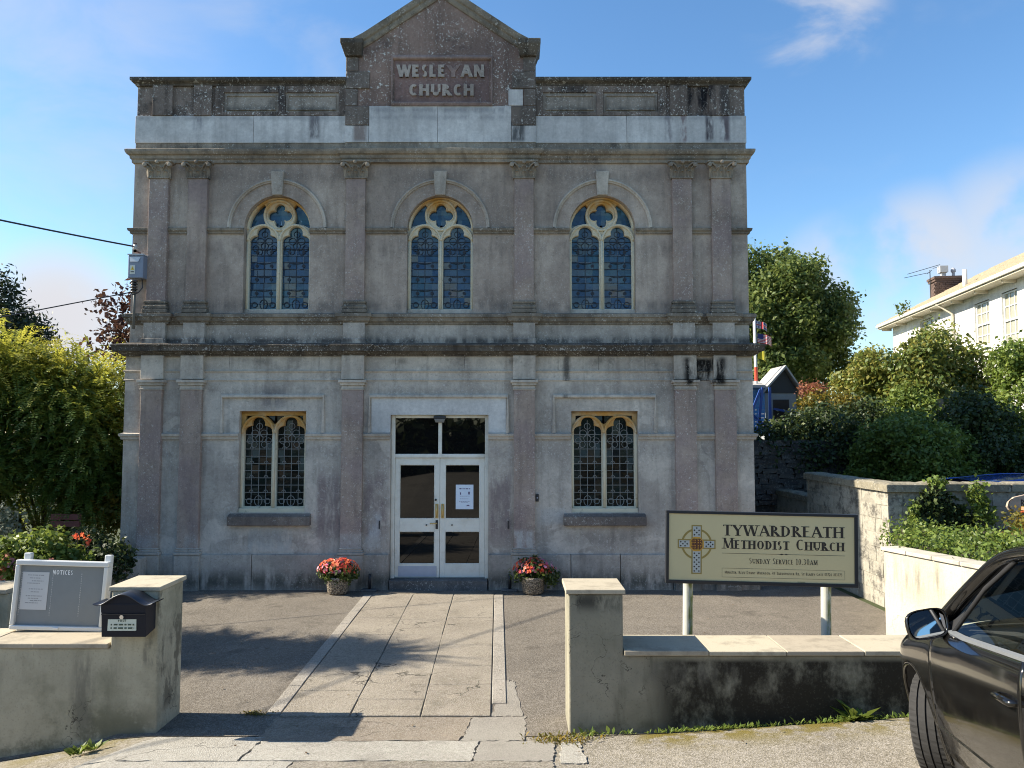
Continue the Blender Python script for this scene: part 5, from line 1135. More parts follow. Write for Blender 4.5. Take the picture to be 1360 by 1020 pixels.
b = NB('pebble_pot'); v = b.voro(70, 'F1', 1); bw = b.t.nodes.new('ShaderNodeRGBToBW'); b.link(v, bw.inputs[0])
b.color(b.mix(b.rng(bw.outputs[0], .2, .8), (0.08, 0.065, 0.05), (0.38, 0.32, 0.24))); b.rough(0.8); b.bump(b.voro(70), 1.0, -0.01); pebble = b.m
for i, (x, lab) in enumerate(((-2.73, 'pebbled flowerpot of orange and red bedding flowers left of the doors'), (.33, 'pebbled flowerpot of red and purple bedding flowers right of the doors'))):
    t = thing('flowerpot', lab, 'flowerpot', (x, 12.36, -.04), 0, 'flowerpots beside the doors')
    rn = np.random.default_rng(20 + i)
    MB().lathe([(.14, 0), (.165, .02), (.185, .20), (.205, .24), (.205, .265), (.17, .265), (.165, .22)], 28).build('pot', pebble, t, smooth=True)
    MB().lathe([(.165, .22), (.165, .23)], 20).build('soil', M['soil'], t)
    lob = [(0, 0, .33, .27, .24, .16), (-.14, -.05, .30, .16, .16, .12), (.16, -.04, .31, .17, .16, .12)] if i == 0 else [(-.02, 0, .36, .22, .22, .2), (-.2, -.05, .28, .16, .14, .11), (.2, -.04, .30, .2, .16, .11), (.27, -.1, .22, .1, .1, .1)]
    V, tn = crown(lob, 230, 5, .025, .055, .6, rn); link('foliage', quads_mesh('foliage', V, M['l_pot'], tn), t, 'stuff')
    def blooms(nm, m, n, lo, hi, cx=0):
        dd = unit(rn, n); dd[:, 2] = np.abs(dd[:, 2]); dd[:, 1] = -np.abs(dd[:, 1]) * .8 + .1; P = np.array([0, 0, .34]) + dd * np.array([.33, .28, .21]); P[:, 0] += cx
        vs = []
        for k in range(n):                       # five-petalled blooms
            nn = dd[k] + rn.normal(size=3) * .25; nn /= np.linalg.norm(nn); u = np.cross(nn, [0.1, .3, 1]); u /= np.linalg.norm(u); w2 = np.cross(nn, u); s = rn.uniform(lo, hi)
            for q in range(5):
                a = q * 2 * PI / 5; p = np.cos(a) * u + np.sin(a) * w2; pp = -np.sin(a) * u + np.cos(a) * w2
                vs += [P[k], P[k] + (p * .6 - pp * .5) * s + nn * s * .15, P[k] + p * s + nn * .1 * s, P[k] + (p * .6 + pp * .5) * s + nn * s * .15]
        link(nm, quads_mesh(nm, np.array(vs), m, np.repeat(np.clip(rn.uniform(0, 1, n), 0, 1), 5)), t, 'stuff')
    blooms('red_blooms', M['f_red'], 85 if i == 0 else 65, .026, .040)
    blooms('salmon_blooms', M['f_salmon'], 40 if i == 0 else 16, .024, .036)
    blooms('pink_blooms', M['f_pink'], 16 if i == 0 else 24, .024, .036, -.06 if i == 0 else .04)

# ------------------------------------------------------------------ block walls on the right
STW = thing('block_wall', 'old concrete block garden wall with mossy coping right of the church', 'wall', (5.42, 11.25, 0))
unit_blocks = []
for k in range(4):
    bm = bmesh.new(); bmesh.ops.create_cube(bm, size=1)
    for v in bm.verts: v.co += Vector((rg.uniform(-.015, .015), rg.uniform(-.012, .012), rg.uniform(-.015, .015)))
    me = bpy.data.meshes.new('block'); bm.to_mesh(me); bm.free(); me.materials.append(M['block']); unit_blocks.append(me)
def block(name, parent, c, s, m=None, rz=0.0):
    o = bpy.data.objects.new(name, rg.choice(unit_blocks)); COL.objects.link(o); o.parent = parent; o.location = c; o.scale = s; o.rotation_euler = (0, 0, rz)
    return o
# side running back along the yard (local x=0 face, thickness towards +x)
MB().box(.006, .24, .006, 3.1, -.3, 1.62).box(.245, 2.9, .010, .23, -.3, 1.617).box(.16, .40, 3.1, 7.5, -.3, 1.17).build('mortar_core', M['mortar'], STW)
for j in range(8):
    z0 = -.06 + j * .212; off = .0 if j % 2 else .215; y = 0.0
    while y < 3.08:
        l = min((.43 if y or not off else off), 3.1 - y)
        if l > .05: block('block', STW, (.0 + .10 + rg.uniform(-.006, .006), y + l / 2, z0 + .1), (.20, l - .008, .204))
        y += l
    x = .205
    while x < 2.9:
        l = min(.43 if (x > .3 or j % 2) else .215, 2.9 - x)
        if z0 + .2 > .5: block('block', STW, (x + l / 2, .10 + rg.uniform(-.006, .006), z0 + .1), (l - .008, .20, .204))
        x += l
for j in range(6):
    z0 = -.06 + j * .206; y = 3.1 + (.0 if j % 2 else -.2)
    while y < 7.4:
        y0 = max(y, 3.11); l = y + .43 - y0
        if l > .06: block('block', STW, (.26 + rg.uniform(-.006, .006), y0 + l / 2, z0 + .1), (.20, l - .012, .195))
        y += .43
def copst(x0, x1, y0, y1, z):
    me = MB().box(-.5, .5, -.5, .5, 0, .8).frust((0, 0), (.5, .5), .8, (0, 0), (.36, .36), 1.0).mesh('coping_stone'); me.materials.append(M['blockcap'])
    o = place('coping_stone', me, STW, ((x0 + x1) / 2, (y0 + y1) / 2, z)); o.scale = (x1 - x0, y1 - y0, .13); md = o.modifiers.new('bevel', 'BEVEL'); md.width = .02; md.segments = 2
for k in range(5): copst(-.05, .29, .34 + k * .56, .34 + k * .56 + .553, 1.625 + rg.uniform(-.006, .006))
for k in range(5): copst(-.05 + k * .6 + (.0 if k else 0), -.05 + k * .6 + .594, -.06, .335, 1.628 + rg.uniform(-.006, .006))
for k in range(8): copst(.13, .44, 3.16 + k * .55, 3.16 + k * .55 + .545, 1.172 + rg.uniform(-.006, .006))
PL = thing('planter_wall', 'sunlit white rendered planter wall with tile coping in front of the block wall', 'planter', (0, 0, 0))
pA, pB, pC, pD = Vector((4.26, 9.0)), Vector((4.86, 6.95)), Vector((7.6, 6.9)), Vector((5.36, 11.2))
mb = MB()
def wallseg(mb, a, c, th, z0, z1):
    d = (c - a).normalized(); n = Vector((d.y, -d.x)) * -th
    p = [a, c, c + n, a + n]; mb.add([(q.x, q.y, z0) for q in p] + [(q.x, q.y, z1) for q in p], [(3, 2, 1, 0), (4, 5, 6, 7), (0, 1, 5, 4), (1, 2, 6, 5), (2, 3, 7, 6), (3, 0, 4, 7)])
wallseg(mb, pA, pB, .20, -.1, 1.125); mb.build('wall', M['planterwhite'], PL, bevel=0.012)
mb = MB(); wallseg(mb, pD - Vector((0.03, .0)), pA + (pD - pA).normalized() * .205 + Vector((.0, .0)), .18, -.1, .9); mb.build('return_wall', M['planterwhite'], PL)
nT = 6
for k in range(nT):
    a = pA.lerp(pB, k / nT) if k else pA - (pB - pA).normalized() * .02; c = pA.lerp(pB, (k + 1) / nT); d = (c - a).normalized(); mb = MB(); wallseg(mb, a + d * .003 + Vector((-d.y, d.x)) * -.0 + Vector((d.y, -d.x)) * .025, c - d * .003 + Vector((d.y, -d.x)) * .025, .26, 1.127, 1.168)
    mb.build('coping_tile', M['captile2'], PL, bevel=0.006)
MB().add([(pA.x + .12, pA.y - .05, 1.08), (pB.x + .1, pB.y + .1, 1.08), (7.4, 7.2, 1.10), (7.6, 11.2, 1.10), (5.46, 11.2, 1.10)], [(0, 1, 2, 3, 4)]).build('soil', M['soil'], PL)
def plant(name, label, cat, lobes, twigs, per, spread, size, m, rng, asp=.55, group=None, stems=None, inner=.25, tonef=None, part='foliage'):
    t = thing(name, label, cat, tuple(lobes[0][:2]) + (min(l[2] - l[5] for l in lobes),), 0, group)
    V, tn = crown(lobes, twigs, per, spread, size, asp, rng, inner, tonef=tonef); V = V - np.array(t.location)[None, :]
    link(part, quads_mesh(part, V, m, tn), t, 'stuff')
    if stems:
        mb = MB()
        for (p, rr) in stems: mb.tube([Vector(q) - Vector(t.location) for q in p], rr, 6)
        mb.build('stems' if len(stems) > 1 else 'trunk', M['bark'], t, smooth=True)
    return t
n1 = np.random.default_rng(31)
lob = [(5.35 + .42 * i + n1.uniform(-.1, .1), 9.5 - .55 * i + (.9 if k else 0) + n1.uniform(-.1, .1), 1.14, .38, .45, .13) for i in range(4) for k in range(2)] + [(4.75, 9.1, 1.16, .28, .5, .08), (4.95, 8.3, 1.16, .22, .5, .08)]
plant('ground_cover', 'bright green trailing ground cover filling the white planter', 'plant', lob, 1500, 6, .05, .055, M['l_bright'], n1, .6)
wallivy = [(6.05, 11.18, 1.38, .30, .05, .28), (6.25, 11.16, 1.22, .30, .06, .22), (5.95, 11.18, 1.22, .22, .05, .2)]
plant('wall_ivy', 'dark ivy hanging on the shaded face of the block wall', 'ivy', wallivy, 420, 6, .04, .06, M['l_hedge'], n1, .8)
plant('climbing_plant', 'pale yellow-green climber growing up over the block wall coping', 'climber', [(6.62, 11.08, 1.55, .12, .08, .22), (6.66, 11.05, 1.25, .16, .10, .22), (6.05, 11.1, 1.76, .10, .10, .06)], 190, 5, .04, .06, M['l_bright'], n1, .7, stems=[([(6.7, 11.1, 1.05), (6.6, 11.08, 1.3), (6.62, 11.1, 1.7)], [.012, .01, .006])])
plant('climbing_plant', 'small bright sprig against the block wall near the pier', 'climber', [(5.72, 11.12, 1.33, .07, .05, .15)], 40, 4, .03, .06, M['l_bright'], n1, .7)
fb = plant('flower_clump', 'clump of red and pink flowers with pale stems in the planter', 'flowers', [(6.85, 10.2, 1.30, .38, .30, .2), (7.2, 9.9, 1.3, .3, .3, .2)], 300, 5, .05, .06, M['l_yellow'], n1, .6)
V, tn = crown([(6.85, 10.05, 1.48, .25, .2, .07), (7.15, 9.85, 1.48, .25, .2, .08)], 50, 4, .02, .06, .9, n1, .0); link('blooms', quads_mesh('blooms', V - np.array(fb.location), M['f_red'], tn), fb, 'stuff')
V, tn = crown([(7.0, 9.98, 1.50, .3, .2, .06)], 22, 4, .02, .06, .9, n1, .0); link('pale_blooms', quads_mesh('pale_blooms', V - np.array(fb.location), M['f_pink'], tn), fb, 'stuff')
# carved wooden sign standing in the planter
WS = thing('wooden_sign', 'weathered carved wooden plank sign on a stake by the block wall', 'sign', (7.38, 10.85, 1.05))
pts = [(-.52, .40), (-.50, .46), (-.42, .53), (-.2, .58), (.1, .585), (.55, .57), (.55, .30), (.2, .285), (-.1, .29), (-.35, .325), (-.49, .35)]
mb = MB(); n = len(pts); mb.v = [(p[0], -.02, p[1]) for p in pts] + [(p[0], .02, p[1]) for p in pts]; mb.f = [tuple(range(n)), tuple(range(2 * n - 1, n - 1, -1))] + [(i, n + i, n + (i + 1) % n, (i + 1) % n) for i in range(n)]
pk = mb.build('plank', plain('grey_brown_plank', (0.36, 0.28, 0.21), 0.85, var=.35, scale=20), WS, bevel=0.006)
mb = text_mb('BAIT', -.33, .40, .10, -.021, .002, width=.24, wk=.14, wn=.12, serif=False); text_mb('SH', .02, .44, .09, -.021, .002, width=.16, wk=.14, wn=.12, serif=False, mbx=mb); text_mb('OP', -.02, .315, .085, -.021, .002, width=.16, wk=.14, wn=.12, serif=False, mbx=mb)
mb.sweepxz(arc(-.43, .43, .07, .075, 100, 260, 8), [(-.006, 0), (-.006, .002), (.006, .002), (.006, 0)], -.021); mb.build('lettering', plain('burnt_letter', (0.05, 0.035, 0.03), 0.9), pk)
MB().box(-.02, .02, -.005, .03, -.1, .31).build('stake', M['bark'], WS, loc=(.03, 0.026, 0))

# ------------------------------------------------------------------ bank, slate retaining wall, hedges beyond
def bz(x, y): return 1.1 + min(1.0, max(0, (y - 16.4) / 6)) * 1.1 + .02 * max(0, y - 24) * .6 + max(0, min(1, (x - 9) / 8)) * .5
bx = frange(5.3, 12, 12) + frange(13, 60, 16); by = frange(16.6, 30, 14) + frange(32, 120, 14)
tag(sheet('bank', M['grassground'], bx, by, 0, fz=lambda x, y: bz(x, y) + .08 * math.sin(x * 1.7 + y)), kind='structure')
tag(sheet('yard', M['grassground'], frange(5.7, 30, 24), frange(11.4, 17, 10), 0, fz=lambda x, y: .12 + .02 * (x - 5.7)), kind='structure')
SLW = thing('slate_wall', 'dark dry slate retaining wall below the hedge behind the block wall', 'wall', (5.0, 16.5, 0))
MB().box(-.2, 14, .06, .5, -.2, 2.3).build('rubble_core', M['mortar'], SLW).data.materials[0] = M['slatestone']
st_me = []
for k in range(5):
    bm = bmesh.new(); bmesh.ops.create_cube(bm, size=1)
    for v in bm.verts: v.co += Vector((rg.uniform(-.14, .1), rg.uniform(-.1, .1), rg.uniform(-.18, .18)))
    me = bpy.data.meshes.new('stone'); bm.to_mesh(me); bm.free(); me.materials.append(M['slatestone']); st_me.append(me)
z = .95; cnt = 0
while z < 2.25:
    h = rg.uniform(.07, .13); x = -.1
    while x < 3.7 and cnt < 290:
        l = rg.uniform(.16, .42); o = bpy.data.objects.new('stone', rg.choice(st_me)); COL.objects.link(o); o.parent = SLW; o.location = (x + l / 2, .04 + rg.uniform(-.03, .03), z + h / 2); o.scale = (l * .97, .22, h * .95); o.rotation_euler = (0, rg.uniform(-.06, .06), 0)
        x += l; cnt += 1
    z += h
def shrub_lobes(c, rad, n, rr, seed): return [list(c) + [r * .72 for r in rad]] + bumps(c, rad, n, rr, np.random.default_rng(seed))
n2 = np.random.default_rng(77)
plant('hedge', 'dark shaded hedge hanging over the slate wall beside the church', 'hedge', shrub_lobes((7.45, 17.3, 2.45), (1.1, .9, .55), 14, .34, 1) + [(5.6, 16.8, 2.2, .5, .4, .5), (6.2, 17.0, 2.5, .5, .4, .42), (6.8, 17.1, 2.65, .5, .4, .4), (6.4, 16.4, 2.0, .5, .25, .35), (7.1, 16.4, 2.0, .5, .3, .5)], 1900, 7, .09, .10, M['l_hedge'], n2)
plant('ivy_bush', 'large rounded mid green bush overhanging the block wall', 'bush', shrub_lobes((8.0, 15.3, 1.75), (1.05, 1.0, .95), 26, .34, 2) + [(8.9, 15.6, 1.7, .5, .6, .8), (7.2, 15.8, 1.5, .4, .5, .6)], 5200, 8, .055, .07, M['l_ivy'], n2, .75)
plant('hedge', 'dark green ivy hedge beside the blue car roof', 'hedge', shrub_lobes((9.7, 16.0, 2.0), (.95, .9, 1.1), 22, .36, 3), 2800, 8, .07, .08, M['l_hedge'], n2, .75)
plant('ivy_bush', 'tall bright green ivy bush at the right edge below the white house', 'bush', shrub_lobes((11.45, 17.2, 3.0), (1.15, 1.1, 1.5), 26, .42, 4), 4200, 8, .07, .085, M['l_bright'], n2, .75)
plant('shrub', 'tall straggly yellow-green shrub in front of the white house', 'shrub', shrub_lobes((10.15, 19.0, 3.6), (1.35, 1.0, 1.05), 30, .36, 5) + [(10.3, 19, 4.75, .5, .4, .25), (11.0, 19, 4.3, .6, .5, .5), (11.5, 19, 3.8, .6, .5, .7), (11.3, 19, 3.2, .8, .6, .7)], 3200, 7, .11, .11, M['l_autumn'], n2, .6, stems=[([(9.9 + .2 * k, 19, 1.8), (9.7 + .32 * k, 19, 3.3), (9.4 + .45 * k, 19, 4.6)], [.05, .03, .01]) for k in range(4)], inner=.45)
plant('shrub', 'rusty orange shrub with reddish top left of the white house', 'shrub', shrub_lobes((8.95, 19.6, 3.5), (.6, .6, .95), 14, .28, 6), 1200, 7, .09, .10, M['l_autumn'], n2, .6, tonef=lambda P: np.full(len(P), .22), inner=.4)
plant('shrub', 'low yellow and gold shrub behind the dark hedge', 'shrub', shrub_lobes((7.85, 18.6, 3.05), (.75, .6, .50), 14, .24, 7), 1100, 7, .08, .08, M['l_yellow'], n2, .6)
plant('shrub', 'coral leaved shrub beside the playhouse', 'shrub', shrub_lobes((7.45, 19.2, 3.50), (.35, .35, .2), 7, .15, 8), 150, 6, .07, .06, M['l_red'], n2, .6)
plant('shrub', 'mid green leafy shrub filling the bank above the dark hedge', 'shrub', shrub_lobes((8.9, 17.9, 2.75), (1.1, .7, .6), 16, .28, 19), 1500, 7, .08, .085, M['l_ivy'], n2, .65)
for k, (x, y, z, lab) in enumerate([(13.4, 24, 5.1, 'sparse leafy twig against the white house wall')]): plant('twig', lab, 'twig', [(11.3, 20, 4.9, .5, .4, .4), (10.9, 20, 5.1, .3, .3, .3)], 60, 5, .12, .10, M['l_autumn'], n2, .55, stems=[([(11.3, 20, 2.5), (11.2, 20, 4.4), (10.9, 20, 5.2)], [.03, .02, .006]), ([(11.3, 20, 2.5), (11.4, 20, 4.4), (11.6, 20, 5.2)], [.03, .02, .006])])
gp = thing('garden_fence', 'short stretch of wooden fence with blue planks among the shrubs', 'fence', (9.55, 17.3, 2.3))
for k in range(9):
    MB().box(k * .17 - .07, k * .17 + .07, -.02, .02, 0, .9 + rg.uniform(-.05, .05)).build('plank', plain('blue_paint', (0.22, 0.30, 0.42), 0.6) if k > 5 else M['woodpost'], gp)
MB().box(-.1, 1.5, .021, .06, .2, .28).box(-.1, 1.5, .021, .06, .65, .73).build('rail', M['woodpost'], gp)
# big broadleaf tree beyond
def tree(name, label, base, lobes, twigs, per, spread, size, m, rng, tr=.25, group=None, asp=.6, inner=.3, tonef=None, branches=9):
    t = thing(name, label, 'tree', base, 0, group); B = Vector(base)
    V, tn = crown(lobes, twigs, per, spread, size, asp, rng, inner, tonef=tonef); link('crown', quads_mesh('crown', V - np.array(base), m, tn), t, 'stuff')
    mb = MB(); top = Vector(lobes[0][:3]) - B; mb.tube([Vector((0, 0, -.3)), top * .35 + Vector((.1, 0, 0)), top * .75, top], [tr * 1.3, tr, tr * .75, tr * .4], 9)
    for l in lobes[1:1 + branches]:
        e = Vector(l[:3]) - B; s = top * rng.uniform(.45, .9); mb.tube([s, s.lerp(e, .5) + Vector((0, 0, .15)), e], [tr * .4, tr * .25, tr * .08], 6)
    mb.build('trunk', M['bark'], t, smooth=True); return t
n3 = np.random.default_rng(99)
tree('broadleaf_tree', 'large dark green broadleaf tree beyond the right corner of the church', (9.6, 28, 2.2), [[9.6, 28, 6.3, 2.2, 1.8, 2.0]] + bumps((9.4, 28, 6.1), (2.5, 2.2, 2.75), 34, .72, n3) + [[11.7, 28, 5.9, .6, .5, .35], [12.2, 28.2, 5.1, .7, .5, .3], [12.0, 28, 4.3, .8, .5, .35]], 7200, 9, .14, .15, M['l_tree'], n3, .35)
tree('broadleaf_tree', 'distant green tree low behind the playhouse and hedge', (13.5, 38, 2.2), [[13.5, 38, 4.4, 1.8, 1.5, 1.4]] + bumps((13.5, 38, 4.4), (2.6, 2, 1.7), 14, .7, n3), 1500, 8, .18, .2, M['l_tree'], n3, .3)
# playhouse, climbing frame, flagpole
blue = plain('blue_timber_paint', (0.03, 0.08, 0.30), 0.5); lblue = plain('light_blue_boards', (0.10, 0.30, 0.62), 0.55); greyroof = plain('grey_roofing', (0.34, 0.33, 0.31), 0.8, var=.25)
PH = thing('playhouse', 'small garden playhouse with grey gabled roof and blue boarding', 'playhouse', (7.1, 20.5, 2.1))
for k in range(12): MB().box(-1.3, -.42, -.02, .02, .35 + k * .105, .35 + k * .105 + .098).build('board', lblue, PH)
MB().box(-.40, .42, 0, .9, .0, 1.42).build('wall', plain('grey_boarding', (0.30, 0.32, 0.33), 0.7), PH)
MB().box(-.20, .22, -.02, .02, 0.2, 1.25).build('door', M['black'], PH)
MB().add([(-.44, -.02, 1.42), (.46, -.02, 1.42), (.10, -.02, 2.05), (-.44, .9, 1.42), (.46, .9, 1.42), (.10, .9, 2.05)], [(0, 1, 2), (5, 4, 3), (0, 3, 4, 1)]).build('gable_wall', plain('dark_recess', (0.05, 0.05, 0.05), 0.8), PH)
for (a, c2) in [((-.55, 1.36), (.10, 2.08)), ((.10, 2.08), (.62, 1.30))]: MB().add([(a[0], -.2, a[1]), (c2[0], -.2, c2[1]), (c2[0], 1.0, c2[1]), (a[0], 1.0, a[1]), (a[0], -.2, a[1] + .07), (c2[0], -.2, c2[1] + .07), (c2[0], 1.0, c2[1] + .07), (a[0], 1.0, a[1] + .07)], [(3, 2, 1, 0), (4, 5, 6, 7), (0, 1, 5, 4), (1, 2, 6, 5), (2, 3, 7, 6), (3, 0, 4, 7)]).build('roof', greyroof, PH)
MB().add([(-1.4, -.3, 1.62), (-.5, -.3, 1.62), (-.3, .9, 1.80), (-1.3, .9, 1.8), (-1.4, -.3, 1.55), (-.5, -.3, 1.55), (-.3, .9, 1.73), (-1.3, .9, 1.73)], [(0, 1, 2, 3), (7, 6, 5, 4), (0, 4, 5, 1), (1, 5, 6, 2), (2, 6, 7, 3), (3, 7, 4, 0)]).build('porch_roof', greyroof, PH)
CF = thing('play_tower', 'blue timber play tower in front of the playhouse', 'play tower', (6.55, 20.1, 2.1))
for (a, c2) in [((-.25, 0, -.2), (-.05, 0, 1.55)), ((.14, 0, -.4), (.14, 0, 1.55)), ((-.8, 0, -.2), (-.1, 0, 1.5)), ((-.7, .1, 1.2), (.1, .1, .5)), ((-1, 0, .45), (1.3, 0, .52)), ((.5, 0, -.3), (.5, 0, .52)), ((.95, 0, -.3), (.95, 0, .6)), ((.3, .2, 1.0), (1.6, .2, .75)), ((-.05, .1, .1), (-.6, .1, .9))]:
    MB().tube([a, c2], .04, 4).build('beam', blue, CF)
FP = thing('flagpole', 'thin white flagpole with a red band rising behind the playhouse', 'flagpole', (6.52, 20.6, 2.6))
MB().tube([(0, 0, 0), (-.02, 0, 1.3), (-.04, 0, 3.05)], [.045, .042, .038], 10).build('pole', plain('white_pole', (0.62, 0.62, 0.58), 0.5), FP, smooth=True)
MB().tube([(-.015, 0, 1.25), (-.019, 0, 1.62)], .047, 10).build('band', plain('red_band', (0.55, 0.07, 0.03), 0.5), FP)
MB().tube([(-.4, .05, 1.3), (-.05, .05, 2.2)], .012, 5).build('stay', M['woodpost'], FP)
red = plain('flag_red', (0.45, 0.04, 0.05), 0.7); navy = plain('flag_blue', (0.03, 0.04, 0.16), 0.7); fw = plain('flag_white', (0.66, 0.64, 0.62), 0.7)
def flagmesh(w, h, x0, x1, z0, z1, dy):
    mb = MB(); n = 8
    for i in range(n + 1):
        x = x0 + (x1 - x0) * i / n
        for z in (z0, z1): mb.v.append((x * w, .05 * math.sin(x * 7) + dy, z * h - .06 * x * x - .05 * x))
    mb.f = [(2 * i, 2 * i + 2, 2 * i + 3, 2 * i + 1) for i in range(n)]; return mb
fl = thing('flag', 'small red white and blue union flag at the top of the flagpole', 'flag', (6.52, 20.58, 5.28), 0, 'flags on the flagpole')
flagmesh(.30, .19, 0, 1, 0, 1, 0).build('cloth', fw, fl)
for (a, c2, z0, z1, m, d) in [(0, 1, .42, .58, red, -.004), (.42, .58, 0, 1, red, -.005), (.62, .98, .66, .95, navy, -.003), (.02, .38, .66, .95, navy, -.003), (.62, .98, .05, .34, navy, -.003), (.02, .38, .05, .34, navy, -.003)]: flagmesh(.30, .19, a, c2, z0, z1, d).build('stripe', m, fl)
fl = thing('flag', 'red and white striped flag with a blue canton below the union flag', 'flag', (6.55, 20.58, 4.88), 0, 'flags on the flagpole')
flagmesh(.38, .25, 0, 1, 0, 1, 0).build('cloth', fw, fl)
for k in range(7): flagmesh(.38, .25, 0, 1, k * 2 / 13, (k * 2 + 1) / 13, -.004).build('stripe', red, fl)
flagmesh(.38, .25, 0, .42, .46, 1.0, -.008).build('canton', navy, fl)
fl = thing('flag', 'small yellow pennant low on the flagpole', 'flag', (6.56, 20.58, 4.46), 0, 'flags on the flagpole')
flagmesh(.20, .26, 0, 1, 0, 1, 0).build('cloth', plain('flag_yellow', (0.55, 0.48, 0.03), 0.7), fl)

# ------------------------------------------------------------------ white house on the hill
HA, HB = Vector((15.36, 23.3)), Vector((17.05, 34.5)); HD = (HB - HA).normalized(); HN = Vector((HD.y, -HD.x))      # HN points away from the road side
HO = thing('white_house', 'white rendered two storey house with overhanging eaves up the hill', 'house', (HA.x, HA.y, 0))
ang = math.atan2(HD.y, HD.x); HO.rotation_euler = (0, 0, ang)          # local x runs along the wall, local +y faces the viewer's left
LEN = (HB - HA).length; EZ = 7.2
white = stucco('white_house_render', (0.74, 0.73, 0.69), (0.66, 0.65, 0.61), 0.0, 0.08, streak=.12, bump=.1)
def hx_of(u):        # distance along the wall seen at photograph column u
    a = (u - 680) / F; return (a * HA.y - HA.x) / (HD.x - a * HD.y)
wins = []
for (u0, u1, v0, v1) in [(1300, 1318, 401, 446), (1337, 1356, 386, 448)]:
    s0, s1 = hx_of(u1), hx_of(u0); Yd = HA.y + HD.y * (s0 + s1) / 2; zt, zb = at((u0 + u1) / 2, v0, Yd).z, at((u0 + u1) / 2, v1 + 14, Yd).z; wins.append((s0, s1, zb, zt))
s0, s1 = hx_of(1243), hx_of(1226); Yd = HA.y + HD.y * (s0 + s1) / 2; wins.append((s0, s1, at(1235, 460, Yd).z, at(1235, 424, Yd).z))
wins = [(s0 - .05, s1 + .05, zb, zt) for (s0, s1, zb, zt) in wins]
mb = MB(); xs = sorted([-6, LEN] + [q for wq in wins for q in wq[:2]])
front(mb, -6, LEN, 1.0, EZ, 0, [w_ for w_ in wins], .14)
for v in range(len(mb.v)): p = mb.v[v]; mb.v[v] = (p[0], -p[1], p[2])
mb.quad((LEN, 0, 1), (LEN, -7, 1), (LEN, -7, EZ), (LEN, 0, EZ)); mb.quad((-6, 0, 1), (-6, -7, 1), (-6, -7, EZ), (-6, 0, EZ)); mb.quad((-6, -7, 1), (LEN, -7, 1), (LEN, -7, EZ), (-6, -7, EZ))
mb.build('wall', white, HO)
wpaint = plain('white_window_paint', (0.72, 0.71, 0.67), 0.4); hglass = glassy('pale_curtained_glass', (0.30, 0.29, 0.22), .08, 1.5)
for (s0, s1, zb, zt) in wins:
    f = MB(); t = .05
    f.box(s0, s0 + t, -.14, -.06, zb, zt).box(s1 - t, s1, -.14, -.06, zb, zt).box(s0 + t, s1 - t, -.139, -.061, zt - t, zt).box(s0 + t, s1 - t, -.139, -.061, zb, zb + t).box(s0 + t, s1 - t, -.138, -.05, (zb + zt) / 2 - .03, (zb + zt) / 2 + .03)
    for k in (1, 2): xx = s0 + (s1 - s0) * k / 3; f.box(xx - .014, xx + .014, -.137, -.075, zb, zt)
    for k in (1, 3): zz2 = zb + (zt - zb) * k / 4; f.box(s0, s1, -.136, -.076, zz2 - .014, zz2 + .014)
    wd = f.build('window', wpaint, HO); MB().box(s0, s1, -.12, -.10, zb, zt).build('pane', hglass, wd)
    MB().box(s0 - .06, s1 + .06, -.05, .08, zb - .09, zb - .002).build('sill', wpaint, wd)
cr = plain('cream_eaves', (0.56, 0.50, 0.38), 0.6); MB().box(-6.3, LEN + .40, 0.002, .52, EZ - .06, EZ - .02).build('soffit', cr, HO)
MB().box(-6.3, LEN + .42, .51, .60, EZ + .0, EZ + .13).build('gutter', plain('white_gutter', (0.66, 0.63, 0.55), 0.4), HO, bevel=0.03)
MB().box(-6.3, LEN + .38, .42, .505, EZ - .018, EZ + .14).build('fascia', cr, HO)
k = -5.6
brk = None
while k < LEN + .3:
    if brk is None: brk = MB().box(-.035, .035, 0, .40, -.09, 0).build('eaves_bracket', cr, HO, loc=(k, .003, EZ - .062))
    else: o = dup(brk, HO); o.location = (k, .003, EZ - .062)
    k += 1.9
rt = stone_mat('tan_slate_roof', (0.36, 0.29, 0.19), (0.30, 0.24, 0.16), .35, .4)
mb = MB(); n = 9
for j in range(n):
    y0, y1 = .56 - j * .43, .56 - (j + 1) * .43 - .06; z0, z1 = EZ + .14 + j * .225, EZ + .14 + (j + 1) * .225 + .04
    hip = j * .40; mb.add([(-6.3, y0, z0 + .03), (LEN + .45 - hip, y0, z0 + .03), (LEN + .45 - hip - .40, y1, z1), (-6.3, y1, z1), (-6.3, y0, z0), (LEN + .45 - hip, y0, z0), (LEN + .05 - hip, y1, z1 - .04), (-6.3, y1, z1 - .04)], [(0, 1, 2, 3), (4, 7, 6, 5), (0, 4, 5, 1), (1, 5, 6, 2), (3, 2, 6, 7)])
mb.build('roof', rt, HO)
MB().add([(LEN + .45, .6, EZ + .14), (LEN + .45, -7.6, EZ + .14), (LEN - 3.2, -3.3, EZ + 2.15)], [(0, 1, 2)]).add([(-6.3, -7.6, EZ + .14), (LEN + .45, -7.6, EZ + .14), (LEN - 3.2, -3.3, EZ + 2.15), (-6.3, -3.3, EZ + 2.15)], [(0, 1, 2, 3)]).build('rear_roof', rt, HO)
MB().add([(-6.0, 0, EZ), (-6.0, -7, EZ), (-6.0, -3.3, EZ + 1.95)], [(0, 1, 2)]).build('gable_wall', white, HO)
dp = MB(); sd = hx_of(1272); dp.tube([(sd + .2, .52, EZ), (sd + .15, .40, EZ - .12), (sd, .07, EZ - .42), (sd, .07, 1.5)], .05, 8); dp.build('downpipe', plain('cream_pipe', (0.55, 0.50, 0.40), 0.5), HO, smooth=True)
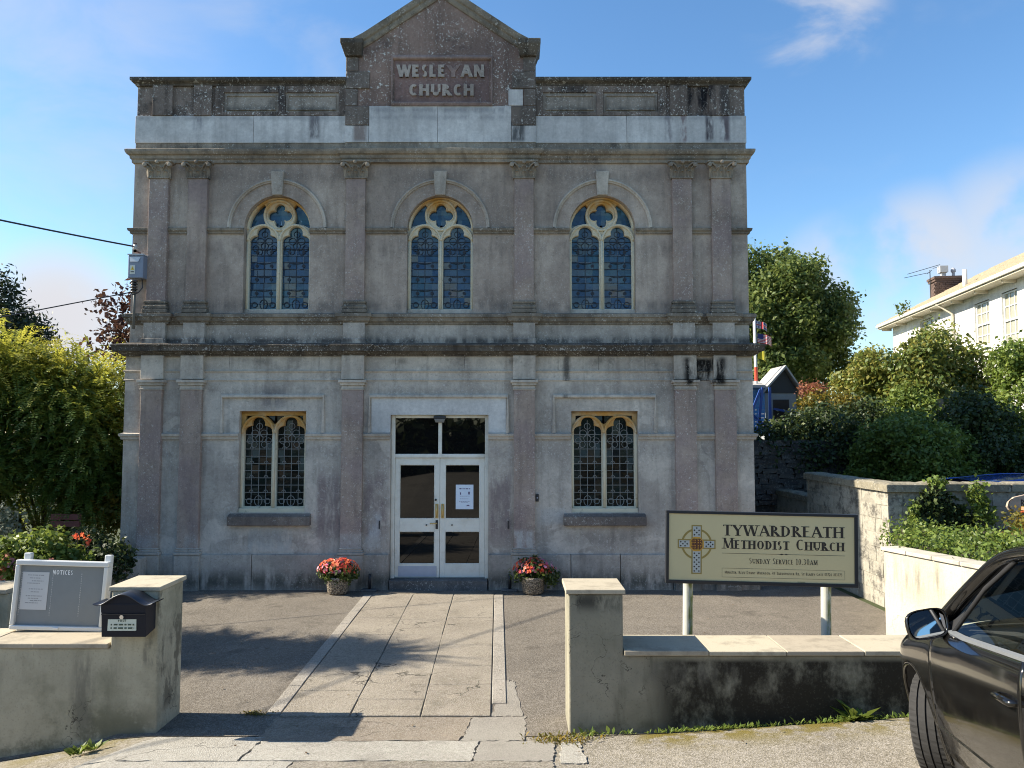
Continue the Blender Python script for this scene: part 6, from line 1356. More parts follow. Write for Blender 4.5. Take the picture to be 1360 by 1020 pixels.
vp = MB(); sv = hx_of(1292); vp.tube([(sv, .1, EZ + .2), (sv, .1, EZ + .95)], .08, 8); vp.build('vent_pipe', wpaint, HO, smooth=True)
# chimney with pots and aerial
b = NB('chimney_brick'); t3 = b.t.nodes.new('ShaderNodeTexBrick'); 
c = b.mix(b.noise(8, 5), (0.13, 0.08, 0.06), (0.07, 0.05, 0.045)); b.color(c); b.rough(.9); b.bump(b.noise(20), .5, .02); b.t.nodes.remove(t3)
cc = at(1256, 375, 33.0); chn = bpy.data.objects.new('chimney', MB().box(-.40, .40, -.35, .35, -3.5, .42).mesh('chimney')); 
chl = HO; Mi = (Matrix.Translation((HA.x, HA.y, 0)) @ Matrix.Rotation(ang, 4, 'Z')).inverted(); lc = Mi @ Vector((cc.x, cc.y, cc.z))
bpy.data.objects.remove(chn)
ch = MB().box(-.36, .36, -.52, .52, -3.5, .0).box(-.40, .40, -.57, .57, .0, .10).box(-.44, .44, -.61, .61, .10, .20).build('chimney', b.m, HO, loc=(lc.x, lc.y, lc.z))
bk = MB().box(-.065, .065, -.11, .11, -.034, .034).build('brick', b.m, ch, loc=(-.33, .4, -.05))
for r_ in range(9):
    for c_ in range(5):
        if r_ == 0 and c_ == 0: continue
        o = dup(bk, ch); o.location = (-.33, .44 - c_ * .235 + (.1 if r_ % 2 else 0) - .02, -.05 - r_ * .085)
MB().box(-.09, .09, -.09, .09, .2, .42).box(-.16, .16, -.16, .16, .42, .70).build('chimney_pot', plain('pale_cowl', (0.40, 0.40, 0.40), 0.5), ch, loc=(0, .1, 0))
MB().lathe([(.06, .2), (.06, .42), (.10, .44), (.10, .54), (.04, .62)], 10).build('chimney_pot', plain('grey_cowl', (0.35, 0.35, 0.38), 0.5), ch, loc=(0, -.32, 0))
MB().tube([(0, .62, -.7), (0, .62, .55)], .02, 6).tube([(0, .62, .45), (.2, 1.6, .28)], .012, 5).tube([(0, .2, .78), (.1, 1.5, .42)], .012, 5).tube([(-.2, .62, .5), (.3, .62, .45)], .012, 5).tube([(0, .5, .62), (.05, .1, .74)], .01, 5).build('aerial', M['black'], ch)
plant('rooftop_weed', 'small leafy plant growing from the far end of the house gutter', 'plant', [tuple(at(1199, 410, 31.5)) + (.25, .2, .25)], 26, 4, .08, .12, M['l_tree'], n2, .6)

# ------------------------------------------------------------------ cars
def paint(name, c, dirt=0.25):
    b = NB(name); z = b.sep(b.t.nodes.new('ShaderNodeTexCoord').outputs['Object'])[2]
    m = b.math('MULTIPLY', b.rng(b.noise(5, 8, 0.7), 0.35, 0.75), b.rng(z, 0.85, 0.25, 0.05, 1.0))
    b.color(b.mix(b.math('MULTIPLY', m, dirt), c, (0.20, 0.175, 0.14))); b.setin(b.p.inputs['Roughness'], b.mix(m, (.12, .12, .12), (.5, .5, .5)))
    b.p.inputs['Coat Weight'].default_value = 0.6; b.p.inputs['Coat Roughness'].default_value = 0.05; b.p.inputs['Metallic'].default_value = 0.3
    return b.m
tyre = plain('tyre_rubber', (0.020, 0.019, 0.018), 0.85, var=.35, scale=30); trimblk = plain('black_plastic', (0.02, 0.02, 0.021), 0.55)
alloy = plain('alloy', (0.45, 0.45, 0.46), 0.3, 0.8); chrome = plain('mirror_chrome', (0.85, 0.87, 0.9), 0.02, 1.0, var=0)
def thinglass(name, tint, alpha):
    b = NB(name); tr = b.t.nodes.new('ShaderNodeBsdfTransparent'); tr.inputs[0].default_value = (*tint, 1); gl = b.t.nodes.new('ShaderNodeBsdfGlossy'); gl.inputs['Roughness'].default_value = .01
    fr = b.t.nodes.new('ShaderNodeFresnel'); fr.inputs[0].default_value = 1.28; mx = b.t.nodes.new('ShaderNodeMixShader'); b.link(b.math('ADD', fr.outputs[0], alpha), mx.inputs[0]); b.link(tr.outputs[0], mx.inputs[1]); b.link(gl.outputs[0], mx.inputs[2]); b.link(mx.outputs[0], b.out.inputs[0]); return b.m
cglass = thinglass('car_glass', (0.74, 0.82, 0.78), 0.0); fabric = plain('seat_fabric', (0.03, 0.03, 0.032), 0.9)
def hwid(y):
    a = .885
    if y > .1: a -= .36 * ((y - .1) / .76) ** 2.1
    if y < -2.7: a -= .20 * ((-2.7 - y) / .84) ** 2
    return a
def prof(z): return 1 - .07 * ((z - .58) / .45) ** 2 - (.02 if z > .80 else 0) * 0
def sx_(y, z):
    t = min(1, max(0, (z - (ztop(y) - .10)) / .10)) if y > -3 else 0
    return -hwid(y) * prof(z) + (.06 if y > -.5 else max(0.012, .06 - (-.5 - y) * .12)) * t * t
def ztop(y):
    P = [(.86, .60), (.70, .70), (.45, .79), (0, .875), (-.5, .945), (-1.2, .965), (-2.2, .995), (-3.0, 1.04), (-3.48, 1.0)]
    for (a, b2) in zip(P, P[1:]):
        if a[0] >= y >= b2[0]: t = (a[0] - y) / (a[0] - b2[0]); return a[1] + (b2[1] - a[1]) * t
    return P[-1][1] if y < -3 else P[0][1]
RA = .365; WR = .315
def zlow(y):
    z = .20
    for yc_ in (0, -2.64):
        d = abs(y - yc_)
        if d < RA: z = max(z, WR + math.sqrt(max(0, RA * RA - d * d)) - .0)
    return z
def shell(name, m, parent, y0, y1, zl, zt, off=0.0, side=-1, ny=None, nz=10, thick=.012):
    ny = ny or max(3, int(abs(y1 - y0) / .035)); mb = MB()
    for i in range(ny + 1):
        y = y0 + (y1 - y0) * i / ny
        a, c2 = zl(y), zt(y)
        for j in range(nz + 1):
            z = a + (c2 - a) * j / nz; x = sx_(y, z) + off
            mb.v.append((x * (1 if side < 0 else -1), y, z))
    for i in range(ny):
        for j in range(nz): mb.f.append((i * (nz + 1) + j, i * (nz + 1) + j + 1, (i + 1) * (nz + 1) + j + 1, (i + 1) * (nz + 1) + j))
    o = mb.build(name, m, parent, smooth=True); md = o.modifiers.new('solid', 'SOLIDIFY'); md.thickness = thick; md.offset = 1 if side < 0 else 1
    return o
def loftx(rows, m, name, parent, smooth=True, thick=0.0):
    mb = MB(); n = len(rows[0])
    for r_ in rows: mb.v += [tuple(p) for p in r_]
    for i in range(len(rows) - 1):
        for j in range(n - 1): mb.f.append((i * n + j, i * n + j + 1, (i + 1) * n + j + 1, (i + 1) * n + j))
    o = mb.build(name, m, parent, smooth=smooth)
    if thick: md = o.modifiers.new('solid', 'SOLIDIFY'); md.thickness = thick; md.offset = 0
    return o
def make_car(name, label, loc, rot, body_m, steer=0.0, full=True, group=None):
    t = thing(name, label, 'car', loc, 0, group); t.rotation_mode = 'XYZ'; t.rotation_euler = rot
    for s in (-1, 1):
        shell('wing', body_m, t, .86, -.42, zlow, ztop, .0, s, nz=12)
        for (a, c2) in ((-.43, -1.68), (-1.69, -2.42)):
            zl = (lambda y: max(.27, zlow(y) + (.012 if zlow(y) > .27 else 0)))
            d = shell('door', body_m, t, a, c2, zl, lambda y: ztop(y) - .004, -.004 * 1, s, nz=12)
            hy = c2 + .13; hx_ = sx_(hy, .80) - .004
            h = MB().tube([(hx_ + .01, hy - .09, .80), (hx_ - .035, hy - .08, .803), (hx_ - .038, hy + .08, .803), (hx_ + .01, hy + .10, .80)], [.013, .017, .017, .013], 8)
            h.v = [(v[0] * (1 if s < 0 else -1), v[1], v[2]) for v in h.v]; ho = h.build('handle', body_m, d, smooth=True)
            cup = MB().lathe([(.005, 0), (.062, .001), (.066, .004)], 16, (0, 0, 0), 'x'); cup.v = [((hx_ - .0045 + (v[0])) * (1 if s < 0 else -1), hy + v[1] * 1.35, .79 + v[2] * .75) for v in cup.v]; cup.build('handle_recess', trimblk, d)
            # waist trim, lower moulding
            mb = MB(); n = 14
            for i in range(n + 1):
                y = a + .0 + (c2 - a) * i / n
                for (dz, dx) in ((.0, .002), (.0, -.006), (.026, -.008), (.03, .02)): zz = ztop(y) - .012 + dz; mb.v.append(((sx_(y, ztop(y) - .01) + dx) * (1 if s < 0 else -1), y, zz))
            for i in range(n):
                for j in range(3): mb.f.append((i * 4 + j, i * 4 + j + 1, i * 4 + j + 5, i * 4 + j + 4))
            mb.build('waist_trim', plain('grey_rubber_trim', (0.20, 0.21, 0.22), 0.5) if False else trim_grey, d, smooth=False)
            mb = MB(); n = 14
            for i in range(n + 1):
                y = a - .02 + (c2 - a + .02) * i / n; zc_ = .40
                for (dz, dx) in ((-.035, .0), (-.025, -.016), (.02, -.02), (.035, .0)): mb.v.append(((sx_(y, zc_ + dz) - .004 + dx) * (1 if s < 0 else -1), y, zc_ + dz))
            for i in range(n):
                for j in range(3): mb.f.append((i * 4 + j, i * 4 + j + 1, i * 4 + j + 5, i * 4 + j + 4))
            mb.build('rubbing_strip', body_m, d, smooth=False)
        shell('rear_quarter', body_m, t, -2.43, -3.48, zlow, ztop, .0, s, nz=12)
        shell('sill', trimblk, t, -.36, -2.30, lambda y: .18, lambda y: .275, .015, s, nz=2)
        # arch lips and liners
        for yc_ in (0, -2.64):
            pts = [(0, yc_ + RA * math.cos(R(a_)), WR + RA * math.sin(R(a_))) for a_ in range(-18, 199, 9)]
            pts = [((sx_(p[1], max(.2, p[2])) - .002) * (1 if s < 0 else -1), p[1], p[2]) for p in pts]; MB().tube(pts, .014, 6).build('arch_lip', body_m, t, smooth=True)
            ln = MB(); n = 16
            for i in range(n + 1):
                a_ = R(-15 + 210 * i / n); y, z = yc_ + RA * .985 * math.cos(a_), WR + RA * .985 * math.sin(a_); xo = sx_(y, max(.2, z)) + .012
                for x in (xo, -.50): ln.v.append((x * (1 if s < 0 else -1), y, z))
            ln.f = [(2 * i, 2 * i + 1, 2 * i + 3, 2 * i + 2) for i in range(n)]; ln.build('arch_liner', trimblk, t)
    # bonnet, nose, boot
    rows = []
    for i in range(13):
        y = .80 - 1.32 * i / 12; hw = -sx_(y, ztop(y)); zt_ = ztop(y); rows.append([(x, y, zt_ + .075 * (1 - (x / hw) ** 2) ** .7 * (.55 + .45 * i / 12)) for x in [hw * k / 8 for k in range(-8, 9)]])
    loftx(rows, body_m, 'bonnet', t)
    rows = []
    for k in range(9):
        z = .20 + (ztop(.86) - .20) * k / 8; rows.append([(hwid(.86) * u * prof(z), .86 + .085 * (1 - u * u) - .04 * abs(k / 8 - .4), z) for u in [q / 8 for q in range(-8, 9)]])
    bp = loftx(rows, body_m, 'front_bumper', t)
    rows = [[(hwid(.80 + .06 * k) * u, .80 + .06 * k + .085 * (1 - u * u) * k, ztop(.80 + .06 * k) + .045 * (1 - u * u) * (1 - k)) for u in [q / 8 for q in range(-8, 9)]] for k in (0, 1)]
    loftx(rows, body_m, 'bonnet_edge', t)
    rows = []
    for k in range(9):
        z = .22 + .80 * k / 8; rows.append([(hwid(-3.48) * u * prof(min(z, .9)), -3.48 - .10 * (1 - u * u) - .03 * math.sin(k / 8 * PI), z) for u in [q / 8 for q in range(-8, 9)]])
    loftx(rows, body_m, 'tailgate', t)
    amber_ = plain('indicator_amber', (0.60, 0.28, 0.12), 0.25) if not bpy.data.materials.get('indicator_amber') else bpy.data.materials['indicator_amber']
    hl = thinglass('lamp_glass', (0.7, 0.7, 0.7), .15) if not bpy.data.materials.get('lamp_glass') else bpy.data.materials['lamp_glass']
    for s in (-1, 1):
        mb = MB()
        for i in range(7):
            y = .44 + .40 * i / 6
            for zz in (ztop(y) - .15, ztop(y) - .02): mb.v.append((s * -1 * -1 * (-(sx_(y, zz)) + .004) if s > 0 else sx_(y, zz) - .004, y, zz))
        mb.f = [(2 * i, 2 * i + 1, 2 * i + 3, 2 * i + 2) for i in range(6)]; mb.build('headlight', hl_m, t, smooth=True)
        y = -.345; MB().box(-.004, .004, -.032, .032, -.018, .018).build('side_repeater', amber_, t, loc=(s * (-sx_(y, .80) + .004), y, .79), bevel=.003)
        y = -.42 + .035; MB().box(-.004, .004, -.045, .03, -.012, .012).build('badge', alloy, t, loc=(s * (-sx_(y, .42) + .005), y, .415))
    # glasshouse
    def gl(x, y, z): return (x, y, z)
    TP = lambda s, y: s * (.615 - .02 * ((y + 1.9) / 1.0) ** 2)
    roofz = lambda y: 1.43 - .055 * ((y + 1.85) / 1.0) ** 2
    rows = []
    for i in range(12):
        y = -1.12 - 1.95 * i / 11; hw = .60 - .015 * ((y + 1.9)) ** 2; rows.append([(hw * u, y, roofz(y) + .055 * (1 - u * u)) for u in [q / 6 for q in range(-6, 7)]])
    loftx(rows, body_m, 'roof', t)
    for s in (-1, 1):
        A0 = Vector((s * .795, -.36, .945)); A1 = Vector((s * .60, -1.14, roofz(-1.14) + .0)); Rm = Vector((s * .60, -2.0, roofz(-2.0))); C1 = Vector((s * .58, -2.95, roofz(-2.95))); C0 = Vector((s * .72, -3.36, 1.04))
        pts = [A0 + Vector((s * .02, .12, -.05)), A0.lerp(A1, .12) + Vector((s * .004, 0, .008)), A0.lerp(A1, .5) + Vector((s * .012, .0, .02)), A0.lerp(A1, .9) + Vector((s * .004, 0, .012)), Rm + Vector((0, .5, -.008)), Rm, C1 + Vector((0, .25, 0)), C1.lerp(C0, .3) + Vector((0, -.02, .03)), C0]
        MB().curve_tube(pts, [.05, .048, .042, .04, .038, .038, .045, .06, .09]).build('roof_pillar', body_m, t, smooth=True)
        g = lambda y, z: s * (.80 + (.60 - .80) * (z - .95) / .46)
        def pane(nm, P, m): q = MB(); q.v = [(g(y, z), y, z) for (y, z) in P]; q.f = [tuple(range(len(P)))]; return q.build(nm, m, t)
        pane('side_window', [(-.66, .962), (-1.62, .985), (-1.62, 1.395), (-1.20, 1.345), (-.92, 1.19)], cglass)
        pane('quarter_light', [(-.44, .965), (-.65, .968), (-.72, 1.08), (-.60, 1.02)], trimblk)
        pane('rear_window', [(-1.71, .985), (-2.42, 1.02), (-2.50, 1.36), (-1.71, 1.39)], cglass)
        pane('rear_quarter_window', [(-2.47, 1.03), (-3.05, 1.09), (-2.86, 1.28), (-2.54, 1.36)], trimblk)
        for (y0, y1) in ((-1.66, -1.66), ): MB().tube([(g(y0, .97), y0, .96), (g(y0, 1.40), y0, 1.40)], .035, 6).build('door_pillar', trimblk, t)
        MB().tube([(g(-.64, .955), -.64, .955), (g(-.92, 1.21), -.905, 1.21), (g(-1.2, 1.37), -1.19, 1.37), (g(-1.6, 1.41), -1.6, 1.405)], .013, 6).build('window_seal', trimblk, t, smooth=True)
    ws = [[(u * .77, -.40 - .0 * abs(u) + .10 * (1 - u * u), .955 + .03 * (1 - u * u)) for u in [q / 6 for q in range(-6, 7)]], [(u * .60, -1.13 + .05 * (1 - u * u), roofz(-1.13) + .05 * (1 - u * u)) for u in [q / 6 for q in range(-6, 7)]]]
    wsn = loftx(ws, cglass, 'windscreen', t, thick=0)
    rwn = [[(u * .70, -3.42, 1.03) for u in (-1, 0, 1)], [(u * .58, -3.02, roofz(-3.02) + .03 * (1 - u * u)) for u in (-1, 0, 1)]]; loftx(rwn, cglass, 'rear_screen', t)
    MB().box(-.82, .82, -3.3, .3, .22, .30).build('floor_pan', trimblk, t); MB().box(-.74, .74, -.75, -.42, .70, .955).build('dashboard', fabric, t, bevel=.05)
    if full:
        mb = MB(); mb.add([(-.50, -.56, 1.045), (-.40, -.56, 1.045)], []); st = MB()
        nrm = Vector((0, .73, .44)).normalized()
        c0 = Vector((-.47, -.60, 1.16)); st.v = [tuple(c0 + Vector((.055 * math.cos(2 * PI * k / 16), -.62 * .028 * math.sin(2 * PI * k / 16), .78 * .03 * math.sin(2 * PI * k / 16)))) for k in range(16)]; st.f = [tuple(range(16))]; st.build('screen_sticker', plain('blue_sticker', (0.04, 0.16, 0.36), 0.5), wsn)
        for s in (-1, 1):
            q = MB().box(s * .38 - .24, s * .38 + .24, -1.75, -1.2, .42, .58).frust((s * .38, -1.78), (.24, .08), .55, (s * .38, -1.95), (.19, .055), 1.12).box(s * .38 - .11, s * .38 + .11, -2.02, -1.93, 1.13, 1.30); q.build('seat', fabric, t, bevel=.04)
        sw = MB(); pts = [(.38 + .18 * math.cos(a_), -.93 - .05 * math.sin(a_), .90 + .17 * math.sin(a_)) for a_ in [2 * PI * k / 20 for k in range(21)]]; sw.tube(pts, .016, 6, False); sw.build('steering_wheel', trimblk, t, smooth=True)
    # mirrors
    for s in (-1, 1):
        cm_ = Vector((s * .915, -.62, 1.005)); n = 22; mb = MB()
        def outl(k, sc): 
            a_ = 2 * PI * k / n; c_, s_ = math.cos(a_), math.sin(a_)
            x = math.copysign(abs(c_) ** .62, c_) * .115 * sc; z = math.copysign(abs(s_) ** .62, s_) * .082 * sc
            return x, z + x * s * -.10
        lay = [(.02, .90), (.0, 1.0), (-.05 + .09, .97), (.075, .80), (.10, .52), (.108, .2)]
        lay = [(.012, .93), (.0, 1.0), (.035, .99), (.075, .86), (.105, .58), (.115, .2)]
        for (d, sc) in lay:
            for k in range(n): x, z = outl(k, sc); mb.v.append((x, d, z))
        for i in range(len(lay) - 1):
            for k in range(n): mb.f.append((i * n + k, i * n + (k + 1) % n, (i + 1) * n + (k + 1) % n, (i + 1) * n + k))
        mb.f.append(tuple((len(lay) - 1) * n + k for k in range(n)))
        ho = mb.build('mirror', body_m, t, loc=cm_, rot=(R(-8), 0, R(-12 * s if s > 0 else 10)), smooth=True)
        gq = MB(); gq.v = [(outl(k, .88)[0], .014, outl(k, .88)[1]) for k in range(n)]; gq.f = [tuple(range(n))]; gq.build('mirror_glass', chrome, ho)
        MB().tube([(s * .79, -.56, .955), (s * .87, -.56, .965), (s * .93, -.56, .97)], [.04, .036, .03], 8).build('mirror_arm', trimblk, t, smooth=True)
    # wheels
    for (yc_, s) in ((0, -1), (0, 1), (-2.64, -1), (-2.64, 1)):
        w_ = bpy.data.objects.new('wheel', None); COL.objects.link(w_); w_.parent = t; w_.location = (s * .765, yc_, WR); w_.rotation_euler = (0, 0, R(steer) if yc_ == 0 else 0)
        hw = .105; N = 120; pr_ = [(-hw * .86, .20), (-hw, .235), (-hw * 1.02, .27), (-hw * .92, .302), (-hw * .84, .309)]
        ribs = [-.82, -.46, -.40, -.08, -.02, .02, .08, .40, .46, .82]
        tp = [(-.84, 0), (-.50, .004), (-.49, -.008), (-.42, -.008), (-.41, .005), (-.05, .006), (-.04, -.008), (.04, -.008), (.05, .006), (.41, .005), (.42, -.008), (.49, -.008), (.50, .004), (.84, 0)]
        pf = pr_[:-1] + [(u * hw, .309 + d) for (u, d) in tp] + [(-p[0], p[1]) for p in pr_[:-1]][::-1]
        mb = MB()
        for (h, r_) in pf:
            for k in range(N):
                a_ = 2 * PI * (k + (.25 if h > 0 else -.25) * (abs(h) / hw) * 3) / N; rr = r_ - (.007 if (k % 4 == 0 and r_ > .3 and abs(h) > .5 * hw) else (.003 if (k % 4 == 2 and r_ > .305 and abs(h) > .06 * hw) else 0)); mb.v.append((h, rr * math.cos(a_), rr * math.sin(a_)))
        for i in range(len(pf) - 1):
            for k in range(N): mb.f.append((i * N + k, i * N + (k + 1) % N, (i + 1) * N + (k + 1) % N, (i + 1) * N + k))
        mb.build('tyre', tyre, w_)
        rm = MB(); rm.lathe([(.205, -.08), (.20, 0), (.205, .08), (.19, .085), (.17, .03), (.06, .045), (.02, .06)], 28, (0, 0, 0), 'x')
        for k in range(7):
            a_ = 2 * PI * k / 7; rm.tube([(.07, .04 * math.cos(a_), .04 * math.sin(a_)), (.075, .19 * math.cos(a_), .19 * math.sin(a_))], .022, 5)
        if s < 0: rm.v = [(-v[0], v[1], v[2]) for v in rm.v]
        rm.build('rim', alloy, w_, smooth=True)
    return t
trim_grey = plain('grey_rubber_trim', (0.16, 0.17, 0.18), 0.45); hl_m = plain('headlight_plastic', (0.25, 0.20, 0.18), 0.1)
# the black car noses down the sloping road towards the wall
th = R(-12.0); fwd = Vector((math.sin(R(12)), math.cos(R(12)), 0)); rgt = Vector((fwd.y, -fwd.x, 0))
flank = Vector((.5495 * 4.52, 4.52, 0))                     # front door shut line on the near flank
org = flank + fwd * .43 + rgt * .885
zg = lambda p: .12 * (6.54 - p.y) + .068 * (p.x - .5)
pit = math.atan(-.12 * fwd.y + .068 * fwd.x); rol = math.atan(-.12 * rgt.y + .068 * rgt.x)
fz_, rz_ = Vector((fwd.x, fwd.y, math.tan(pit))).normalized(), None
rz_ = Vector((rgt.x, rgt.y, math.tan(rol))); rz_ = (rz_ - fz_ * rz_.dot(fz_)).normalized(); uz = rz_.cross(fz_)
rotm = Matrix((rz_, fz_, uz)).transposed()
make_car('parked_car', 'dirty black hatchback parked nose in to the low wall', (org.x, org.y, zg(org) + .004), rotm.to_euler('XYZ'), paint('black_car_paint', (0.008, 0.0075, 0.007), .12), steer=-30)
make_car('parked_car', 'blue car with only its roof showing over the block wall', (10.57, 13.05, .30), (0, 0, R(-90)), paint('blue_car_paint', (0.015, 0.06, 0.30), .1), full=False)

# ------------------------------------------------------------------ planting on the left
def fronds(n, base_lobes, length, rng, step=.045, needle=.075, droop=.75, tonef=None, up=.35, horiz=.5):
    """arching sprays carrying two rows of narrow needles"""
    L = np.array(base_lobes); k = rng.integers(0, len(L), n); d = unit(rng, n); d[:, 2] *= .85
    d /= np.linalg.norm(d, axis=1, keepdims=True); P0 = L[k, :3] + d * L[k, 3:6] * rng.uniform(.45, .92, n)[:, None]
    V = []; T = []; m = int(length / step); dirs = d.copy(); dirs[:, 2] = dirs[:, 2] * horiz + up; dirs += rng.normal(size=(n, 3)) * .25; dirs /= np.linalg.norm(dirs, axis=1, keepdims=True)
    P = P0.copy(); ln = rng.uniform(.6, 1.15, n); base_t = rng.uniform(0, .55, n)
    for i in range(m):
        t = i / m; dirs[:, 2] -= droop * step / length * (1 + t) * 1.2; dn = dirs / np.linalg.norm(dirs, axis=1, keepdims=True); P = P + dn * step * ln[:, None]
        side = np.cross(dn, np.array([0, 0, 1.0])); side /= np.linalg.norm(side, axis=1, keepdims=True) + 1e-6
        for s in (-1, 1):
            a = (side * s * .8 + dn * .6 + rng.normal(size=(n, 3)) * .18); a /= np.linalg.norm(a, axis=1, keepdims=True); ln2 = needle * (1 - .55 * t) * rng.uniform(.7, 1.3, (n, 1)); b2 = np.cross(a, dn); b2 = np.cross(a, b2); b2 /= np.linalg.norm(b2, axis=1, keepdims=True) + 1e-6; wd = ln2 * .13 + .003
            V.append(np.stack([P, P + a * ln2 * .5 + b2 * wd, P + a * ln2, P + a * ln2 * .5 - b2 * wd], axis=1)); T.append(np.clip(base_t + .25 * t + rng.uniform(0, .15, n) + (tonef(P) if tonef is not None else 0), 0, 1))
    return np.concatenate(V).reshape(-1, 3), np.concatenate(T)
n4 = np.random.default_rng(5)
YS = thing('yew_shrub', 'large feathery green shrub with sunlit top painted golden, beside the left of the church', 'shrub', (-8.6, 14.0, 0))
lob = [(-8.7, 13.9, 2.3, 1.9, 1.3, 1.6), (-7.5, 13.8, 2.2, 1.0, 1.0, 1.6), (-9.6, 13.2, 2.6, 1.3, 1.1, 1.6), (-8.0, 14.0, 3.2, 1.1, .9, .75), (-9.2, 13.8, 3.5, 1.2, 1.0, .75), (-7.25, 14.0, 1.5, .7, .8, .8), (-9.4, 12.6, 1.7, 1.1, .8, .9), (-10.6, 13.2, 2.4, 1.2, 1.0, 1.5)]
V, tn = fronds(4200, lob, .85, n4, needle=.095, tonef=lambda P: np.clip((P[:, 2] - 3.0) * .42, -.30, .5)); V2, tn2 = crown(lob, 4200, 8, .14, .15, .25, n4, .75)  # tone rises with height: sunlit top painted into the leaf colour
keep = ~(((V.reshape(-1, 4, 3)[:, 0, 0] > -6.42)) & (V.reshape(-1, 4, 3)[:, 0, 1] > 11.0)); V = V.reshape(-1, 4, 3)[keep].reshape(-1, 3); tn = tn[keep]
k2 = ~(V2.reshape(-1, 4, 3)[:, 0, 0] > -6.42); V2 = V2.reshape(-1, 4, 3)[k2].reshape(-1, 3); tn2 = tn2[k2]
link('foliage', quads_mesh('foliage', np.concatenate([V, V2]) - np.array(YS.location), M['l_yew'], np.concatenate([tn, tn2 * .4])), YS, 'stuff')
for k in range(16):
    a = n4.uniform(-1, 1); e = Vector((a * 1.7 + n4.uniform(-.2, .2), n4.uniform(-.9, .9), n4.uniform(1.6, 2.6))); MB().tube([(a * .15 + .3, 0, -.05), (a * .6 + .3, e.y * .3, .8), e + Vector((.3, 0, 0))], [.05, .035, .015], 6).build('stem', M['bark'], YS, smooth=True)
tree('purple_leaved_tree', 'sparse purple leaved tree rising beside the upper left of the church', (-8.1, 16.5, 0), [[-8.0, 16.5, 4.35, .7, .5, .5]] + [[-8.35, 16.5, 4.9, .40, .3, .35], [-7.6, 16.5, 4.9, .45, .35, .45], [-7.25, 16.5, 5.5, .30, .25, .40], [-8.1, 16.5, 5.4, .25, .25, .3], [-7.4, 16.5, 4.2, .5, .4, .5], [-8.7, 16.5, 5.2, .3, .25, .25], [-7.7, 16.5, 3.5, .7, .5, .5], [-7.1, 16.5, 4.7, .3, .3, .5], [-8.5, 16.4, 4.4, .45, .4, .35]], 520, 5, .13, .13, M['l_purple'], n4, .05, inner=.5)
tree('conifer', 'dark conifer far behind the feathery shrub at the left edge', (-18.5, 27, 0), [[-18.6, 27, 5.2, 1.4, 1.3, 2.4]] + bumps((-18.6, 27, 5.6), (1.7, 1.6, 2.4), 22, .65, n4) + [[-17.4, 27, 4.6, .9, .7, .5], [-18.9, 27, 8.1, .6, .6, .6]], 2600, 7, .17, .2, M['l_conifer'], n4, .25, asp=.35)
# spreading conifer just outside the left edge; its shadow lies across the forecourt
CTB = (-8.45, 9.3, 0)
ct = thing('conifer', 'spreading conifer whose feathery shadow falls across the forecourt', 'tree', CTB)
V, tn = fronds(1500, [(-8.6, 9.3, 2.4, .75, .6, 1.0), (-8.5, 9.3, 3.3, .7, .5, .7), (-8.45, 9.2, 4.6, .25, .15, .4)], .85, n4, needle=.10, droop=.35, up=.15, horiz=.35)
link('crown', quads_mesh('crown', V - np.array(CTB), M['l_yew'], tn * .6), ct, 'stuff')
MB().tube([(0, 0, -.2), (.05, 0, 2), (0, 0, 4.6)], [.16, .11, .03], 8).build('trunk', M['bark'], ct, smooth=True)
# raised bed with flowers
RB = thing('raised_bed', 'rendered raised bed at the left foot of the church front', 'raised bed', (-6.9, 12.3, 0))
MB().box(-3.2, 1.05, -.42, -.24, -.3, .50).box(.87, 1.05, -.239, .28, -.3, .499).build('wall', M['base'], RB, bevel=.02); MB().box(-3.2, .87, -.24, .28, -.2, .45).build('soil', M['soil'], RB)
for k in range(6): MB().box(-3.2 + k * .70, -3.2 + k * .70 + .69, -.44, -.22, .501, .54).build('coping_tile', M['step'], RB, bevel=.008)
n5 = np.random.default_rng(15)
fb = plant('flower_bush', 'sunlit leafy bush with pink and orange flowers behind the noticeboard', 'bush', [(-6.75, 11.1, .75, .42, .35, .35), (-7.1, 11.0, .62, .4, .35, .38), (-6.35, 11.1, .55, .4, .3, .32), (-6.5, 11.0, .85, .25, .25, .25)], 700, 6, .05, .085, M['l_bright'], n5, .6, stems=[([(-6.7, 11.1, 0), (-6.7, 11.1, .6)], [.02, .01])])
V, tn = crown([(-6.6, 10.78, .62, .6, .12, .18)], 16, 5, .035, .085, .8, n5, .0); link('orange_blooms', quads_mesh('orange_blooms', V - np.array(fb.location), M['f_salmon'], tn), fb, 'stuff')
V, tn = crown([(-6.4, 10.78, .66, .5, .12, .16)], 14, 5, .035, .08, .8, n5, .0); link('pink_blooms', quads_mesh('pink_blooms', V - np.array(fb.location), M['f_pink'], tn), fb, 'stuff')
plant('trailing_plant', 'dark green plant spilling over the raised bed corner', 'plant', [(-6.2, 11.95, .62, .45, .25, .22), (-5.95, 11.85, .48, .2, .12, .22), (-6.6, 12.0, .72, .4, .25, .25)], 420, 6, .05, .07, M['l_hedge'], n5, .6)
plant('pale_daisy_bush', 'pale flowered bush behind the noticeboard at left', 'bush', [(-7.75, 11.9, 1.05, .28, .25, .28)], 110, 5, .05, .07, M['l_palebush'], n5, .6, inner=.4)
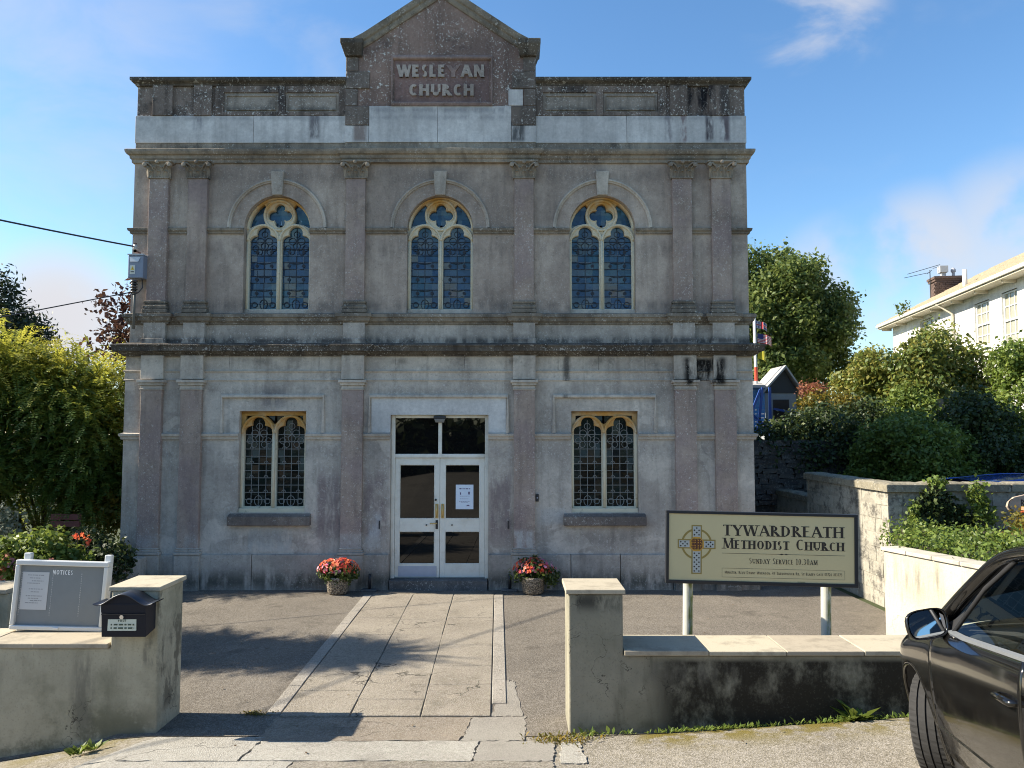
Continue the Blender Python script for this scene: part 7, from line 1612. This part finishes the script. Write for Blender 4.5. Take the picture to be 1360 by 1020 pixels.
for (x, z, c, lab) in [(-6.32, 1.0, 'f_red', 'single scarlet flower above the leafy bush')]:
    t = thing('red_flower', lab, 'flower', (x, 11.4, .3)); V, tn = crown([(x, 11.4, z, .05, .05, .05), (x + .12, 11.4, z - .1, .05, .05, .05)], 8, 5, .02, .06, .9, n5, 0); link('bloom', quads_mesh('bloom', V - np.array((x, 11.4, .3)), M[c], tn), t, 'stuff'); MB().tube([(0, 0, 0), (.0, 0, z - .3)], .006, 5).build('stem', M['bark'], t)
gb = thing('garden_bench', 'dull red slatted bench half hidden under the feathery shrub', 'bench', (-7.27, 12.75, .75))
for k in range(2): MB().box(-.23, .23, -.03, .03, .20 + k * .11, .29 + k * .11).build('slat', plain('faded_red_paint', (0.17, 0.055, 0.05), 0.7) if k == 0 else bpy.data.materials['faded_red_paint'], gb)
for s in (-.18, .18): MB().box(s - .03, s + .03, .031, .08, -.75, .4).build('leg', M['woodpost'], gb)
plant('yellow_leaf_clump', 'sunlit yellow-green leaves at the foot of the feathery shrub', 'plant', [(-6.75, 13.2, 1.15, .22, .2, .35)], 80, 5, .05, .09, M['l_yellow'], n5, .6)
# weeds at the wall foot and in the joints
def weeds(name, label, pts, n, ln, m, rng, cat='weeds', kind='stuff'):
    V = []; 
    for k in range(n):
        b0 = np.array(pts[rng.integers(0, len(pts))]) + np.array([rng.normal() * pts_s, rng.normal() * pts_s * .5, 0]); b0[2] = gz(b0[0], b0[1]); a = rng.uniform(0, 2 * PI); l = ln * rng.uniform(.4, 1.3); d = np.array([math.cos(a) * .7, math.sin(a) * .7, rng.uniform(.4, 1.1)]); s = np.array([-math.sin(a), math.cos(a), 0]) * l * rng.uniform(.08, .22)
        m1 = b0 + d * l * .5; e = b0 + d * l * np.array([1.1, 1.1, .75]); V += [b0, m1 + s, e, m1 - s]
    o = link(name, quads_mesh(name, np.array(V), m)); return tag(o, label, cat, kind=kind)
n6 = np.random.default_rng(3); pts_s = .07
wp = [(x, 6.47 - .05 * abs(math.sin(x * 3)), 0) for x in np.concatenate([np.linspace(1.15, 3.3, 26), np.linspace(1.3, 1.9, 10), np.linspace(2.6, 3.2, 16)])]
weeds('weeds', 'green weeds growing along the foot of the stained right wall', wp, 900, .05, M['l_bright'], n6)
pts_s = .12
weeds('weeds', 'tuft of grass and clover in the pavement joint left of the right pier', [(.40, 6.42, 0), (.32, 6.35, 0), (.46, 6.3, 0)], 320, .045, M['l_yellow'], n6)
pts_s = .05
weeds('weeds', 'small weeds at the base of the right pier', [(.62, 6.5, 0), (.75, 6.46, 0), (.9, 6.47, 0), (.55, 6.4, 0)], 60, .07, M['l_bright'], n6)
pts_s = .05
weeds('weeds', 'moss and grass where the left edging stones end', [(-2.22, 6.98, 0), (-2.3, 7.0, 0)], 160, .035, M['l_yellow'], n6)
pts_s = .02
weeds('dandelion', 'pale dandelion rosette on the pavement below the left pier', [(-3.32, 6.28, 0), (-3.38, 6.2, 0)], 60, .10, M['l_bright'], n6, 'weed', 'thing')
pts_s = .03
weeds('grass_tuft', 'tall grass tuft against the right wall near the car', [(2.78, 6.45, 0)], 60, .18, M['l_bright'], n6, 'grass', 'thing')
# dead leaves and litter on the ground
lv = []
for k in range(260):
    x, y = rg.uniform(-5, 4), rg.choice([rg.uniform(5.6, 12.4), rg.uniform(12.0, 12.5)]); p = np.array([x, y, gz(x, y) + .014]); a = rg.uniform(0, 6.28); s = rg.uniform(.008, .022); u = np.array([math.cos(a), math.sin(a), .1]) * s; v2 = np.array([-math.sin(a), math.cos(a), .2]) * s * .5; lv += [p - u, p + v2, p + u, p - v2]
tag(link('fallen_leaves', quads_mesh('fallen_leaves', np.array(lv), leaf_mat('dry_leaf', [(0.05, 0.03, 0.015), (0.12, 0.075, 0.035), (0.22, 0.17, 0.10)], .1))), 'scattered dry leaves and grit on the forecourt and path', 'leaves', kind='stuff')
# unseen hedge bank added behind the viewer so the door glass reflects something dark
V, tn = crown([(x, -6.0 + .3 * math.sin(x), 1.3, 2.4, 1.1, 1.7 + .4 * math.sin(x * 1.3)) for x in range(-16, 20, 3)], 3000, 4, .5, .6, .6, n6, .5)
tag(link('added_hedge_bank', quads_mesh('added_hedge_bank', V, M['l_hedge'], tn)), 'unseen hedge bank added across the road for the door glass reflections', 'hedge', kind='stuff')
